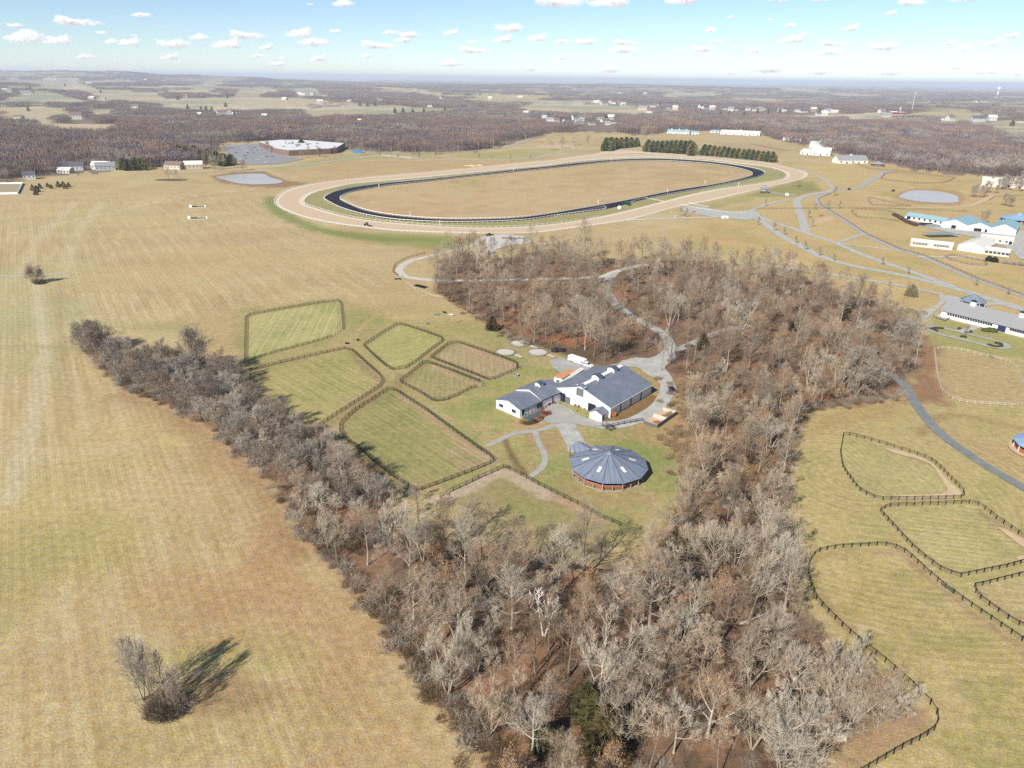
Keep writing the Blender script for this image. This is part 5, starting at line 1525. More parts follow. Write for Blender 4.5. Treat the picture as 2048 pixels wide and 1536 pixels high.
for ci_ in range(6):
    rr = random.Random(400 + ci_)
    V, F, M_ = [], [], []
    pts = []
    for k in range(400):
        p_ = (rr.uniform(-15, 15), rr.uniform(-15, 15))
        if math.hypot(*p_) < 16 and all(math.hypot(p_[0] - q[0], p_[1] - q[1]) > 5.4 for q in pts):
            pts.append(p_)
    for x_, y_ in pts:
        h = rr.uniform(12, 18)
        far_tree(rr, x_, y_, h, rr.uniform(2.8, 4.6), V, F, M_)
    CLUMPS.append(mesh_np('clump', np.array([tuple(v) for v in V]), np.array(F), [FARB, FARS[ci_]], np.array(M_)))
rr = np.random.RandomState(77)
allp, alls = [], []
for r0, r1, sp, sx in [(880, 3000, 21, 1.0), (3000, 6500, 34, 1.5), (6500, 15000, 70, 3.0)]:
    amax = math.radians(41)
    A_ = (r1 * r1 - r0 * r0) * amax
    n = int(A_ / sp ** 2)
    r_ = np.sqrt(rr.uniform(r0 * r0, r1 * r1, n))
    a_ = rr.uniform(-amax, amax, n)
    x_, y_ = r_ * np.sin(a_), r_ * np.cos(a_)
    k = is_far_wood(x_, y_)
    # open ground of the warehouse, its car park and the hamlets
    if r1 <= 3000:
        k &= r_ - np.interp(a_, TL_AZ, TL_R) > 12
    if r0 >= 3000:
        k &= fbm(x_, y_, 300, 510) < .7
    if r0 >= 6500:
        k &= fbm(x_, y_, 900, 160) < .58
    allp.append(np.stack([x_, y_, terrain(x_, y_) - .5], 1)[k])
    s_ = rr.uniform(.85, 1.15, n)[k]
    alls.append(np.stack([s_ * sx, s_ * sx, s_ * (1 if sx < 1.2 else .85)], 1))
allp, alls = np.vstack(allp), np.vstack(alls)
# hamlets: thin the wood in front of and around the houses
HOUSES_PX = [(78, 158, 9), (113, 160, 8), (178, 169, 14), (190, 168, 10), (200, 169, 9), (52, 189, 13), (62, 188, 10), (10, 182, 9), (20, 184, 8), (90, 163, 8), (100, 154, 10), (184, 198, 8), (207, 200, 6), (308, 141, 15),
    (235, 160, 6), (246, 159, 7), (258, 161, 6), (292, 160, 6), (310, 163, 8), (270, 216, 12), (155, 237, 12), (38, 238, 11), (372, 195, 8), (400, 230, 8), (445, 229, 14), (455, 229, 12), (470, 233, 8), (530, 234, 10), (600, 191, 8), (605, 192, 8), (625, 190, 8), (650, 192, 9), (640, 207, 8), (570, 200, 8),
    (700, 244, 7), (720, 242, 7), (860, 214, 8), (1053, 228, 10), (1090, 236, 12), (1100, 243, 14), (1112, 245, 10), (1132, 243, 9), (1150, 240, 12), (1158, 247, 12), (1165, 244, 10), (1184, 250, 10), (1200, 240, 12), (1210, 244, 12), (1222, 239, 10), (1228, 247, 9), (1215, 250, 8),
    (1193, 206, 12), (1208, 209, 16), (1220, 208, 12), (1228, 208, 9), (1246, 210, 8), (1286, 220, 14), (1306, 214, 10), (1312, 212, 8), (1338, 217, 9), (1350, 219, 11), (1298, 228, 8), (1402, 216, 12), (1410, 217, 10), (1424, 219, 8), (1450, 219, 8), (1462, 222, 10), (1470, 221, 8), (1496, 221, 9), (1512, 222, 10), (1520, 222, 10), (1528, 220, 8), (1560, 224, 8), (1568, 224, 7), (1595, 224, 9), (1606, 225, 10), (1626, 223, 10), (1640, 231, 12), (1655, 226, 10), (1668, 226, 9), (1648, 231, 12), (1763, 225, 10), (1772, 234, 13), (1890, 240, 10), (1900, 241, 12), (1955, 243, 16), (1983, 241, 10), (2040, 245, 8), (1955, 206, 6), (1860, 203, 6), (1990, 196, 8), (880, 196, 8), (980, 199, 8), (1040, 196, 8), (760, 200, 7), (700, 203, 7), (1240, 186, 9), (1290, 188, 9), (1380, 188, 9), (1430, 189, 9), (1150, 180, 8), (830, 178, 7),
    (150, 340, 16), (205, 338, 18), (212, 340, 14), (350, 338, 13), (388, 337, 15), (132, 346, 12), (60, 358, 9)]
_hp = []
for hx, hy, hw in HOUSES_PX:
    _hp.append(P(hx, hy) if hy > 300 else G(hx, hy))
HP = np.array(_hp)
keep = np.ones(len(allp), bool)
for i, (hx, hy, hw) in enumerate(HOUSES_PX):
    r_h = math.hypot(HP[i][0], HP[i][1])
    u = HP[i][:2] / r_h
    d = allp[:, :2] - HP[i][:2]
    along, across = d @ u, np.abs(d @ np.array([-u[1], u[0]]))
    clear = min(17 / (CAM_H / r_h + .002), 800)      # how far in front of a house woods would hide it
    keep &= ~((across < hw / FPX * r_h * .5 + 13) & (along < 22) & (along > -clear))
allp, alls = allp[keep], alls[keep]
pt = fbm(allp[:, 0], allp[:, 1], 260, 520) + .25 * (rr.rand(len(allp)) - .5)
idx = np.clip(((pt - .22) / .56 * 6).astype(int), 0, 5)
instances('far_woods', allp, CLUMPS, idx, rr.rand(len(allp)) * 6.28, alls, 'purplish brown bare woods covering the rolling far country')
print('far clumps', len(allp), 'near singles', len(single), 'mass', len(mass), 'tufts', len(ug))

# ================================================================== FENCES
WOODF = mat('dark stained fence boards', (52, 46, 44), .85, vary=.25, scale=2)
WOODT = mat('light brown fence boards', (104, 90, 82), .85, vary=.25, scale=2)  # lighter brown than the dark stained boards
BLACKF = mat('black fence', (34, 32, 36), .7, vary=.15, scale=2)
WHITEF = mat('white rail', (238, 236, 232), .5, vary=.04, scale=2, k=1.2)
GREYF = mat('weathered grey rail', (214, 206, 188), .8, vary=.15, scale=2)
_post = {}
def fence(name, label, px, closed, height, rails, spacing, m_, group=None, post=.14, smooth=False, wire=False, split_posts=True, gates=(), plank=.13):
    pts = PX(px)
    if smooth: pts = spline(pts, 1.0, closed)
    st = resample(pts, spacing, closed)
    n = len(st)
    o = thing(name, label, 'fence', (st[0][0], st[0][1], 0), 0, group)
    ox, oy = st[0]
    key = (height, post, m_.name)
    if key not in _post:
        mb = MB()
        mb.box((0, 0, (height + .12) / 2), (post, post, height + .12))
        _post[key] = mb.mesh('fence post', m_)
    skip = set()
    for a, b in gates:
        ga, gb = P(*a)[:2], P(*b)[:2]
        for i in range(n):
            mid = (st[i] + st[(i + 1) % n]) / 2
            c = (ga + gb) / 2
            if np.linalg.norm(mid - c) < np.linalg.norm(ga - gb) / 2: skip.add(i)
    if split_posts:
        for i in range(n):
            q = st[(i + 1) % n] - st[i - 1]
            link('post', _post[key], o, (st[i][0] - ox, st[i][1] - oy, 0), math.atan2(q[1], q[0]))
    else:
        mb = MB()
        for i in range(n):
            mb.box((st[i][0] - ox, st[i][1] - oy, (height + .1) / 2), (post, post, height + .1))
        tag(mb.build('post_row', m_, o), kind='stuff')
    for r_ in range(rails):
        z = height * (1 - r_ / max(rails, 1)) - .06 - (.04 if r_ else 0)
        mb = MB()
        for i in range(n if closed else n - 1):
            if i in skip: continue
            a, b = st[i], st[(i + 1) % n]
            q = b - a
            L = np.linalg.norm(q)
            mb.box(((a[0] + b[0]) / 2 - ox, (a[1] + b[1]) / 2 - oy, z + RND.uniform(-.015, .015)), (L - .01, .05, plank), math.atan2(q[1], q[0]))
        mb.build('rail', m_, o)
    if wire:
        mb = MB()
        for z in np.linspace(.12, height - .25, 5):
            for i in range(n if closed else n - 1):
                if i in skip: continue
                a, b = st[i], st[(i + 1) % n]
                q = b - a
                mb.box(((a[0] + b[0]) / 2 - ox, (a[1] + b[1]) / 2 - oy, z), (np.linalg.norm(q), .012, .012), math.atan2(q[1], q[0]))
        tag(mb.build('wire_mesh', m_, o), kind='stuff')
    return o
PG = 'dark board fences of the home paddocks'
fence('paddock_fence', 'dark board fence round the farthest striped paddock', FENCES['F1'], True, 1.35, 3, 2.6, WOODF, PG, gates=[((668, 673), (686, 660))])
fence('paddock_fence', 'dark board fence of the paddock running into the hedgerow', FENCES['F2'], False, 1.35, 3, 2.6, WOODF, PG)
fence('paddock_fence', 'dark board fence round the small five-sided green paddock', FENCES['F3'], True, 1.35, 3, 2.6, WOODF, PG)
fence('paddock_fence', 'dark board fence round the browner paddock below the sand pens', FENCES['F4'], True, 1.35, 3, 2.5, WOODF, PG)
fence('paddock_fence', 'dark board fence round the smallest paddock in the middle', FENCES['F5'], True, 1.35, 3, 2.5, WOODF, PG, gates=[((967, 767), (946, 776))])
fence('paddock_fence', 'dark board fence round the long large paddock', FENCES['F6'], True, 1.35, 3, 2.5, WOODF, PG)
fence('paddock_fence', 'dark board fence of the sand-edged paddock below the path', FENCES['F7'], False, 1.35, 3, 2.5, WOODF, PG)
fence('paddock_fence', 'short dark board fence among the trees of the lower wood', FENCES['F8'], False, 1.35, 3, 2.5, WOODF, PG)
fence('paddock_fence', 'short dark board fence beside the barn drive', [(1213, 857), (1240, 850), (1285, 842)], False, 1.3, 3, 2.4, WOODF, PG)
fence('paddock_fence', 'low dark fence of the little pen by the barn drive', [(1204, 853), (1222, 863), (1232, 858), (1213, 852)], False, 1.2, 3, 2.2, WOODF, PG)
RG_ = 'black mesh fences of the right-hand paddocks'
fence('mesh_fence', 'black mesh fence round the pointed paddock with sand strip', FENCES['R1'], True, 1.3, 1, 2.35, BLACKF, RG_, post=.16, smooth=False, wire=True)
fence('mesh_fence', 'black mesh fence round the square striped paddock', FENCES['R2'], True, 1.3, 1, 2.35, BLACKF, RG_, post=.16, wire=True)
fence('mesh_fence', 'black mesh fence along the top of the biggest right paddock', FENCES['R3'], False, 1.3, 1, 2.35, BLACKF, RG_, post=.16, wire=True)
fence('mesh_fence', 'black mesh fence curving round the wood corner', FENCES['R3b'], False, 1.3, 1, 2.3, BLACKF, RG_, post=.16, wire=True)
fence('mesh_fence', 'black mesh fence of the half-seen paddock at the frame edge', FENCES['R4'], True, 1.3, 1, 2.35, BLACKF, RG_, post=.16, wire=True)
fence('oval_fence', 'pale slim-posted fence round the oval paddock below the stable', FENCES['R0'], True, 1.3, 2, 2.6, GREYF, None, post=.17)
# gate in the big right paddock
def field_gate(label, a, b, m_, h=1.2):
    ga, gb = P(*a), P(*b)
    q = gb - ga
    L = float(np.linalg.norm(q))
    o = thing('field_gate', label, 'gate', ga, math.atan2(q[1], q[0]), 'field gates')
    mb = MB()
    mb.box((.06, 0, h / 2 + .1), (.08, .06, h)); mb.box((L - .06, 0, h / 2 + .1), (.08, .06, h))
    mb.build('gate_frame', m_, o)
    for k in range(5):
        m2 = MB()
        m2.box((L / 2, 0, .2 + k * (h - .1) / 4), (L - .2, .04, .07))
        m2.build('bar', m_, o)
    return o
GATEG = mat('green grey gate', (96, 112, 108), .5, metal=.3)
field_gate('grey-green tube gate in the biggest right paddock fence', (1881, 1170), (1906, 1187), GATEG)
field_gate('grey metal gate at the top of the oval paddock', (1968, 712), (1988, 718), GATEG)
field_gate('grey tube gate at the long paddock\'s near path', (952, 896), (962, 902), GATEG)

# racetrack rails
def rail_ring(label, ring, off, m_, post_gap, gaps=(), h=1.15, zr=.2, group='white rails of the racetracks'):
    pl = RING[ring]
    n = len(pl)
    t = np.roll(pl, -1, 0) - np.roll(pl, 1, 0)
    t /= np.linalg.norm(t, axis=1)[:, None]
    cen = pl.mean(0)
    nr = np.stack([-t[:, 1], t[:, 0]], 1)
    sgn = np.sign(((pl - cen) * nr).sum(1)).mean()
    pl = pl + nr * np.sign(sgn) * off
    o = thing('racetrack_rail', label, 'rail', (pl[0][0], pl[0][1], 0), 0, group)
    st = resample(pl, post_gap, True)
    def skipped(p_):
        x_, y_ = proj(np.array([p_[0], p_[1], 0]))
        return any(x0 < x_ < x1 and y0 < y_ < y1 for x0, y0, x1, y1 in gaps)
    mb, mp = MB(), MB()
    ox, oy = pl[0]
    for i in range(len(st)):
        a, b = st[i], st[(i + 1) % len(st)]
        if skipped(a): continue
        q = b - a
        L = np.linalg.norm(q)
        mb.box(((a[0] + b[0]) / 2 - ox, (a[1] + b[1]) / 2 - oy, h), (L, .22, zr), math.atan2(q[1], q[0]))
        mp.box((a[0] - ox, a[1] - oy, h / 2), (.2, .2, h))
    mb.build('rail', m_, o)
    tag(mp.build('post_row', m_, o), kind='stuff')
    return o
rail_ring('white outer rail along the sand racetrack', 'so', .6, WHITEF, 4.0, [(968, 455, 1062, 490), (1358, 395, 1395, 425)], h=1.1, zr=.12)
rail_ring('white rail on the inside of the sand racetrack', 'si', -.6, WHITEF, 5.0, [(1200, 380, 1400, 440)], h=1.1, zr=.1)
rail_ring('white rail on the outside of the black track', 'bo', .5, WHITEF, 4.2, [(1212, 395, 1300, 430)], zr=.34)
rail_ring('white rail on the inside of the black track', 'bi', -.5, WHITEF, 4.2, zr=.34)
fence('white_rail_fence', 'white rail wing at the starting gate opening', [(1255, 408), (1275, 400), (1290, 396.5), (1328, 404)], False, 1.2, 2, 3.0, WHITEF, 'short white rail fences', smooth=False)
fence('white_rail_fence', 'white rail end curling beside the black track', [(1110, 433), (1160, 424), (1208, 414), (1213, 416), (1208, 419)], False, 1.2, 1, 3.0, WHITEF, 'short white rail fences')
fence('white_rail_fence', 'white rails flanking the gravel apron onto the racetrack', [(1378, 407), (1415, 415), (1420, 412)], False, 1.2, 2, 3.0, WHITEF, 'short white rail fences')
fence('white_rail_fence', 'white rail line from the apron towards the second road', [(1362, 411), (1400, 419), (1450, 426), (1490, 427)], False, 1.2, 1, 3.4, WHITEF, 'short white rail fences')
for px_, cl, lb, m_ in [([(1762, 358), (1770, 347), (1790, 346), (1850, 350), (1911, 356), (1890, 366), (1840, 367), (1790, 363)], True, 'dark board fence round the far paddock above the pond', WOODF),
        ([(1738, 395), (1770, 403), (1825, 413), (1745, 411), (1736, 402)], True, 'thin board fence round the small paddock by the pond path', WOODT),
        ([(1702, 423), (1715, 419), (1776, 422), (1798, 432), (1797, 443), (1760, 438), (1715, 435)], True, 'thin board fence round the grass paddock by the blue roofs', WOODT),
        ([(1512, 418), (1600, 418), (1680, 417), (1780, 418), (1860, 421), (1935, 424)], False, 'long straight board fence across the right fields', WOODT),
        ([(1978, 402), (1988, 394), (2048, 391), (2100, 395), (2100, 415)], False, 'board fence of the small field with two old trees', WOODT),
        ([(1890, 515), (1905, 511), (1965, 522), (1976, 532), (1940, 530), (1900, 520)], True, 'thin board fence of the sandy paddock by the cream stable', WOODT),
        ([(1660, 388), (1637, 398), (1640, 410), (1690, 440), (1735, 470), (1800, 499), (1850, 513), (1900, 534), (1960, 560), (2048, 592)], False, 'board fence along the darker lane', WOODT),
        ([(1700, 325), (1740, 338), (1800, 343), (1860, 348)], False, 'board fence under the far right woods', WOODF),
        ([(1500, 288), (1560, 300), (1650, 308), (1680, 316)], False, 'board fence in front of the white barns', WOODF),
        ([(500, 336.5), (617, 327.5), (705, 315.5), (764, 311.5), (822, 316)], False, 'rail fence along the country road', WHITEF),
        ([(800, 552), (812, 566), (832, 580), (858, 592), (885, 597)], False, 'pale rail fence outside the loop road bend', GREYF),
        ([(796, 552), (785, 545), (790, 530), (812, 518), (850, 508)], False, 'dark rail fence on the outer side of the loop road', WOODF)]:
    fence('board_fence', lb, px_, cl, 1.3, 2, 4.0, m_, 'board fences of the far fields', post=.16, split_posts=False, plank=.16)

# ================================================================== BUILDINGS
WHITEP = mat('white painted boards', (246, 244, 240), .6, vary=.03, scale=1.2, k=1.3)
CREAMP = mat('cream painted boards', (240, 232, 214), .6, vary=.04, scale=1.2, k=1.3)
TRIM = mat('dark trim', (74, 74, 88), .6, vary=.1)
GLASS = mat('dark window glass', (52, 58, 70), .12, vary=.1, spec=.6)
DARKIN = mat('dark doorway', (40, 42, 56), .9, vary=.2)
GREYDOOR = mat('grey door boards', (120, 124, 126), .6, vary=.08)
TRANSLUC = mat('translucent ridge panel', (236, 232, 222), .4, vary=.04, k=1.3)
BLUEROOF = mat('pale blue metal roof', (158, 192, 198), .5, vary=.06, scale=.8)
CREAMROOF = mat('cream metal roof', (226, 220, 206), .5, vary=.04, scale=.6, k=1.35)
GREYROOF = mat('grey shingle roof', (158, 158, 158), .85, vary=.1, scale=3)
BRICKW = mat('brown brick wall', (142, 116, 106), .85, vary=.1)

def metal_roof(name, c, axis='X', pitch=.45, k=None, rough=.42):
    """standing-seam sheet: fine ribs as bump, slight tone change from sheet to sheet"""
    M = mat(name, c, rough, vary=.05, scale=.5, spec=.45, k=k)
    n, l = M.node_tree.nodes, M.node_tree.links
    bs = n['Principled BSDF']
    tc = n.new('ShaderNodeTexCoord')
    wv = n.new('ShaderNodeTexWave')
    wv.wave_type = 'BANDS'
    wv.bands_direction = axis
    wv.inputs['Scale'].default_value = 2 * math.pi / pitch / 20 * 1.0
    wv.inputs['Distortion'].default_value = 0
    l.new(tc.outputs['Object'], wv.inputs['Vector'])
    bp = n.new('ShaderNodeBump')
    bp.inputs['Distance'].default_value = .05
    bp.inputs['Strength'].default_value = .8
    l.new(wv.outputs['Fac'], bp.inputs['Height'])
    l.new(bp.outputs[0], bs.inputs['Normal'])
    w2 = n.new('ShaderNodeTexWave')          # dark lap joints between sheets
    w2.bands_direction = axis
    w2.inputs['Scale'].default_value = 2 * math.pi / 1.5 / 20
    l.new(tc.outputs['Object'], w2.inputs['Vector'])
    mr = n.new('ShaderNodeMapRange')
    mr.inputs[1].default_value, mr.inputs[2].default_value = .8, 1.0
    mr.inputs[3].default_value, mr.inputs[4].default_value = 1.03, .78
    l.new(w2.outputs['Fac'], mr.inputs[0])
    ns = n.new('ShaderNodeTexNoise')
    ns.inputs['Scale'].default_value = .35
    ns.inputs['Detail'].default_value = 6
    l.new(tc.outputs['Object'], ns.inputs['Vector'])
    m3 = n.new('ShaderNodeMapRange')
    m3.inputs[1].default_value, m3.inputs[2].default_value, m3.inputs[3].default_value, m3.inputs[4].default_value = .3, .7, .86, 1.12
    l.new(ns.outputs[0], m3.inputs[0])
    mm = n.new('ShaderNodeMath')
    mm.operation = 'MULTIPLY'
    l.new(mr.outputs[0], mm.inputs[0])
    l.new(m3.outputs[0], mm.inputs[1])
    hs = n.new('ShaderNodeHueSaturation')
    src = bs.inputs['Base Color'].links[0].from_socket
    l.new(src, hs.inputs['Color'])
    l.new(mm.outputs[0], hs.inputs['Value'])
    l.new(hs.outputs[0], bs.inputs['Base Color'])
    return M
BARNROOF = metal_roof('blue-grey metal roof', (132, 139, 151), 'X', .6)
PENROOF = metal_roof('slate grey pen roof', (138, 148, 164), 'X', .6)

CUPROOF = mat('dark cupola roof', (92, 98, 114), .5, vary=.08)
def frame(p0, p1):
    a, b = P(*p0), P(*p1)
    d = b - a
    return a, math.atan2(d[1], d[0]), float(np.hypot(d[0], d[1]))

def gable_house(o, L, W, he, hr, wall, roof, over=.5, th=.14, x0=0.0, ridge_y=None, name_wall='wall', name_roof='roof', eave_l=None):
    """walls and a pitched roof, ridge along local x; the near long side is y = 0, the far one y = W"""
    ym = W / 2 if ridge_y is None else ridge_y
    hl = he if eave_l is None else eave_l
    mb = MB()
    x1 = x0 + L
    vs_ = []
    for x in (x0, x1):
        vs_ += [(x, 0, 0), (x, W, 0), (x, W, hl), (x, ym, hr), (x, 0, he)]
    mb.add(vs_, [(0, 4, 3, 2, 1), (5, 6, 7, 8, 9), (0, 5, 9, 4), (1, 2, 7, 6), (4, 9, 8, 3), (3, 8, 7, 2)])
    w_ = mb.build(name_wall, wall, o)
    mb = MB()
    s1, s2 = (hr - he) / ym, (hr - hl) / (W - ym)
    e = .02
    xa, xb = x0 - over * .6, x1 + over * .6
    mb.slab([(xa, -over, he - s1 * over + th + e), (xb, -over, he - s1 * over + th + e), (xb, ym, hr + th + e), (xa, ym, hr + th + e)], th)
    mb.slab([(xa, ym, hr + th + e), (xb, ym, hr + th + e), (xb, W + over, hl - s2 * over + th + e), (xa, W + over, hl - s2 * over + th + e)], th)
    r_ = mb.build(name_roof, roof, o)
    return w_, r_

def opening(o, side, u, z, w, h, m_, name, L=0, W=0, frame_m=None, bars=0, depth=.06):
    """a door or window set proud of a wall; side: 'x0', 'x1' (gable ends) or 'y0', 'y1' (long sides)"""
    out = {'x0': (-1, 0), 'x1': (1, 0), 'y0': (0, -1), 'y1': (0, 1)}[side]
    c = {'x0': (0, u), 'x1': (L, u), 'y0': (u, 0), 'y1': (u, W)}[side]
    cx_, cy_ = c[0] + out[0] * depth / 2, c[1] + out[1] * depth / 2
    along_x = side[0] == 'y'
    mb = MB()
    mb.box((cx_, cy_, z + h / 2), ((w, depth, h) if along_x else (depth, w, h)))
    p_ = mb.build(name, m_, o)
    if frame_m:
        mb = MB()
        t = .12
        fx, fy = c[0] + out[0] * (depth + .03) / 2, c[1] + out[1] * (depth + .03) / 2
        def bar(du, dz, bw, bh):
            mb.box((fx + (du if along_x else 0), fy + (0 if along_x else du), z + dz), ((bw, depth + .03, bh) if along_x else (depth + .03, bw, bh)))
        bar(0, h + t / 2, w + 2 * t, t); bar(0, -t / 2, w + 2 * t, t)
        bar(-w / 2 - t / 2, h / 2, t, h); bar(w / 2 + t / 2, h / 2, t, h)
        for k in range(bars):
            bar(-w / 2 + w * (k + 1) / (bars + 1), h / 2, .06, h)
        mb.build('window_frame' if 'window' in name else 'door_frame', frame_m, p_)
    return p_

def cupola(o, x, y, z, w, d, h, wall, roof):
    mb = MB()
    mb.span(x - w / 2, x + w / 2, y - d / 2, y + d / 2, z, z + h)
    c_ = mb.build('cupola', wall, o)
    mb = MB()
    e = .25
    mb.slab([(x - w / 2 - e, y - d / 2 - e, z + h - .08), (x + w / 2 + e, y - d / 2 - e, z + h - .08), (x + w / 2 + e, y, z + h + .62), (x - w / 2 - e, y, z + h + .62)], .08)
    mb.slab([(x - w / 2 - e, y, z + h + .62), (x + w / 2 + e, y, z + h + .62), (x + w / 2 + e, y + d / 2 + e, z + h - .08), (x - w / 2 - e, y + d / 2 + e, z + h - .08)], .08)
    vs_ = [(x - w / 2, y - d / 2, z + h), (x - w / 2, y + d / 2, z + h), (x - w / 2, y, z + h + .54), (x + w / 2, y - d / 2, z + h), (x + w / 2, y + d / 2, z + h), (x + w / 2, y, z + h + .54)]
    mb.build('cupola_roof', roof, c_)
    m2 = MB()
    m2.add(vs_, [(0, 2, 1), (3, 4, 5), (0, 3, 5, 2), (1, 2, 5, 4)])
    m2.build('cupola_gable', wall, c_)
    return c_

# ---- the large barn
a, rz, L = frame((1218.6, 835.7), (1299.7, 788.4))
W, HE, HR = 25.75, 4.25, 8.4
barn = thing('large_barn', 'large white barn with broad blue-grey metal roof and two cupolas', 'barn', a, rz)
gable_house(barn, L, W, HE, HR, WHITEP, BARNROOF, .7)
sl = (HR - HE) / (W / 2)
mb = MB()
mb.span(1.2, L - .6, W / 2 - .9, W / 2 + .9, HR - .05, HR + .34)
mb.build('ridge_skylight', TRANSLUC, barn)
for x in (10.2, 20.6):
    cupola(barn, x, W / 2, HR - .55, 2.5, 3.0, 1.75, WHITEP, CUPROOF)
# hay door dormer on the front gable
mb = MB()
mb.span(-.35, 0.9, W / 2 - 1.9, W / 2 + 1.9, 4.6, HR + .1)
d_ = mb.build('hay_dormer', WHITEP, barn)
mb = MB()
mb.slab([(-.9, W / 2 - 2.3, HR - .15), (1.4, W / 2 - 2.3, HR - .15), (1.4, W / 2, HR + .75), (-.9, W / 2, HR + .75)], .1)
mb.slab([(-.9, W / 2, HR + .75), (1.4, W / 2, HR + .75), (1.4, W / 2 + 2.3, HR - .15), (-.9, W / 2 + 2.3, HR - .15)], .1)
mb.build('dormer_roof', BARNROOF, d_)
for s_ in (-1, 1):
    mb = MB()
    mb.span(-.43, -.352, W / 2 + s_ * .82 - .78, W / 2 + s_ * .82 + .78, 4.75, 7.75)
    mb.build('hay_door', GREYDOOR, barn)
for u, w_, h_ in ((21.0, 2.9, 3.3), (7.6, 3.2, 3.0)):
    opening(barn, 'x0', u, .02, w_, h_, DARKIN, 'barn_door', L, W, TRIM)
mb = MB()
mb.span(-.16, -.07, 17.2, 19.3, .1, 2.6)
mb.build('sliding_door', GREYDOOR, barn)
# right flank: white infill panels between dark posts under the eave
for k in range(4):
    xa, xb = L * k / 4 + .25, L * (k + 1) / 4 - .25
    mb = MB()
    mb.span(xa, xb, -.1, -.002, .05, 3.25)
    mb.build('wall_panel', WHITEP, barn)
mb = MB()
mb.span(.1, L - .1, -.06, -.001, 3.3, 4.15)
mb.build('painted_eave_shade', TRIM, barn)  # dark strip put under the eave to stand for its shade
for k in range(5):
    mb = MB()
    x = min(max(L * k / 4, .15), L - .15)
    mb.span(x - .17, x + .17, -.3, -.11, 0, 4.05)
    mb.build('post', TRIM if 0 < k < 4 else WHITEP, barn)
mb = MB()
mb.tube([(-.3, -.75, 4.0), (L + .3, -.75, 4.0)], .09, 6)
mb.build('gutter', WHITEP, barn)
for u in (3.5, 10.6, 12.4, 15.0):
    mb = MB()
    mb.span(-.5, -.1, u - .45, u + .45, .02, .5)
    mb.build('planter_box', BARK_D, barn)

# ---- the lower stable/office block in two parts
a, rz, L1 = frame((1039.6, 836.7), (1082.5, 818))
off = thing('stable_office', 'white two-part stable block with blue-grey roofs beside the large barn', 'building', a, rz)
W1 = 12.0
gable_house(off, L1, W1, 3.3, 4.95, WHITEP, BARNROOF, .45)
for u in (9.4, 3.0):
    for s_ in (-.5, .5):
        opening(off, 'x0', u + s_, 1.3, .8, 1.0, GLASS, 'window', L1, W1, TRIM)
# recessed glazed porch on the right side
mb = MB()
mb.span(2.2, L1 - 2.6, -.08, -.002, .05, 2.7)
mb.build('porch_wall', WHITEP, off)
for x0_, x1_ in ((.15, 2.1), (L1 - 2.5, L1 - .2)):
    mb = MB()
    mb.span(x0_, x1_, -.05, -.003, .9, 2.9)
    g_ = mb.build('porch_window', GLASS, off)
    mb = MB()
    for q in np.linspace(x0_, x1_, 3):
        mb.span(q - .05, q + .05, -.1, -.051, .3, 3.0)
    mb.build('window_frame', TRIM, g_)
for k in range(4):
    mb = MB()
    x = .1 + k * (L1 - .2) / 3
    mb.span(x - .08, x + .08, -.62, -.46, .05, 3.1)
    mb.build('porch_post', TRIM if k else WHITEP, off)
L2, W2 = 12.3, 12.75
gable_house(off, L2, W2, 3.75, 5.85, WHITEP, BARNROOF, .5, x0=L1 + .02, name_wall='upper_wall', name_roof='upper_roof')
for k in range(2):
    mb = MB()
    mb.span(L1 + .5 + k * 5.8, L1 + 5.6 + k * 5.8, -.09, -.002, .05, 2.9)
    mb.build('wall_panel', WHITEP, off)
for k in range(3):
    mb = MB()
    x = L1 + .2 + k * 5.85
    mb.span(x - .16, x + .16, -.25, -.095, 0, 3.6)
    mb.build('post', TRIM, off)
mb = MB()
mb.span(L1 + .1, L1 + L2, -.05, -.001, 3.0, 3.65)
mb.build('painted_eave_shade', TRIM, off)  # dark strip standing in for the eave's shade, as on the barn
cupola(off, L1 + 5.6, W2 / 2, 5.2, 2.2, 2.4, 1.5, WHITEP, CUPROOF)
for u in (8.6, 9.8):
    opening(off, 'x1', u, .05, 1.0, 2.1, DARKIN, 'door', L1 + L2, W2)

# patio and planting in front of the stable office
PATIO = mat('blue slate paving', (84, 96, 108), .7, c2=(104, 114, 122), scale=1.2)
a_, rz_, _ = frame((1039.6, 836.7), (1082.5, 818))
patio = tag(link('patio', None, None, a_, rz_), 'dark blue slate patio before the stable office', 'patio')
mb = MB()
mb.span(.8, 11.6, -4.4, -.72, 0, .12)
mb.build('patio_base', PATIO, patio)
pv = MB()
pv.box((0, 0, .02), (.86, .86, .04))
pvm = pv.mesh('paving stone', PATIO)
for i in range(12):
    for j in range(4):
        link('paving_stone', pvm, patio, (1.25 + i * .89, -1.18 - j * .89, .125 + .004 * ((i * 7 + j * 3) % 3)))
mb = MB()
for i in range(13):
    mb.box((.9 + i * .9, -4.34, .55), (.05, .05, .9))
mb.box((6.2, -4.34, 1.02), (10.9, .05, .06))
mb.build('railing', TRIM, patio)
for k, (x, y, w_) in enumerate([(14.2, -2.2, 2.6), (14.8, -4.0, 2.4)]):
    mb = MB()
    mb.span(x - w_ / 2, x + w_ / 2, y - .5, y + .5, 0, .13)
    mb.build('step_slab', PATIO, patio)

# ---- little shed against the barn
a, rz, Ls = frame((1203, 844), (1218, 833.5))
shed = thing('gable_shed', 'small white gabled shed against the barn corner', 'shed', a, rz)
Ws = 4.9
gable_house(shed, Ls, Ws, 2.5, 3.6, WHITEP, BARNROOF, .25)
opening(shed, 'y0', 1.1, .05, .9, 2.0, GREYDOOR, 'door', Ls, Ws, TRIM)
opening(shed, 'y0', Ls - 1.2, .3, 1.2, 1.7, WHITEP, 'side_panel', Ls, Ws)

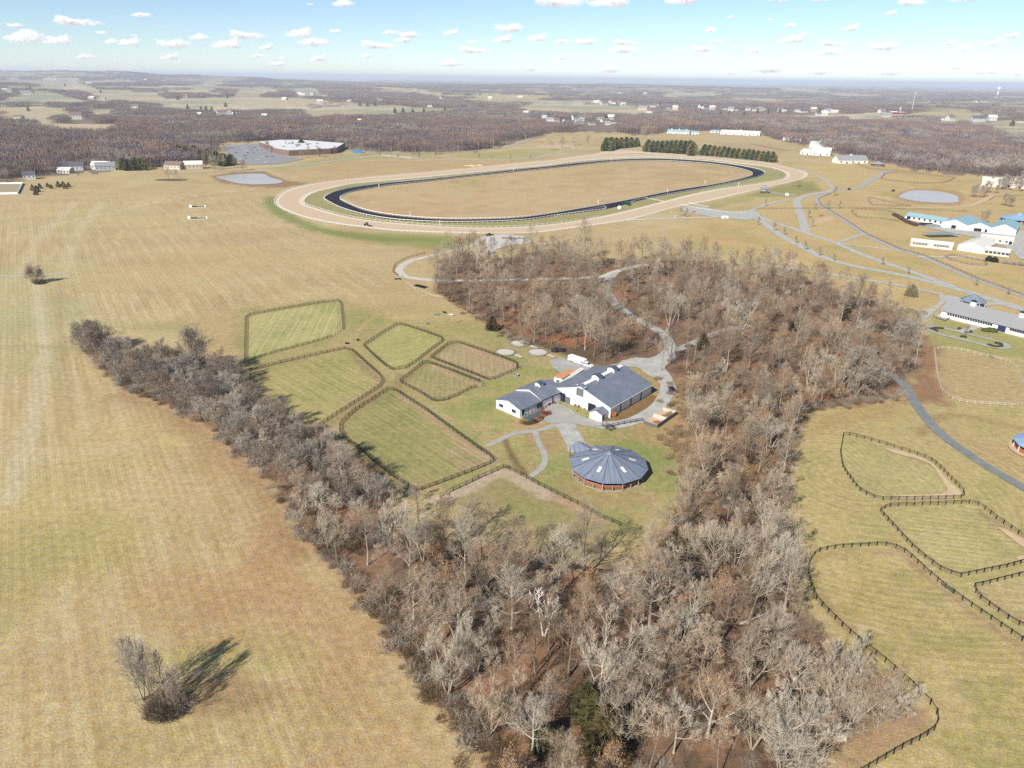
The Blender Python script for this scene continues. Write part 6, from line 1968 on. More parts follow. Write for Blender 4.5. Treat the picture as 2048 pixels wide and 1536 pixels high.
# ---- covered round riding pen
pc = P(1217, 927.5, 3.0)
pen = thing('round_pen', 'twelve-sided covered riding pen with slate roof and brown boards', 'pavilion', (pc[0], pc[1], 0))
NS, RO, RW = 12, 12.0, 11.2
ph = math.radians(-90 + 15)
vx = lambda r_, k, z: (r_ * math.cos(ph + 2 * math.pi * k / NS), r_ * math.sin(ph + 2 * math.pi * k / NS), z)
apz, evz = 6.9, 3.05
KICK = mat('brown kick boards', (186, 110, 70), .7, vary=.14, scale=1.6)
GALV = mat('galvanised post', (190, 188, 186), .5, vary=.05, metal=.2)
SKY_P = mat('skylight panel', (236, 230, 216), .4, vary=.03, k=1.3)
def tri_basis(k):
    a_, b_ = Vector(vx(RO, k, evz)), Vector(vx(RO, k + 1, evz))
    m_ = (a_ + b_) / 2
    top = Vector((0, 0, apz))
    u = (b_ - a_).normalized()
    s = (top - m_).normalized()
    return m_, u, s, u.cross(s).normalized()
for k in range(NS):
    # every facet is built lying in its own frame, so that its seams run down the slope
    m_, u, s, nn = tri_basis(k)
    if nn.z < 0: nn = -nn
    half = RO * math.sin(math.pi / NS)
    hl = (Vector((0, 0, apz)) - m_).length
    mb = MB()
    pts = [(-half, 0), (half, 0), (half * .05, hl * .95), (-half * .05, hl * .95)]
    mb.add([(p_[0], p_[1], -.1) for p_ in pts] + [(p_[0], p_[1], 0) for p_ in pts], [(3, 2, 1, 0), (4, 5, 6, 7)] + [(i, (i + 1) % 4, (i + 1) % 4 + 4, i + 4) for i in range(4)])
    f_ = mb.build('roof_panel', PENROOF, pen)
    M4 = Matrix.Identity(4)
    for i in range(3):
        M4[i][0], M4[i][1], M4[i][2], M4[i][3] = u[i], s[i], nn[i], m_[i]
    f_.matrix_local = M4
    if k % 2 == 0:
        mb = MB()
        mb.span(-.48, .48, hl * .30, hl * .30 + 2.2, .012, .05)
        sk = mb.build('skylight', SKY_P, f_)
    mb = MB()
    e0, e1 = Vector(vx(RO, k, evz + .04)), Vector(vx(.6, k, apz - .15))
    mb.tube([e0, e1], .07, 5)
    mb.build('hip_cap', TRIM, pen)
mb = MB()
mb.lathe([(1.25, apz - .38), (1.3, apz - .3), (.55, apz + .18), (.05, apz + .42)], 12)
mb.lathe([(.95, apz - .75), (.95, apz - .35)], 12)
mb.build('roof_cap', PENROOF, pen)
for k in range(2 * NS):
    r_ = RW if k % 2 == 0 else RW * math.cos(math.pi / NS)
    aa = ph + math.pi * k / NS
    mb = MB()
    top = evz + .12 if k % 2 == 0 else 1.95
    mb.box((r_ * math.cos(aa) * 1.008, r_ * math.sin(aa) * 1.008, top / 2), (.2, .2, top), aa)
    mb.build('post', GALV, pen)
    r2 = RW if (k + 1) % 2 == 0 else RW * math.cos(math.pi / NS)
    a2 = aa + math.pi / NS
    p0_, p1_ = Vector((r_ * math.cos(aa), r_ * math.sin(aa), 0)), Vector((r2 * math.cos(a2), r2 * math.sin(a2), 0))
    if k in (14, 15): continue              # the way in from the drive
    d_ = p1_ - p0_
    for q in range(4):
        mb = MB()
        lean = .94 + .02 * q
        mid = (p0_ + p1_) / 2 * (lean * .98)
        mb.box((mid.x, mid.y, .12 + q * .4 + .19), (d_.length * .985, .06, .37), math.atan2(d_.y, d_.x))
        mb.build('kick_board', KICK, pen)
    mb = MB()
    mid = (p0_ + p1_) / 2
    mb.box((mid.x, mid.y, 1.86), (d_.length, .1, .1), math.atan2(d_.y, d_.x))
    mb.box((mid.x, mid.y, .06), (d_.length, .3, .12), math.atan2(d_.y, d_.x))
    mb.build('top_rail', GALV, pen)
sheet('pen_floor', None, mat('pen footing', (120, 100, 84), .95, c2=(104, 88, 74)), 'sand floor of the covered round pen', 0, 2, False, [(pc[0] + 10.3 * math.cos(t), pc[1] + 10.3 * math.sin(t)) for t in np.linspace(0, 6.283, 25)[:-1]])
# gabled entrance roof
ea = math.radians(128)
er = MB()
u = Vector((math.cos(ea), math.sin(ea), 0))
w = Vector((-math.sin(ea), math.cos(ea), 0))
for s_ in (-1, 1):
    q = [u * 8.2 + Vector((0, 0, 4.5)), u * 14.6 + Vector((0, 0, 4.5)), u * 14.6 + w * s_ * 3.1 + Vector((0, 0, 3.2)), u * 8.2 + w * s_ * 3.1 + Vector((0, 0, 3.2))]
    er.slab(q, .1)
er.build('entrance_roof', PENROOF, pen)
for s_ in (-1, 1):
    mb = MB()
    p_ = u * 14.2 + w * s_ * 2.8
    mb.box((p_.x, p_.y, 1.6), (.2, .2, 3.2), ea)
    mb.build('entrance_post', TRIM, pen)

# ---- two storage sheds behind the stable
RUST = mat('rusty orange roof', (222, 160, 110), .7, vary=.15, scale=1.5)
for i, (p0, p1, w_, h_, lb) in enumerate([((1123.5, 772), (1138, 762), 3.4, 2.9, 'white box shed with rusty orange roof, nearer one'), ((1139, 761.5), (1152, 753), 3.2, 2.3, 'white box shed with rusty orange roof, farther one'), ((1126, 776), (1168, 748), 1.6, 2.2, 'long low white lean-to beside the orange-roofed sheds')]):
    a, rz, Lq = frame(p0, p1)
    o = thing('storage_shed', lb, 'shed', a, rz, 'storage sheds behind the stable')
    mb = MB()
    mb.span(0, Lq, 0, w_, 0, h_)
    mb.build('wall', WHITEP, o)
    mb = MB()
    mb.slab([(-.15, -.15, h_ + .12), (Lq + .15, -.15, h_ + .12), (Lq + .15, w_ + .15, h_ + .32), (-.15, w_ + .15, h_ + .32)], .1)
    mb.build('roof', RUST if i < 2 else CREAMROOF, o)
    opening(o, 'x0', w_ / 2, .05, w_ * .5, h_ * .75, GREYDOOR, 'door', Lq, w_)
    for k in range(3):
        mb = MB()
        mb.span(Lq * (k + .5) / 3 - .07, Lq * (k + .5) / 3 + .07, -.08, -.002, 0, h_)
        mb.build('corner_post', TRIM, o)

# ---- concrete bays
CONC = mat('pale concrete', (216, 208, 194), .9, vary=.08, scale=1.0)
CONCD = mat('stained block wall', (112, 108, 110), .9, vary=.12, scale=1.0)
a, rz, Lq = frame((1315, 857), (1354, 830))
bay = thing('muck_bunker', 'two-bay concrete manure bunker beside the drive', 'bunker', a, rz)
D_ = 5.6
for nm, (x0_, x1_, y0_, y1_, h_, m_) in {'outer_wall': (0, Lq, 0, .3, 1.5, CONCD), 'far_wall': (Lq - .3, Lq, .3, D_, 1.5, CONC), 'divider_wall': (Lq * .5 - .15, Lq * .5 + .15, .3, D_, 1.5, CONC), 'end_wall': (0, .3, .3, D_, 1.1, CONCD), 'slab': (.3, Lq - .3, .3, D_ + .8, .1, DIRT)}.items():
    mb = MB()
    mb.span(x0_, x1_, y0_, y1_, 0, h_)
    mb.build(nm, m_, bay)
mb = MB()
mb.span(.02, Lq - .02, .302, .34, .1, 1.46)
mb.build('inner_face', CONC, bay)
for i, x_ in enumerate((Lq * .27, Lq * .72)):
    mb = MB()
    mb.blob((0, 0, 0), (1.5, 1.2, .4), 50 + i, 2, .2)
    h_ = thing('muck_heap', 'brown muck heap in the %s bunker bay' % ('nearer' if i == 0 else 'farther'), 'heap', (a[0] + x_ * math.cos(rz) - 2.2 * math.sin(rz), a[1] + x_ * math.sin(rz) + 2.2 * math.cos(rz), .2), 0, 'muck heaps')
    mb.build('heap_body', mat('straw muck', (150, 112, 78), .95, vary=.3, scale=3), h_)

# ---- skip, trough, heap, gates on the yard
SKIPB = mat('blue skip paint', (52, 98, 142), .5, vary=.15)
sk = thing('rubbish_skip', 'dark blue rubbish skip with black lid on the gravel', 'skip', P(1343, 784), math.radians(38))
mb = MB()
mb.add([(-1, -.85, .15), (1, -.85, .15), (1, .75, .15), (-1, .75, .15), (-1.05, -1.0, 1.4), (1.05, -1.0, 1.4), (1.05, .9, 1.65), (-1.05, .9, 1.65)], [(3, 2, 1, 0), (4, 5, 6, 7), (0, 1, 5, 4), (1, 2, 6, 5), (2, 3, 7, 6), (3, 0, 4, 7)])
mb.build('skip_body', SKIPB, sk)
for s_ in (-.53, .53):
    mb = MB()
    mb.slab([(s_ - .5, -1.05, 1.5), (s_ + .5, -1.05, 1.5), (s_ + .5, .95, 1.76), (s_ - .5, .95, 1.76)], .06)
    mb.build('lid', BLACKF, sk)
for s_ in (-1, 1):
    mb = MB()
    mb.box((s_ * 1.1, -.2, .9), (.1, .9, .2))
    mb.build('lift_pocket', BLACKF, sk)
tr_ = thing('water_trough', 'round pale water trough on the lawn by the browner paddock', 'trough', P(1033, 752))
mb = MB()
mb.lathe([(0, .05), (.9, .05), (1.0, .75), (.92, .75), (.85, .55), (0, .55)], 16)
mb.build('tub', mat('galvanised tub', (190, 200, 200), .4, metal=.4), tr_)
mb = MB()
mb.box((.0, .0, .62), (.5, .5, .22)); mb.box((-.95, 0, .8), (.14, .3, .3))
mb.build('float_box', mat('dark green box', (58, 84, 80), .6), tr_)
lp_ = thing('hydrant_post', 'tall dark post with low gate beside the lawn', 'post', P(1035, 736))
mb = MB()
mb.tube([(0, 0, 0), (0, 0, 2.6)], .12, 8)
mb.build('pole', BLACKF, lp_)
mb = MB()
mb.box((.9, -.7, .5), (1.9, .05, .06), -.65); mb.box((.9, -.7, .9), (1.9, .05, .06), -.65)
mb.build('side_rail', BLACKF, lp_)
hp = thing('dark_heap', 'black covered heap at the wood edge behind the sand pens', 'heap', P(1119, 702))
mb = MB()
for i in range(6):
    mb.blob((RND.uniform(-2.4, 2.4), RND.uniform(-1, 1), .3), (RND.uniform(1.2, 2), RND.uniform(.8, 1.4), RND.uniform(.6, 1.3)), i, 2, .15)
mb.build('cover', mat('black sheeting', (46, 44, 52), .6, vary=.3, scale=2), hp)
lg = thing('log_pile', 'fallen grey branches near the black heap', 'logs', P(1145, 697))
for i in range(6):
    mb = MB()
    x, y, r_ = RND.uniform(-2.5, 2.5), RND.uniform(-1, 1), RND.uniform(0, 6)
    mb.tube([(x, y, .15), (x + math.cos(r_) * 2.2, y + math.sin(r_) * 2.2, .3)], [.16, .09], 6)
    mb.build('log', BARK_D, lg)
GRAVELH = mat('grey stone heap', (150, 150, 146), .95, vary=.2, scale=2)
for i, (x, y, w_, lb) in enumerate([(1092, 822, 1.0, 'low heap of grey stone on the barn forecourt'), (1150, 823, 1.6, 'wide grey gravel patch before the large barn')]):
    o = thing('stone_heap', lb, 'heap', P(1136 if i else 1110, 817 if i else 806))
    mb = MB()
    for k in range(9):
        mb.blob((RND.uniform(-2.2, 2.2) * w_, RND.uniform(-1.4, 1.4) * w_, .08), (RND.uniform(.5, 1.1), RND.uniform(.4, .9), RND.uniform(.15, .32)), k, 1, .2)
    mb.build('stones', GRAVELH, o)
ga_ = thing('gate_stack', 'stack of dark gate panels leaning by the bunker', 'gates', P(1343, 812), math.radians(30))
for i in range(3):
    mb = MB()
    for k in range(5):
        mb.box((0, i * .9 - .9, .15 + k * .28), (3.2, .05, .06))
    for x in (-1.6, 0, 1.6):
        mb.box((x, i * .9 - .9, .7), (.06, .07, 1.4))
    mb.build('gate_panel', BLACKF, ga_)
orb = thing('shrub_ball', 'orange-brown shrub at the large barn\'s near corner', 'shrub', P(1227, 832))
mb = MB()
mb.blob((0, 0, .8), (1.1, 1.0, 1.0), 3, 3, .22)
mb.build('foliage', mat('russet foliage', (176, 112, 52), .9, vary=.35, scale=4), orb)
# planting bed: red bush and low brown shrubs
bedcols = {'red': (150, 58, 44), 'olive': (120, 104, 56), 'tan': (186, 140, 92), 'dark': (96, 74, 56)}
for i, (x, y, s_, c_) in enumerate([(1091, 829, 1.25, 'red'), (1052, 848, .9, 'olive'), (1060, 848, .8, 'olive'), (1068, 845, .9, 'dark'), (1075, 841, .9, 'tan'), (1081, 838, .8, 'dark'), (1044, 846, .8, 'tan'), (1086, 833, .7, 'tan')]):
    o = thing('bed_shrub', ('bright red-brown shrub at the patio corner' if c_ == 'red' else '%s low shrub in the patio planting bed%s' % ({'olive': 'olive', 'dark': 'dark brown', 'tan': 'tan'}[c_], {1: ', nearer the porch end', 2: ', second along', 3: ', middle', 4: ', middle', 5: ', by the red shrub', 6: ', at the far porch end', 7: ', beside the red shrub'}[i])), 'shrub', P(x, y), 0, 'patio planting bed')
    link('foliage', tuft(700 + i, s_, s_ * 1.2, 90, [mat(c_ + ' shrub twigs', bedcols[c_], .9, vary=.3), mat(c_ + ' shrub leaves', bedcols[c_], .9, vary=.3)], 500), o)
red = thing('red_cart', 'small red two-wheeled cart by the stable wall', 'cart', P(1097, 811), math.radians(40))
mb = MB()
mb.add([(-.6, -.4, .5), (.6, -.4, .5), (.6, .4, .5), (-.6, .4, .5), (-.85, -.55, 1.15), (.85, -.55, 1.15), (.85, .55, 1.15), (-.85, .55, 1.15)], [(3, 2, 1, 0), (0, 1, 5, 4), (1, 2, 6, 5), (2, 3, 7, 6), (3, 0, 4, 7), (4, 5, 6, 7)])
mb.build('tub', mat('red paint', (206, 40, 50), .5), red)
for s_ in (-1, 1):
    mb = MB()
    mb.tube([(-.1, s_ * .55, .35), (-.1, s_ * .66, .35)], .35, 12)
    mb.build('wheel', BLACKF, red)
mb = MB()
mb.tube([(.8, -.3, .9), (1.5, -.3, .95)], .04, 5); mb.tube([(.8, .3, .9), (1.5, .3, .95)], .04, 5)
mb.build('handle', TRIM, red)
for i, (x, y) in enumerate([(1152, 812), (1157, 815), (1108, 808)]):
    o = thing('flower_barrel', 'small planter by the barn front' + rank([1, 2, 0][i], 3), 'planter', P(x, y), 0, 'planters by the barn front')
    mb = MB()
    mb.lathe([(0, 0), (.35, 0), (.42, .5), (0, .5)], 10)
    mb.build('barrel', BARK_D, o)
    mb = MB()
    mb.blob((0, 0, .65), (.5, .5, .35), i, 2, .25)
    mb.build('foliage', mat('red shrub leaves', (150, 58, 44), .9, vary=.3), o)

# ---- three circular sand pens
MESHF = mat('grey wire panel', (150, 148, 142), .6, vary=.1)
for i, (x, y, r_, lb) in enumerate([(1040, 688, 4.4, 'round sand pen nearest the woods'), (1010, 706, 4.3, 'round sand pen beside the browner paddock'), (1075, 706, 4.4, 'round sand pen nearest the trailer pad')]):
    g = P(x, y)
    sheet('sand_circle', None, SANDP, 'white sand floor of the ' + lb, .2, 1.2, False, [(g[0] + r_ * .95 * math.cos(t), g[1] + r_ * .95 * math.sin(t)) for t in np.linspace(0, 6.283, 31)[:-1]])
    o = thing('round_turnout_pen', lb + ' with wire panels', 'pen', g, 0, 'round sand pens')
    n = 20
    for k in range(n):
        t = 6.283 * k / n
        mb = MB()
        mb.box((r_ * math.cos(t), r_ * math.sin(t), .65), (.09, .09, 1.3), t)
        mb.build('post', MESHF, o)
    for z in (1.22, .8, .4):
        mb = MB()
        mb.tube([(r_ * math.cos(t), r_ * math.sin(t), z) for t in np.linspace(0, 6.283, 31)], .035, 4, cap=False)
        mb.build('rail', MESHF, o)
    ribbon('path', [(x + 20, y + 4), (x + 27, y + 7), (x + 34, y + 10)], 1.6, SANDP, 'white sand threshold of the ' + lb, .15)

# ================================================================== VEHICLES
CARW = mat('white vehicle paint', (246, 244, 246), .3, vary=.02, spec=.5, k=1.3)
TYRE = mat('black tyre', (38, 38, 40), .8)
CHROME = mat('bright trim', (200, 200, 204), .25, metal=.8)
def wheel(o, x, y, r_=.4, w_=.28):
    mb = MB()
    mb.tube([(x, y - w_ / 2, r_), (x, y + w_ / 2, r_)], r_, 14)
    q = mb.build('wheel', TYRE, o)
    mb = MB()
    s_ = 1 if y > 0 else -1
    mb.tube([(x, y + s_ * (w_ / 2 - .02), r_), (x, y + s_ * (w_ / 2 + .02), r_)], r_ * .55, 10)
    mb.build('rim', CHROME, q)
def profile_body(o, name, prof, w_, m_, taper=.0, z_t=1.0):
    """side profile (x, z) extruded across the width, narrowing above z_t"""
    mb = MB()
    n = len(prof)
    vs_ = []
    for s_ in (-1, 1):
        for x, z in prof:
            vs_.append((x, s_ * (w_ / 2 - (taper if z > z_t else 0)), z))
    mb.add(vs_, [tuple(range(n)), tuple(range(2 * n - 1, n - 1, -1))] + [((i + 1) % n, i, i + n, (i + 1) % n + n) for i in range(n)])
    return mb.build(name, m_, o)
def pickup(label, g, rz, paint, cap=False):
    o = thing('pickup_truck', label, 'pickup', g, rz)
    profile_body(o, 'body', [(-2.95, .5), (-2.95, 1.05), (-1.0, 1.05), (-1.0, 1.12), (1.15, 1.12), (1.3, 1.15), (2.8, 1.05), (2.95, .85), (2.95, .5)], 2.0, paint)
    profile_body(o, 'cab', [(-.95, 1.121), (-.85, 1.85), (.55, 1.88), (1.25, 1.16), (1.2, 1.121)], 1.9, paint, .14, 1.3)
    mb = MB()
    mb.slab([(1.32, -.78, 1.2), (.62, -.7, 1.86), (.62, .7, 1.86), (1.32, .78, 1.2)], .03)
    mb.build('windscreen', GLASS, o)
    for s_ in (-1, 1):
        for x0_, x1_ in ((-.75, .0), (.1, .85)):
            mb = MB()
            mb.slab([(x0_, s_ * .97, 1.22), (x1_, s_ * .97, 1.22), (x1_ - .12, s_ * .86, 1.72), (x0_, s_ * .86, 1.72)], .03)
            mb.build('side_window', GLASS, o)
        for x in (-1.9, 1.9): wheel(o, x, s_ * .92)
        mb = MB()
        mb.box((2.96, s_ * .75, .9), (.06, .35, .2))
        mb.build('headlight', CHROME, o)
    mb = MB()
    mb.span(2.93, 3.08, -.98, .98, .45, .68)
    mb.build('bumper', BLACKF, o)
    mb = MB()
    mb.span(-2.8, -1.1, -.8, .8, 1.0, 1.055)
    mb.build('load_bed', TRIM, o)
    return o
ga, gb = P(1141, 722), P(1186, 737)
dirv = gb - ga
trz = math.atan2(dirv[1], dirv[0])
pickup('white crew-cab pickup hitched to the horse trailer', gb - dirv / np.linalg.norm(dirv) * 3.3, trz, CARW)
tl_ = thing('horse_trailer', 'long white horse trailer behind the pickup', 'trailer', ga + dirv / np.linalg.norm(dirv) * 2.6, trz)
profile_body(tl_, 'body', [(-3.2, .6), (-3.2, 2.75), (-3.05, 2.9), (4.3, 2.9), (5.2, 2.6), (5.2, 1.75), (3.6, 1.6), (3.6, .6)], 2.3, CARW, .1, 2.8)
for s_ in (-1, 1):
    for x in (-2.3, -.2, .5, 1.2, 2.8, 4.2):
        mb = MB()
        mb.span(x - (.55 if x in (-2.3, 4.2) else .22), x + (.55 if x in (-2.3, 4.2) else .22), s_ * 1.165 - .02, s_ * 1.165 + .02, 1.95, 2.3)
        mb.build('side_window', GLASS, tl_)
    for x in (-1.9, -1.0): wheel(tl_, x, s_ * 1.05, .42)
    mb = MB()
    mb.box((-1.45, s_ * 1.17, .95), (2.0, .1, .12))
    mb.build('mudguard', CHROME, tl_)
mb = MB()
mb.span(-3.24, -3.19, -1.0, 1.0, .65, 2.7)
mb.build('rear_door', GREYDOOR, tl_)
mb = MB()
mb.tube([(4.6, 0, 1.7), (5.6, 0, 1.35), (5.9, 0, 1.25)], .1, 6)
mb.build('hitch', TRIM, tl_)
def car(label, g, rz, paint, group=None, suv=True):
    o = thing('parked_car', label, 'car', g, rz, group)
    profile_body(o, 'body', [(-2.2, .4), (-2.25, .95), (-1.2, 1.02), (1.0, 1.0), (2.1, .85), (2.25, .4)], 1.8, paint)
    profile_body(o, 'cabin', [(-2.1 if suv else -1.6, 1.0), (-1.85 if suv else -1.1, 1.6), (.35, 1.6), (1.1, 1.001)], 1.7, GLASS, .12, 1.3)
    mb = MB()
    mb.span(-1.75 if suv else -1.0, .3, -.7, .7, 1.602, 1.65)
    mb.build('roof', paint, o)
    for s_ in (-1, 1):
        for x in (-1.35, 1.35): wheel(o, x, s_ * .82, .34, .22)
    return o
GREYC = mat('grey car paint', (120, 126, 132), .3, spec=.5)
DARKC = mat('dark car paint', (48, 46, 54), .3, spec=.5)
car('grey car parked beside the wood road', P(1336, 664), math.radians(-35), GREYC)
car('dark car stopped where the side road meets the trees', P(1379, 695), math.radians(30), DARKC)
pickup('dark pickup on the pale turnout at the racetrack gap', P(979, 471), math.radians(8), DARKC)
# white caravan-like trailer on the gravel apron
vn = thing('white_trailer', 'white camper trailer parked at the gravel apron', 'trailer', P(1449, 438), math.radians(10))
profile_body(vn, 'body', [(-2.6, .5), (-2.7, 1.6), (-2.2, 2.6), (2.2, 2.7), (2.9, 2.2), (3.0, .5)], 2.3, CARW, .1, 2.4)
for s_ in (-1, 1):
    mb = MB()
    mb.span(-.6, .8, s_ * 1.16 - .02, s_ * 1.16 + .02, 1.3, 2.0)
    mb.build('side_window', GLASS, vn)
    wheel(vn, -.3, s_ * 1.05)
mb = MB()
mb.span(2.98, 3.06, -.9, .9, 1.2, 2.1)
mb.build('end_window', GLASS, vn)
# harrow tractor on the racetrack
GREENM = mat('green machine paint', (44, 92, 60), .45)
def tractor(label, g, rz, paint):
    o = thing('tractor', label, 'tractor', g, rz)
    mb = MB()
    mb.span(.2, 2.1, -.45, .45, .8, 1.5)
    mb.build('bonnet', paint, o)
    profile_body(o, 'cab', [(-1.0, .9), (-.9, 2.4), (.1, 2.4), (.25, .9)], 1.4, GLASS, .1, 2.0)
    mb = MB()
    mb.span(-1.1, .25, -.75, .75, 2.4, 2.55)
    mb.build('cab_roof', paint, o)
    for s_ in (-1, 1):
        wheel(o, -.6, s_ * .95, .85, .45)
        wheel(o, 1.5, s_ * .75, .5, .3)
    mb = MB()
    mb.span(-1.7, 1.0, -.35, .35, .6, .9)
    mb.build('chassis', TRIM, o)
    return o
tractor('dark tractor dragging a harrow on the near racetrack straight', P(733, 451), math.radians(170), mat('dark green paint', (44, 52, 46), .5))
hw = thing('track_harrow', 'dark harrow frame behind the tractor on the sand', 'harrow', P(741, 453), math.radians(170))
mb = MB()
for x in (-1.2, 0, 1.2): mb.box((x, 0, .5), (.12, 4.2, .15))
for y in (-2, -1, 0, 1, 2): mb.box((0, y, .45), (2.6, .12, .15))
mb.build('harrow_frame', TRIM, hw)
mb = MB()
for x in (-1.2, 0, 1.2):
    for y in np.linspace(-2, 2, 9): mb.box((x, y, .22), (.06, .06, .42))
tag(mb.build('tine_set', TRIM, hw), kind='stuff')
tractor('green tractor by the right pond', P(1786, 383), math.radians(200), GREENM)
tractor('green tractor near the crossroads', P(1698, 380), math.radians(20), GREENM)
sg = thing('starting_gate', 'green starting gate parked at the black track opening', 'starting gate', P(1255, 410), math.radians(25))
for k in range(6):
    mb = MB()
    mb.box((0, -3.75 + k * 1.5, 1.2), (2.6, .12, 2.0))
    mb.build('stall_panel', GREENM, sg)
mb = MB()
mb.span(-1.4, 1.4, -4, 4, 2.3, 2.75)
mb.build('top_beam', GREENM, sg)
for s_ in (-1, 1): wheel(sg, 0, s_ * 4.2, .5)
wt = thing('water_tank', 'white water tank beside the starting gate', 'tank', P(1239, 418))
mb = MB()
mb.lathe([(0, .2), (1.9, .2), (2.0, .6), (2.0, 2.2), (1.2, 2.8), (0, 2.9)], 16)
mb.build('tank_shell', CARW, wt)
mb = MB()
mb.box((0, 0, .12), (3.4, 3.4, .2))
mb.build('skid', TRIM, wt)
ORANGE = mat('orange machine paint', (206, 104, 62), .5)
for (x, y, lb) in ((1386, 425, 'orange implement beside the gravel apron'), (1641, 432, 'orange roller on the sandy patch between the roads')):
    o = thing('orange_implement', lb, 'implement', P(x, y), .3)
    mb = MB()
    mb.tube([(0, -1.6, .6), (0, 1.6, .6)], .6, 12)
    mb.build('drum', ORANGE, o)
    mb = MB()
    mb.box((1.1, 0, .8), (1.8, 2.2, .5)); mb.box((2.6, 0, .6), (1.6, .15, .15))
    mb.build('drawbar_frame', ORANGE, o)
o = thing('portable_toilet', 'white portable toilet hut below the racetrack rail', 'hut', P(1352, 435))
mb = MB(); mb.span(-.7, .7, -.7, .7, .1, 2.3); mb.build('hut_wall', CARW, o)
mb = MB(); mb.slab([(-.8, -.8, 2.4), (.8, -.8, 2.4), (.8, .8, 2.6), (-.8, .8, 2.6)], .1); mb.build('hut_roof', GREYDOOR, o)
mb = MB(); mb.span(-.45, .45, -.74, -.701, .2, 2.0); mb.build('hut_door', TRIM, o)
# furlong markers
for i, (x, y) in enumerate([(758, 376), (821, 433), (880, 451), (1027, 343), (1196, 408), (1223, 322), (1410, 368), (1477, 372), (1363, 318), (1335, 385)]):
    o = thing('furlong_post', 'white striped distance post on the racetrack infield' + rank(i, 10), 'marker post', P(x, y), 0, 'distance posts')
    mb = MB(); mb.tube([(0, 0, 0), (0, 0, 3.4)], .22, 8); mb.build('pole', WHITEF, o)
    mb = MB(); mb.lathe([(.001, 3.4), (.42, 3.45), (.42, 3.95), (.001, 4.1)], 10); mb.build('pole_top', WHITEF, o)
# steeplechase hurdles on the tan field
BRUSHD = mat('dark brush fence', (58, 48, 40), .95, vary=.3, scale=4)
for i, (x0, y0, x1, y1, lb) in enumerate([(381, 438, 412, 438, 'nearer white-winged horse jump on the tan field'), (384, 415, 409, 415, 'farther white-winged horse jump on the tan field')]):
    a, rz, Lq = frame((x0, y0), (x1, y1))
    o = thing('horse_jump', lb, 'jump', a, rz, 'horse jumps')
    for q, x in enumerate((0, Lq / 2, Lq)):
        mb = MB()
        if q == 0: mb.slab([(-2.2, .4, 0), (0, 0, 0), (0, 0, 2.0), (-2.2, .4, 2.6)], .12)
        else: mb.slab([(x, 0, 0), (x + (1.1 if q == 2 else .45), .2, 0), (x + (1.1 if q == 2 else .45), .2, 2.0), (x, 0, 2.3)], .12)
        mb.build('wing', WHITEP, o)
    mb = MB(); mb.span(.1, Lq / 2 - .1, -.35, .35, 0, 1.25); mb.build('brush', BRUSHD, o)
    mb = MB(); mb.span(Lq / 2 + .5, Lq - .1, -.3, .3, 0, .8); mb.build('low_brush', mat('green brush fence', (64, 96, 84), .9, vary=.2), o)
    mb = MB(); mb.span(.1, Lq - .1, -.7, -.36, 0, .18); mb.build('ground_board', WHITEP, o)
# stacked jump rails by the loop road
cv = thing('rail_rack', 'rack of black and white jump rails beside the loop road', 'rack', P(842, 574), math.radians(-38))
for k in range(9):
    mb = MB(); mb.box((-4 + k, 0, .45), (.35, 3.0, .5)); mb.build('jump_rail', BLACKF, cv)
mb = MB(); mb.box((0, 0, .12), (9, .3, .2)); mb.build('rack_base', WHITEF, cv)
bn = thing('timber_jump', 'dark timber jump outside the loop road', 'jump', P(796, 559), .1)
mb = MB(); mb.box((0, 0, .5), (4, .5, .5)); mb.build('log', BLACKF, bn)
mb = MB(); mb.box((-1.8, 0, .2), (.3, .9, .4)); mb.box((1.8, 0, .2), (.3, .9, .4)); mb.build('log_foot', BLACKF, bn)
for i, (x, y, lx, lb, c_) in enumerate([(873, 630, 2.6, 'grey cross-country log in the meadow by the small paddock', GREYDOOR), (889, 626, 1.8, 'short dark jump in the meadow by the wood', BLACKF), (918, 643, 1.6, 'tan box jump in the meadow below the wood', RUST), (902, 631, 2.0, 'pale plank jump in the meadow below the wood', CREAMROOF), (855, 648, 1.0, 'grey barrel in the meadow by the small paddock', GREYDOOR), (694, 688, 1.6, 'dark gate block between two paddocks, nearer the hedgerow', BLACKF), (716, 681, 1.2, 'dark water box between two paddocks', BLACKF)]):
    o = thing('meadow_jump', lb, 'jump', P(x, y), RND.uniform(-.5, .5), 'small jumps in the meadow')
    mb = MB(); mb.tube([(-lx / 2, 0, .45), (lx / 2, 0, .45)], .42, 8); mb.build('log', c_, o)
    mb = MB(); mb.box((-lx / 3, 0, .1), (.2, .9, .2)); mb.box((lx / 3, 0, .1), (.2, .9, .2)); mb.build('log_foot', TRIM, o)

# ================================================================== RIGHT-HAND STABLES
# long grey-roofed stable at the right edge (its near long wall runs right and towards the camera)
a, rz, Lq = frame((1880, 633), (2120, 693))
st = thing('long_stable', 'long white stable with grey shingle roof and two white cupolas', 'stable', a, rz)
Wq, he_, hr_ = 13.0, 3.6, 8.0
gable_house(st, Lq, Wq, he_, hr_, WHITEP, GREYROOF, .7)
q0 = P(1880, 633)
def u_at(x, y):
    g = P(x, y)
    return float(np.hypot(g[0] - q0[0], g[1] - q0[1]))
xs = [u_at(1893 + i * 5.05, 637 + i * 1.26) for i in range(18)] + [u_at(2018 + i * 5.05, 668 + i * 1.26) for i in range(12)]
for x in xs:
    opening(st, 'y0', x, 1.75, .75, .95, GLASS, 'window', Lq, Wq, TRIM)
xd = u_at(2000, 664)
opening(st, 'y0', xd, .05, 3.6, 2.9, mat('blue barn door', (40, 60, 100), .6), 'barn_door', Lq, Wq, WHITEP)
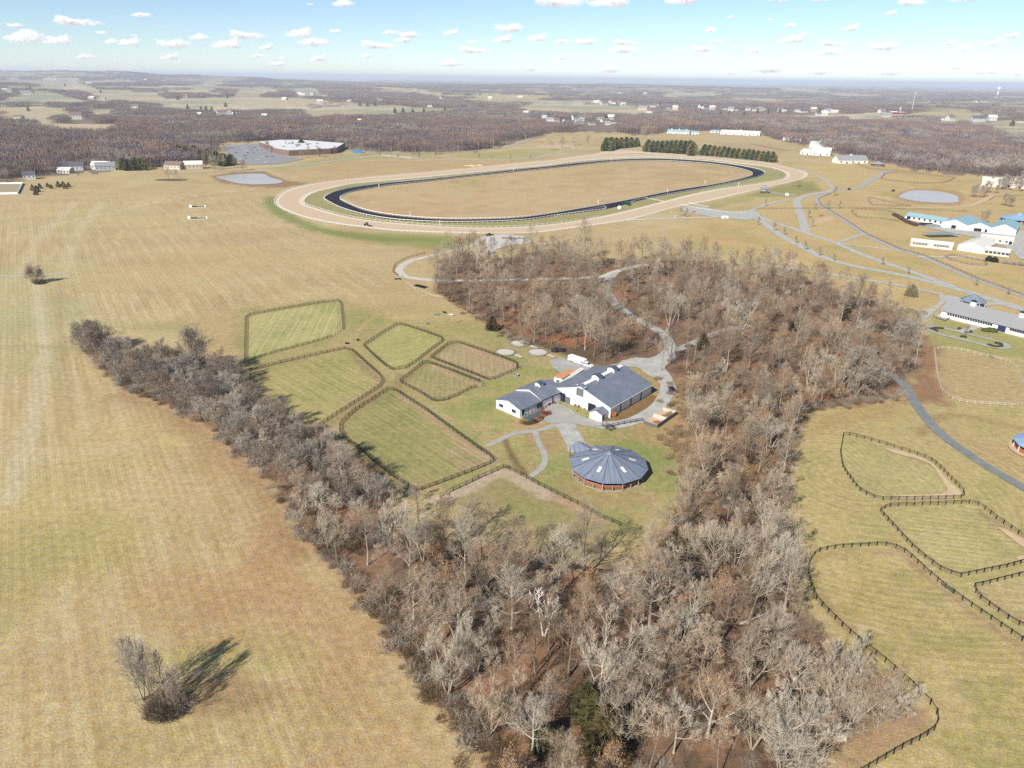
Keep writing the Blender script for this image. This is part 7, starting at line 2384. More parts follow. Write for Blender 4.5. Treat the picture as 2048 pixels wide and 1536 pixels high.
for px_ in (1926, 2022):
    xc = u_at(px_ - 24 if px_ < 2000 else px_ - 26, (px_ - 1880) * .25 + 633 - 5)
    c_ = cupola(st, xc + 5.5, Wq / 2, hr_ - .5, 2.2, 2.2, 2.4, WHITEP, mat('dark copper cap', (66, 62, 76), .5))
    mb = MB(); mb.tube([(xc + 5.5, Wq / 2, hr_ + 2.3), (xc + 5.5, Wq / 2, hr_ + 3.6)], [.25, .04], 6); mb.build('finial', TRIM, c_)
a2, rz2, L2_ = frame((1928, 606), (1952, 612))
pv2 = thing('hip_pavilion', 'small pyramid-roofed grey pavilion behind the long stable', 'pavilion', P(1944, 612))
mb = MB(); mb.lathe([(6.5, 3.2), (.05, 7.0)], 8); mb.lathe([(6.5, 3.05), (6.5, 3.2)], 8); mb.build('roof', mat('blue-grey slate', (132, 146, 158), .7), pv2)
for k in range(8):
    mb = MB(); mb.tube([(5.8 * math.cos(k * .785), 5.8 * math.sin(k * .785), 0), (5.8 * math.cos(k * .785), 5.8 * math.sin(k * .785), 3.3)], .14, 6); mb.build('post', WHITEP, pv2)
FRUST = mat('orange lattice', (206, 130, 96), .7)
for i, (x, y) in enumerate([(1961, 647), (2029, 664)]):
    o = thing('bench_arbour', 'orange bench arbour against the long stable' + rank(i, 2), 'bench', P(x, y), rz, 'orange bench arbours')
    for q in range(6):
        mb = MB(); mb.box((-2.5 + q, 0, .8), (.12, .12, 1.6)); mb.build('upright', FRUST, o)
    mb = MB(); mb.box((0, .3, .45), (5.2, .9, .1)); mb.build('seat', FRUST, o)
    mb = MB(); mb.box((0, 0, 1.5), (5.4, .1, .25)); mb.build('top_bar', FRUST, o)
hd = thing('clipped_bush', 'oval clipped dark green bush before the long stable', 'bush', P(1979, 663))
mb = MB()
for x, y, s_ in ((-1.5, .2, 2.3), (1.2, -.2, 2.4), (.2, .6, 2.0)): mb.blob((x, y, .75), (s_, s_ * .8, 1.15), int(s_ * 9), 3, .07)
mb.build('foliage', mat('clipped yew', (84, 92, 40), .9, vary=.35, scale=3), hd)
for i, (pts, lb) in enumerate([([(1977, 691), (1990, 695), (2003, 694), (2002, 689), (1992, 687)], 'horseshoe low hedge in the drive loop\'s far end'), ([(1862, 659), (1872, 657), (1884, 658)], 'low dark hedge in the drive loop\'s wood end'), ([(1866, 660), (1873, 663)], 'short second hedge in the drive loop\'s wood end'), ([(1923, 674), (1930, 675)], 'small dark shrub row in the middle of the drive loop')]):
    o = thing('low_hedge', lb, 'hedge', P(*pts[0]), 0, 'low hedges in the drive loop')
    g0 = P(*pts[0]); mb = MB()
    for j, p_ in enumerate(resample(PX(pts), .9)): mb.blob((p_[0] - g0[0], p_[1] - g0[1], .4), (.75, .7, .6), j, 2, .18)
    mb.build('foliage', mat('dark hedge', (72, 66, 40), .9, vary=.35, scale=3), o)
for i, (x, y) in enumerate([(1918, 659), (1941, 665)]):
    o = thing('round_shrub', 'small dark round shrub on the front walk' + rank(i, 2), 'shrub', P(x, y), 0, 'front walk shrubs')
    mb = MB(); mb.blob((0, 0, .55), (.8, .8, .7), i, 3, .12); mb.build('foliage', mat('dark hedge', (72, 66, 40), .9), o)
tree_px('small', 1931, 670, 650, 'slim young tree in the front drive loop')
ft = thing('covered_grill', 'dark blue covered wagon by the wood end of the stable court', 'wagon', P(1848, 629))
mb = MB(); mb.blob((0, 0, .9), (1.6, 1.3, .9), 4, 3, .05); mb.build('cover', mat('dark blue tarpaulin', (74, 88, 122), .6), ft)
for s_ in (-1, 1): wheel(ft, 0, s_ * 1.1, .35)
fence('board_fence', 'grey boards round the terrace at the long stable\'s end', [(1866, 634), (1890, 643), (1903, 636), (1880, 627)], False, 1.3, 3, 2.2, WOODT, 'board fences of the far fields')
sheet('terrace', [(1868, 634), (1890, 642), (1900, 636), (1882, 629)], SANDP, 'pale terrace at the end of the long stable', .1, 1, False)

def barn_px(name, label, cat, p0, p1, W_, he_, hr_, wall, roof, **kw):
    a_, rz_, L_ = frame(p0, p1)
    o_ = thing(name, label, cat, a_, rz_, kw.get('group'))
    gable_house(o_, L_, W_, he_, hr_, wall, roof, kw.get('over', .5))
    return o_, L_, W_
# blue-roofed complex
o, L_, W_ = barn_px('blue_roof_stable', 'long white stable wing with pale blue roof and dark stall doors', 'stable', (1809, 438), (1888, 451), 11, 3.2, 5.6, WHITEP, BLUEROOF)
for k in range(7):
    opening(o, 'y0', L_ * (.1 + .135 * k), 1.2 if k else .3, 1.5 if k else 3.6, 1.4 if k else 2.4, DARKIN, 'stall_door', L_, W_, TRIM if k else None)
for (p0, p1, W_, he_, hr_, lb, drs) in [((1932, 461), (1948, 427), 0, 4.2, 7.6, 'blue-roofed white barn beside the long stable wing', ((.5, 3.4, 2.8),)), ((1979, 466), (1982, 452), 0, 4.0, 7.2, 'middle blue-roofed white barn with dark openings', ((.45, 5.2, 2.6), (.78, 1.6, 2.4))), ((2030, 471), (2046, 433), 0, 4.4, 8.0, 'rightmost large blue-roofed white barn', ())]:
    ga_ = {1932: ((1881, 454), (1932, 461)), 1979: ((1932, 461), (1982, 466)), 2030: ((1981, 466), (2030, 471.5))}[p0[0]]
    A_, B_ = P(*ga_[0]), P(*ga_[1])
    d_ = B_ - A_
    Wd = float(np.hypot(d_[0], d_[1]))
    ax_ = np.array([-d_[1], d_[0]]) / Wd            # ridge runs away from the gable
    C_ = P(*p1)
    Ld = {1932: 34.0, 1979: 16.0, 2030: 36.0}[p0[0]]
    # local x = ridge direction, local y = towards A from B
    o = thing('blue_roof_barn', lb, 'barn', B_, math.atan2(ax_[1], ax_[0]), 'blue-roofed barns')
    gable_house(o, Ld, Wd, he_, hr_, WHITEP, BLUEROOF, .5)
    for f_, w_, h_ in drs: opening(o, 'x0', Wd * (1 - f_), .05, w_, h_, DARKIN, 'barn_door', Ld, Wd, TRIM)
    mb = MB(); mb.box((-.05, Wd / 2, hr_ - 1.6), (.1, .9, .9)); mb.build('gable_vent', GREYDOOR, o)
pc2 = P(2040, 445)
o = thing('blue_roof_pen', 'pale blue conical roofed riding pen behind the barns', 'pavilion', (pc2[0], pc2[1] + 3, 0))
mb = MB(); mb.lathe([(14.5, 3.4), (3, 6.2), (3, 6.9), (.05, 8.0)], 16); mb.lathe([(14.5, 3.2), (14.5, 3.4)], 16); mb.build('roof', mat('light slate blue roof', (150, 180, 204), .5, k=1.5), o)
for k in range(16):
    mb = MB(); mb.box((13.6 * math.cos(k * .3927), 13.6 * math.sin(k * .3927), 1.65), (.2, .2, 3.3), k * .3927); mb.build('post', WHITEP, o)
mb = MB(); mb.lathe([(13.4, .1), (13.4, 1.8), (13.2, 1.8)], 16); mb.build('kick_wall', BARK_D, o)
pc3 = P(2084, 905)
o = thing('blue_roof_pen', 'pale blue riding pen roof cut by the frame edge', 'pavilion', (pc3[0], pc3[1], 0))
mb = MB(); mb.lathe([(8.6, 2.9), (.05, 6.4)], 12); mb.lathe([(8.6, 2.7), (8.6, 2.9)], 12); mb.build('roof', mat('light slate blue roof', (150, 180, 204), .5), o)
for k in range(12):
    mb = MB(); mb.box((8 * math.cos(k * .5236), 8 * math.sin(k * .5236), 1.4), (.2, .2, 2.8), k * .5236); mb.build('post', WHITEP, o)
mb = MB(); mb.lathe([(7.8, .1), (7.8, 1.6), (7.6, 1.6)], 12); mb.build('kick_wall', KICK, o)
sheet('sand_circle', None, DIRT, 'sandy rim round the half-seen blue pen', .2, 1.5, False, [(pc3[0] + 9.4 * math.cos(t), pc3[1] + 9.4 * math.sin(t)) for t in np.linspace(0, 6.283, 31)[:-1]])
# cream complex
o, L_, W_ = barn_px('cream_stable', 'long cream stable with paired small windows', 'stable', (1820, 491.5), (1904, 500.5), 9, 3.3, 4.8, CREAMP, CREAMROOF)
for k in range(10):
    for s_ in (-.45, .45):
        opening(o, 'y0', L_ * (.06 + .073 * k + (.16 if k > 4 else .02)) + s_, 1.5, .5, 1.1, GLASS, 'window', L_, W_, TRIM)
A_, B_ = P(1914, 500), P(1966, 508)
d_ = B_ - A_; Wd = float(np.hypot(d_[0], d_[1])); ax_ = np.array([-d_[1], d_[0]]) / Wd
o = thing('cream_barn', 'large cream gabled barn between the cream stable wings', 'barn', B_, math.atan2(ax_[1], ax_[0]))
gable_house(o, 30, Wd, 4.0, 7.4, CREAMP, CREAMROOF, .5)
mb = MB(); mb.span(-.08, -.002, Wd * .48, Wd * .5, .1, 3.6); mb.build('door_gap', DARKIN, o)
for s_ in (.36, .62):
    mb = MB(); mb.span(-.06, -.003, Wd * s_ - 1.8, Wd * s_ + 1.8, .1, 3.5); mb.build('sliding_door', WHITEP, o)
o, L_, W_ = barn_px('cream_stable', 'cream low stable wing with six paired windows', 'stable', (1967, 508), (2017, 514.5), 9, 3.2, 4.8, CREAMP, CREAMROOF)
for k in range(6):
    for s_ in (-.5, .5): opening(o, 'y0', L_ * (.1 + .165 * k) + s_, 1.2, .8, 1.2, GLASS, 'window', L_, W_, TRIM)
o, L_, W_ = barn_px('cream_stable', 'cream stable wing at the back of the cream barn', 'stable', (1960, 483), (2025, 490), 9, 3.6, 5.0, CREAMP, CREAMROOF)
for k in range(4): opening(o, 'y0', L_ * (.2 + .2 * k), 1.3, 1.2, 1.2, GLASS, 'window', L_, W_, TRIM)
opening(o, 'y0', L_ - 1.6, .1, 2.2, 2.4, DARKIN, 'door', L_, W_)
WALK = mat('slatted roof boards', (150, 164, 164), .7, vary=.2, scale=2)
o = thing('horse_walker', 'grey slatted horse walker between the blue and cream stables', 'shelter', P(1880, 473), math.radians(8))
for k in range(14):
    mb = MB(); mb.box((-12 + k * 1.8, 0, 2.3), (1.5, 9, .12)); mb.build('roof_slat', WALK, o)
for x in (-12, -4, 4, 11):
    for y in (-4.2, 4.2):
        mb = MB(); mb.box((x, y, 1.1), (.2, .2, 2.2)); mb.build('post', TRIM, o)
o = thing('oval_ring', 'dark oval horse ring before the blue-roofed wing', 'ring', P(1864, 450))
mb = MB(); mb.lathe([(9, .12), (9, .7), (8.7, .7), (8.7, .12)], 24); mb.build('ring_wall', TRIM, o)
mb = MB(); mb.lathe([(.01, .08), (8.7, .08)], 24); mb.build('ring_floor', mat('black footing plain', (44, 46, 58), .9), o)
o.scale = (1.25, .8, 1)
o = thing('hedge_row', 'dark shrub bank at the blue-roofed wing\'s end', 'hedge', P(1790, 432))
mb = MB()
for j, p_ in enumerate(resample(PX([(1788, 431), (1800, 437), (1815, 446), (1832, 452)]), 1.6)):
    g0 = P(1790, 432); mb.blob((p_[0] - g0[0], p_[1] - g0[1], .9), (2.0, 1.8, 1.5), j, 2, .25)
mb.build('foliage', mat('dark winter shrubs', (84, 66, 60), .9, vary=.35, scale=2), o)
for i, (x, y, c_) in enumerate([(1977, 522, (60, 66, 40)), (1988, 524, (66, 62, 44))]):
    o = thing('dark_shrub', 'dark evergreen shrub by the cream wing' + rank(i, 2), 'shrub', P(x, y), 0, 'shrubs by the cream wing')
    link('foliage', conifer(60 + i, 3.4, 2.2, 900, .5, .02, mat('shrub green %d' % i, c_, .9, vary=.3)), o)
o = thing('hedge_row', 'grey twiggy hedge at the frame edge below the cream stables', 'hedge', P(2008, 528))
for j, p_ in enumerate(resample(PX([(2006, 527), (2030, 530), (2075, 534)]), 1.7)):
    g0 = P(2008, 528)
    link('foliage', TUFTS[3], o, (p_[0] - g0[0], p_[1] - g0[1], 0), j * 1.3, .95)

# viewing pavilion, bunker mound and slope by the track
o = thing('viewing_pavilion', 'white viewing pavilion with grey pyramid roof beside the racetrack', 'pavilion', P(1528, 386), .2)
mb = MB(); mb.span(-3, 3, -3, 3, 0, 2.6); mb.build('lower_wall', mat('brown pavilion base', (124, 96, 88), .8), o)  # plain brown colour of the lower wall
mb = MB(); mb.span(-3.4, 3.4, -3.4, 3.4, 2.6, 2.8); mb.build('deck', WHITEP, o)
for x in (-3.1, 0, 3.1):
    for y in (-3.1, 3.1):
        mb = MB(); mb.box((x, y, 4.0), (.25, .25, 2.4)); mb.build('post', WHITEP, o)
mb = MB(); mb.span(-2, 2, -2, 2, 2.8, 4.9); mb.build('upper_wall', WHITEP, o)
mb = MB(); mb.lathe([(5.6, 5.1), (1.2, 7.3), (1.2, 7.9), (.05, 8.9)], 8); mb.build('roof', GREYROOF, o)
mb = MB(); mb.slab([(-6.5, -3.8, .1), (-3.4, -3.4, 2.7), (-3.4, -2.2, 2.7), (-6.5, -2.6, .1)], .2); mb.build('stair', BARK_D, o)
o = thing('rubble_mound', 'brown rubble and log mound at the racetrack bend', 'mound', P(1593, 373))
mb = MB()
for i in range(10): mb.blob((RND.uniform(-4, 4), RND.uniform(-3, 3), .6), (RND.uniform(1.5, 3), RND.uniform(1, 2), RND.uniform(.8, 2)), i, 1, .3)
mb.build('rubble', mat('brown rubble', (140, 118, 104), .95, vary=.35, scale=1), o)
o = thing('white_hut', 'small white hut on the grey strip behind the pavilion', 'hut', P(1574, 391), .3)
mb = MB(); mb.span(-1.5, 1.5, -1.2, 1.2, 0, 2.2); mb.build('hut_wall', WHITEP, o)
mb = MB(); mb.slab([(-1.7, -1.4, 2.3), (1.7, -1.4, 2.3), (1.7, 1.4, 2.6), (-1.7, 1.4, 2.6)], .1); mb.build('hut_roof', CREAMROOF, o)
o = thing('sand_pile', 'heap of yellow sand on the outer side of the racetrack', 'heap', P(948, 332))
mb = MB()
for i in range(8): mb.blob((RND.uniform(-12, 12), RND.uniform(-3, 3), 0), (RND.uniform(3, 6), RND.uniform(2, 4), RND.uniform(.8, 1.8)), i, 2, .12)
mb.build('sand', mat('yellow sand', (232, 200, 148), .95, vary=.08), o)
o = thing('topsoil_heaps', 'row of grey-green soil heaps on the pale turnout', 'heaps', P(1030, 478))
mb = MB()
for i in range(10): mb.blob((-9 + i * 2.0, RND.uniform(-1.2, 1.2), .2), (1.2, 1.1, RND.uniform(.7, 1.2)), i, 2, .2)
mb.build('soil', mat('grey-green soil', (120, 124, 112), .95, vary=.25), o)
# mulch island
o = thing('mulch_island', 'dark mulch island under the two field trees', 'flower bed', P(342, 360))
mb = MB(); mb.blob((0, 0, 0), (19, 8, .7), 1, 3, .06); mb.build('mulch', mat('dark mulch', (104, 80, 62), .95, vary=.3, scale=.8), o)
# white riding arena at the left edge
o = thing('riding_arena', 'white-walled outdoor riding arena at the left edge', 'arena', P(-30, 390))
g0 = P(-30, 390)
c4 = [P(-120, 391), P(36, 388), P(46, 368), P(-80, 369)]
for i in range(4):
    p_, q_ = c4[i] - g0, c4[(i + 1) % 4] - g0
    d_ = q_ - p_
    mb = MB(); mb.box(((p_[0] + q_[0]) / 2, (p_[1] + q_[1]) / 2, .9), (float(np.hypot(d_[0], d_[1])), .3, 1.8), math.atan2(d_[1], d_[0])); mb.build('kick_wall', WHITEP, o)
sheet('arena_floor', None, mat('arena footing', (186, 172, 140), .95, c2=(160, 150, 118), scale=.1), 'tan floor of the white riding arena', 0, 3, False, [tuple(c[:2]) for c in c4])

# ================================================================== FAR BUILDINGS
# warehouse
A_, B_, C_, D_ = P(519, 292), P(577, 311), P(677, 305), P(580, 289)
wh = thing('warehouse', 'wide flat white-roofed warehouse with brown walls', 'warehouse', A_)
pts = [(q - A_)[:2] for q in (P(519, 293.5), P(551, 307), P(578, 312), P(662, 308), P(675, 306), P(690, 296.5), P(600, 289.5), P(560, 289.5))]
mb = MB(); mb.prism(pts, 0, 8.0); mb.build('wall', BRICKW, wh)
cen = np.mean(pts, 0)
mb = MB(); mb.prism([tuple(cen + (p_ - cen) * .99) for p_ in pts], 8.0, 8.35); mb.build('roof', mat('white roof membrane', (226, 222, 220), .8, vary=.06, scale=.05, k=1.4), wh)
for i in range(26):
    t = RND.uniform(.1, .85), RND.random() * 6.28
    k = RND.randrange(8)
    c_ = cen + (pts[k] - cen) * t[0] * .9
    mb = MB(); mb.box((c_[0], c_[1], 8.9), (RND.uniform(2, 4), RND.uniform(2, 4), 1.2), .3); mb.build('roof_unit', GREYDOOR if i % 3 else CONC, wh)
sheet('car_park', [(446, 292), (520, 287), (540, 300), (575, 314), (610, 318), (560, 328), (482, 330), (474, 320), (452, 305)], mat('car park asphalt', (150, 150, 152), .9, c2=(168, 166, 164), scale=.1), 'grey car park beside the warehouse', 0, 4, False)
cars = []
for r_ in range(6):
    for k in range(9):
        x = 452 + r_ * 7 + k * 11.5 + RND.uniform(-1, 1)
        y = 322 - r_ * 5.4 + k * .45
        if RND.random() < .7 and 440 < x < 512 + (y - 292) * 1.9: cars.append((x, y))
cars.sort()
_cm = {}
def far_car(paint):
    if paint.name not in _cm:
        mb = MB()
        mb.add([(-2.1, -.9, .35), (2.1, -.9, .35), (2.1, .9, .35), (-2.1, .9, .35), (-2.2, -.9, .95), (2.1, -.9, .85), (2.1, .9, .85), (-2.2, .9, .95)], [(3, 2, 1, 0), (4, 5, 6, 7), (0, 1, 5, 4), (1, 2, 6, 5), (2, 3, 7, 6), (3, 0, 4, 7)], 0)
        mb.add([(-1.8, -.8, .95), (1.0, -.8, .92), (1.0, .8, .92), (-1.8, .8, .95), (-1.3, -.65, 1.5), (.3, -.65, 1.5), (.3, .65, 1.5), (-1.3, .65, 1.5)], [(0, 1, 5, 4), (1, 2, 6, 5), (2, 3, 7, 6), (3, 0, 4, 7)], 1)
        mb.add([(-1.3, -.65, 1.5), (.3, -.65, 1.5), (.3, .65, 1.5), (-1.3, .65, 1.5)], [(0, 1, 2, 3)], 0)
        for x in (-1.3, 1.3):
            for y in (-.92, .92): mb.box((x, y, .33), (.66, .12, .66), 0, 2)
        _cm[paint.name] = mb.mesh('far car', [paint, GLASS, TYRE])
    return _cm[paint.name]
paints = [('white', CARW), ('grey', GREYC), ('black', DARKC), ('silver', mat('silver car paint', (196, 200, 206), .3)), ('red', mat('red car paint', (150, 40, 40), .3)), ('blue', mat('blue car paint', (70, 90, 140), .3))]
bynm = {}
for i, q in enumerate(cars):
    nm, pm = paints[[0, 1, 3, 2, 3, 0, 1, 4, 3, 5][RND.randrange(10)]]
    bynm.setdefault(nm, []).append((q, pm))
for nm, lst in bynm.items():
    for i, (q, pm) in enumerate(lst):
        tag(link('parked_car', far_car(pm), None, P(*q), .25 + RND.uniform(-.05, .05)), '%s car in the warehouse car park%s' % (nm, rank(i, len(lst))), 'car', 'cars parked by the warehouse')
o = tree_px('leafy_a', 536, 305, 281, 'orange-leaved tree at the warehouse corner', wide=1.3)
o = thing('blue_container', 'blue container hut beside the far woods', 'container', P(716, 306), .1)
mb = MB(); mb.span(-7, 7, -3, 3, 0, 4.4); mb.build('container_wall', mat('bright blue sheet', (70, 150, 214), .5), o)
mb = MB(); mb.span(-7.2, 7.2, -3.2, 3.2, 4.4, 4.7); mb.build('container_roof', mat('pale blue sheet', (120, 180, 226), .5), o)
for i, (x, y) in enumerate([(783, 313), (831, 312), (876, 310), (918, 308), (957, 302), (987, 299), (1013, 292), (1036, 288), (1051, 280)]):
    o = thing('utility_pole', 'tall utility pole along the far lane' + rank(i, 9), 'pole', P(x, y), .3, 'utility poles along the far lane')
    mb = MB(); mb.tube([(0, 0, 0), (0, 0, 13)], [.4, .3], 6); mb.build('pole', mat('grey timber pole', (170, 156, 142), .9), o)
    mb = MB(); mb.box((0, 0, 12), (3.2, .25, .25)); mb.box((0, 0, 11), (.9, .5, .9)); mb.build('cross_arm', mat('grey timber pole', (170, 156, 142), .9), o)
# white and cream barns beyond the pines
def far_barn(label, p0, p1, W_, he_, hr_, wall, roof, group='barns beyond the racetrack', cup=0, doors=3, far=False):
    a_, b_ = (G if far else P)(*p0), (G if far else P)(*p1)
    d_ = b_ - a_
    L_ = float(np.hypot(d_[0], d_[1]))
    o_ = thing('far_barn', label, 'barn', a_, math.atan2(d_[1], d_[0]), group)
    gable_house(o_, L_, W_, he_, hr_, wall, roof, .6)
    for k in range(doors):
        opening(o_, 'y0', L_ * (k + .5) / doors, .1 if k % 2 else 1.0, min(2.4, L_ / doors * .5), 2.2, DARKIN, 'door' if k % 2 else 'window', L_, W_)
    for k in range(cup): cupola(o_, L_ * (k + .5) / cup, W_ / 2, hr_ - .4, 2.2, 2.2, 1.8, WHITEP, roof)
    return o_
far_barn('white barn with pale blue roof beyond the middle pine row', (1334, 267), (1378, 269), 16, 5, 9, WHITEP, BLUEROOF, cup=3, doors=8)
far_barn('small blue-roofed annex beside the blue-roofed far barn', (1382, 268.5), (1398, 269), 10, 4, 6.5, WHITEP, BLUEROOF, doors=2)
far_barn('long white barn with pale roof near the far woods', (1440, 268.5), (1519, 272), 16, 5, 9.5, WHITEP, CREAMROOF, cup=1, doors=10)
far_barn('dark-hipped shelter beside the long far barn', (1420, 265), (1438, 266), 12, 3, 6, WHITEP, BLUEROOF, doors=2)
far_barn('wide white gabled arena barn among the trees', (1622, 310), (1660, 312), 22, 7, 12, WHITEP, CREAMROOF, doors=3)
far_barn('smaller white barn joined to the arena barn', (1600, 308), (1620, 310), 16, 4.5, 8.5, WHITEP, CREAMROOF, doors=2)
far_barn('cream barn with tan roof and cupola below the woods', (1676, 327), (1735, 327), 18, 5, 11, CREAMP, GREYROOF, cup=1, doors=5)
far_barn('pale roofs half hidden behind the bare trees', (1566, 281), (1602, 283), 18, 6, 11, WHITEP, CREAMROOF, doors=3)
far_barn('pale green-roofed barn hidden in bare trees', (1618, 296), (1672, 299), 20, 7, 12, WHITEP, mat('pale green roof', (200, 214, 204), .6), doors=3)
far_barn('tan roof above the copse by the right pond', (1962, 372), (2050, 378), 20, 6, 10, CREAMP, CREAMROOF, doors=4)
o = thing('far_pavilion', 'dark conical-roofed pen beside the cream far barn', 'pavilion', P(1755, 332))
mb = MB(); mb.lathe([(10, 3.2), (.05, 7)], 12); mb.lathe([(10, 3), (10, 3.2)], 12); mb.build('roof', GREYROOF, o)
mb = MB(); mb.lathe([(9, 0), (9, 2.2)], 12); mb.build('wall', BARK_D, o)
# hamlet houses
HW = [mat('white siding', (228, 226, 220), .7), mat('cream siding', (224, 214, 196), .7), mat('grey siding', (206, 206, 206), .7), mat('tan siding', (214, 196, 172), .7)]
HR_ = [GREYROOF, mat('brown shingles', (140, 118, 106), .9), mat('dark shingles', (104, 102, 108), .9), CREAMROOF]
_hm = {}
def house_meshes(w_, r_, sh):
    k = (w_, r_, sh)
    if k not in _hm:
        o_ = bpy.data.objects.new('tmp', None)
        L_, W_, he_, hr_ = [(12, 9, 5.2, 8.6), (16, 9, 3.6, 6.6), (22, 12, 5.5, 9.5)][sh]
        mb = MB()
        vs_ = []
        for x in (-L_ / 2, L_ / 2): vs_ += [(x, -W_ / 2, -2), (x, W_ / 2, -2), (x, W_ / 2, he_), (x, 0, hr_), (x, -W_ / 2, he_)]
        mb.add(vs_, [(0, 4, 3, 2, 1), (5, 6, 7, 8, 9), (0, 5, 9, 4), (1, 2, 7, 6)])
        m1 = mb.mesh('house wall', HW[w_])
        mb = MB()
        s_ = (hr_ - he_) / (W_ / 2)
        for sg_ in (-1, 1):
            mb.slab([(-L_ / 2 - .5, sg_ * (W_ / 2 + .5), he_ - s_ * .5 + .2), (L_ / 2 + .5, sg_ * (W_ / 2 + .5), he_ - s_ * .5 + .2), (L_ / 2 + .5, 0, hr_ + .2), (-L_ / 2 - .5, 0, hr_ + .2)], .18)
        m2 = mb.mesh('house roof', HR_[r_])
        mb = MB()
        for x in np.linspace(-L_ / 2 + 2, L_ / 2 - 2, max(3, int(L_ / 4))): mb.box((x, -W_ / 2 - .04, he_ * .55), (1.1, .1, 1.5))
        m3 = mb.mesh('house windows', GLASS)
        mb = MB(); mb.box((L_ * .2, .8, hr_ + .4), (.9, .9, 2.2))
        m4 = mb.mesh('house chimney', BRICKW)
        _hm[k] = (m1, m2, m3, m4)
    return _hm[k]
names = [('white', 0), ('cream', 1), ('pale grey', 2), ('tan', 3)]
blk = {}
for i, (x, y, w_) in enumerate(HOUSES_PX):
    c_ = [0, 0, 0, 1, 2, 0, 3, 0][(i * 5 + x) % 8]
    r_ = (i * 7 + y) % 4
    sh = 2 if w_ >= 13 else (i % 2)
    zone = 'beside the tan field trees' if y > 300 else ('in the hamlet beyond the racetrack' if 1040 < x < 1240 and y > 225 else 'on the open ridge farm' if 1180 < x < 1360 and 200 < y < 225 else 'along the far road hamlet' if 1380 < x < 1680 and y > 205 else 'on the left far hills' if x < 500 else 'in the middle far woods' if x < 1040 else 'in the right far country' if x > 1680 else 'on the far horizon woods')
    blk.setdefault((names[c_][0], zone), []).append((x, y, w_, c_, r_, sh, i))
for (cn, zone), lst in blk.items():
    lst.sort()
    for j, (x, y, w_, c_, r_, sh, i) in enumerate(lst):
        g = HP[i]
        d_ = math.hypot(g[0], g[1])
        k_ = max(1.0, min(2.2, (.8 if y > 300 else 1.08) * w_ / FPX * d_ / [11, 13, 19][sh]))
        o = thing('house', '%s house %s%s' % (cn, zone, rank(j, len(lst))), 'house', (g[0], g[1], g[2]), RND.uniform(-.6, .6), 'houses of the far country', k_)
        for nm, me in zip(('wall', 'roof', 'window_row', 'chimney'), house_meshes(c_, r_, sh)): link(nm, me, o)
g = G(1823, 224)
o = thing('radio_mast', 'tall white radio mast with small head on the right hills', 'mast', g)
d_ = math.hypot(g[0], g[1]); hm_ = 28 / FPX * d_
mb = MB(); mb.tube([(0, 0, 0), (0, 0, hm_)], [.9, .5], 6); mb.build('pole', CARW, o)
mb = MB(); mb.lathe([(.5, hm_), (2.6, hm_ + 1), (2.6, hm_ + 3), (.5, hm_ + 4)], 8); mb.build('mast_head', CARW, o)
o = thing('red_barn', 'long red barn beside the silo on the right hills', 'barn', G(1790, 228), .1)
mb = MB(); mb.span(-26, 6, -7, 7, -2, 7); mb.span(14, 44, -7, 7, -2, 6); mb.build('wall', mat('red barn boards', (150, 52, 52), .8), o)
mb = MB(); mb.slab([(-27, -8, 7.2), (7, -8, 7.2), (7, 0, 11), (-27, 0, 11)], .2); mb.slab([(13, -8, 6.2), (45, -8, 6.2), (45, 0, 9), (13, 0, 9)], .2); mb.build('roof', CREAMROOF, o)
o = thing('silo', 'tall pale grain silo beside the red barn', 'silo', G(1799, 227))
mb = MB(); mb.lathe([(4, -2), (4, 22), (2.6, 25), (.05, 26)], 14); mb.build('silo_wall', CONC, o)
mb = MB(); mb.lathe([(4.1, 21), (4.1, 22)], 14); mb.build('silo_band', GREYDOOR, o)
g = G(1995, 190); d_ = math.hypot(g[0], g[1])
o = thing('water_tower', 'white water tower on the right horizon woods', 'water tower', g)
s_ = d_ / FPX
mb = MB(); mb.tube([(0, 0, 0), (0, 0, s_ * 8)], s_ * 1.0, 10); mb.build('tower_stem', CARW, o)
mb = MB(); mb.lathe([(s_ * 1, s_ * 6), (s_ * 2.6, s_ * 8.5), (s_ * 2.6, s_ * 10.5), (.1, s_ * 12.5)], 14); mb.build('tower_tank', CARW, o)
o = thing('far_warehouse', 'long white building on the left skyline', 'building', G(306, 143), 0)
mb = MB(); mb.span(-60, 60, -25, 25, -3, 14); mb.build('wall', WHITEP, o)
mb = MB(); mb.span(-62, 62, -27, 27, 14, 15); mb.build('roof', CREAMROOF, o)

# ================================================================== HAZE
HZ = bpy.data.materials.new('haze air')
HZ.use_nodes = True
n, l = HZ.node_tree.nodes, HZ.node_tree.links
n.clear()
mo = n.new('ShaderNodeOutputMaterial')
pvn = n.new('ShaderNodeVolumePrincipled')
pvn.inputs['Color'].default_value = (.82, .9, 1.0, 1)
pvn.inputs['Density'].default_value = HAZE_D = 6.2e-5
pvn.inputs['Anisotropy'].default_value = 0.0
l.new(pvn.outputs[0], mo.inputs['Volume'])
mb = MB()
ztop = float(max(Z.max() + 40, 160))
mb.span(-70000, 70000, -70000, 70000, float(Z.min()) - 1.5, ztop)
tag(mb.build('haze', HZ), 'pale blue air haze over the far country', kind='stuff')

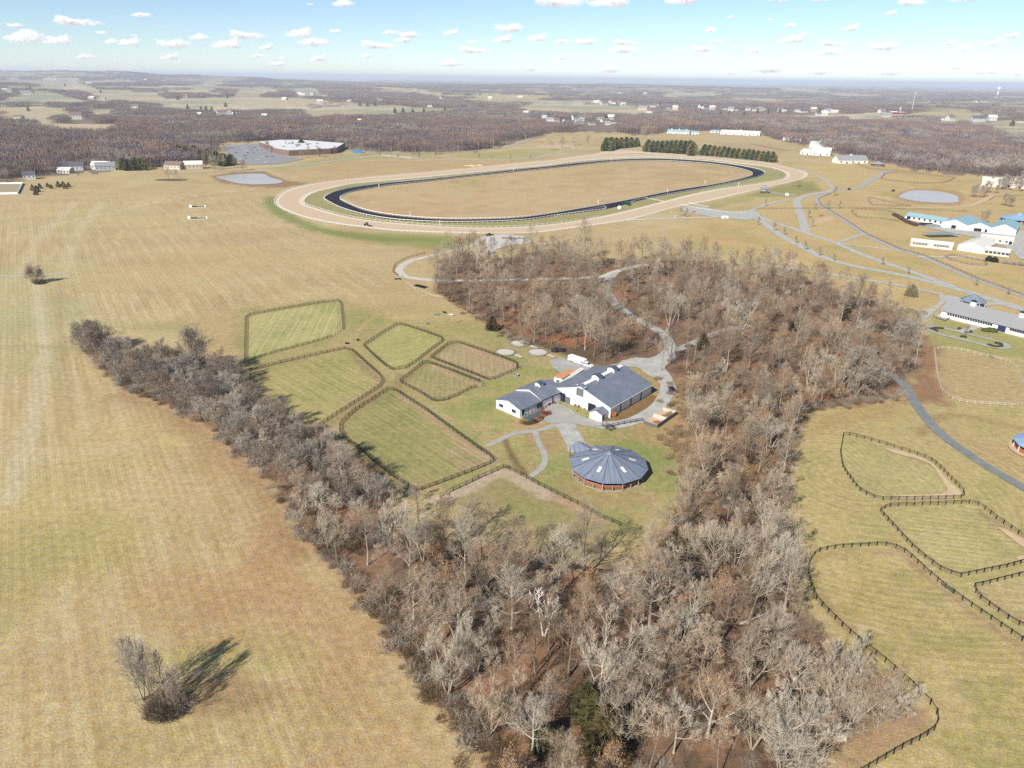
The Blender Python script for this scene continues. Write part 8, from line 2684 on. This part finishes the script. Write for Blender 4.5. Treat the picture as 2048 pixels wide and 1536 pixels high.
# ================================================================== CLOUDS
def cloud_mat():
    M = bpy.data.materials.new('cloud')
    M.use_nodes = True
    n, l = M.node_tree.nodes, M.node_tree.links
    n.clear()
    out = n.new('ShaderNodeOutputMaterial')
    df = n.new('ShaderNodeBsdfDiffuse')
    df.inputs['Color'].default_value = (.92, .92, .92, 1)
    tl = n.new('ShaderNodeBsdfTranslucent')
    tl.inputs['Color'].default_value = (.92, .92, .92, 1)
    m1 = n.new('ShaderNodeMixShader')
    m1.inputs[0].default_value = .45
    tr = n.new('ShaderNodeBsdfTransparent')
    m2 = n.new('ShaderNodeMixShader')
    geo = n.new('ShaderNodeTexCoord')
    nz = n.new('ShaderNodeTexNoise')
    nz.inputs['Scale'].default_value = 7.0
    nz.inputs['Detail'].default_value = 6
    nz.inputs['Roughness'].default_value = .7
    l.new(geo.outputs['Object'], nz.inputs['Vector'])
    mr = n.new('ShaderNodeMapRange')
    mr.inputs[1].default_value, mr.inputs[2].default_value, mr.inputs[3].default_value, mr.inputs[4].default_value = .38, .7, .0, .26
    l.new(nz.outputs[0], mr.inputs[0])
    l.new(df.outputs[0], m1.inputs[1]); l.new(tl.outputs[0], m1.inputs[2])
    em = n.new('ShaderNodeEmission')           # added glow, stands in for light scattered many times inside the cloud
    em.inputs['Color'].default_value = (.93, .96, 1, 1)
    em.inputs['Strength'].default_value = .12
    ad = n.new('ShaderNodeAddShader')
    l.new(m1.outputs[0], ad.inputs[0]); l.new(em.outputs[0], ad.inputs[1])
    l.new(mr.outputs[0], m2.inputs[0]); l.new(tr.outputs[0], m2.inputs[1]); l.new(ad.outputs[0], m2.inputs[2])
    l.new(m2.outputs[0], out.inputs['Surface'])
    return M
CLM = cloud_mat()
CLOUDM = []
for s_ in range(6):
    rr = random.Random(900 + s_)
    mb = MB()
    lobes = [(rr.uniform(-.75, .75), rr.uniform(.35, 1.0)) for _ in range(4)]
    done = []
    for i in range(110):
        if done:
            px_, py_, pz_, pq = rr.choice(done)
            x, y = px_ + rr.gauss(0, .9 * pq * 2.2), py_ + rr.gauss(0, .6 * pq * 1.6)
        else:
            x, y = 0.0, 0.0
        if abs(x) > .95: continue
        top = max(.12, max(h_ * max(0, 1 - abs(x - c_) * 2.0) for c_, h_ in lobes)) * .42
        z = rr.random() ** 1.3 * top
        q = rr.uniform(.06, .15) * (1.1 - abs(x) * .6)
        if done and min(math.sqrt((x - b_[0]) ** 2 + (y - b_[1]) ** 2 + ((z - b_[2]) * 1.6) ** 2) - (q + b_[3]) for b_ in done) > 0: continue
        done.append((x, y, z, q))
        mb.blob((x, y, z), (q * 1.35, q * 1.3, q * .8), i * 7 + s_, 2, .16)
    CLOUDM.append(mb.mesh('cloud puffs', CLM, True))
CL = [(34, 53, 34), (134, 45, 88), (283, 32, 42), (52, 81, 90), (122, 86, 62), (206, 67, 26), (224, 86, 34), (264, 89, 54), (356, 92, 86), (398, 78, 50), (480, 72, 82), (462, 94, 72), (537, 97, 36), (265, 71, 14), (186, 100, 5), (170, 116, 38), (516, 113, 30), (685, 10, 56), (618, 9, 14), (606, 72, 70), (628, 88, 76), (674, 64, 32), (743, 92, 86), (780, 67, 38), (822, 72, 62), (812, 82, 48), (906, 68, 42), (936, 102, 78), (945, 85, 26), (640, 120, 44), (733, 114, 26), (565, 117, 20), (346, 117, 46),
      (1100, 6, 130), (1230, 10, 108), (1376, 4, 88), (1550, 0, 50), (1640, 0, 44), (1810, 7, 60), (1940, 0, 66), (1025, 60, 84), (1012, 82, 56), (1080, 80, 56), (1122, 84, 36), (1178, 86, 70), (1246, 102, 78), (1240, 86, 60), (1122, 118, 28), (1420, 62, 32), (1428, 83, 32), (1409, 100, 64), (1422, 114, 22), (1512, 103, 40), (1580, 52, 32), (1592, 82, 66), (1655, 88, 64), (1660, 106, 62), (1596, 110, 22), (1705, 59, 40), (1774, 96, 78), (1784, 28, 26), (1462, 35, 16), (1540, 40, 14), (1900, 88, 26), (1926, 100, 40), (1988, 89, 36), (2026, 73, 38), (1914, 136, 28), (1957, 146, 26), (1984, 146, 30), (2036, 150, 24), (1868, 147, 16), (1060, 140, 40), (1220, 142, 60), (1540, 142, 90), (1640, 147, 50), (1460, 147, 30), (1780, 148, 50), (900, 130, 60), (560, 130, 50)]
CL.sort()
cg = {}
for i, (x, y, w_) in enumerate(CL):
    side_ = 'left' if x < 683 else 'middle' if x < 1366 else 'right'
    key = '%s white cloud %s the %s sky' % ('broad' if w_ > 70 else 'small' if w_ < 35 else 'puffy', 'high in' if y < 50 else 'low in' if y > 108 else 'in', side_)
    cg.setdefault(key, []).append((x, y, w_, i))
for key, lst in cg.items():
    for j, (x, y, w_, i) in enumerate(lst):
        d_ = ray(x, y)
        h_ = math.hypot(d_[0], d_[1])
        dist = min(1500 / max(d_[2] / h_, .012), 62000)
        c_ = np.array([d_[0], d_[1], d_[2]]) * dist / h_ + np.array([0, 0, CAM_H])
        s_ = w_ / FPX * dist * .62
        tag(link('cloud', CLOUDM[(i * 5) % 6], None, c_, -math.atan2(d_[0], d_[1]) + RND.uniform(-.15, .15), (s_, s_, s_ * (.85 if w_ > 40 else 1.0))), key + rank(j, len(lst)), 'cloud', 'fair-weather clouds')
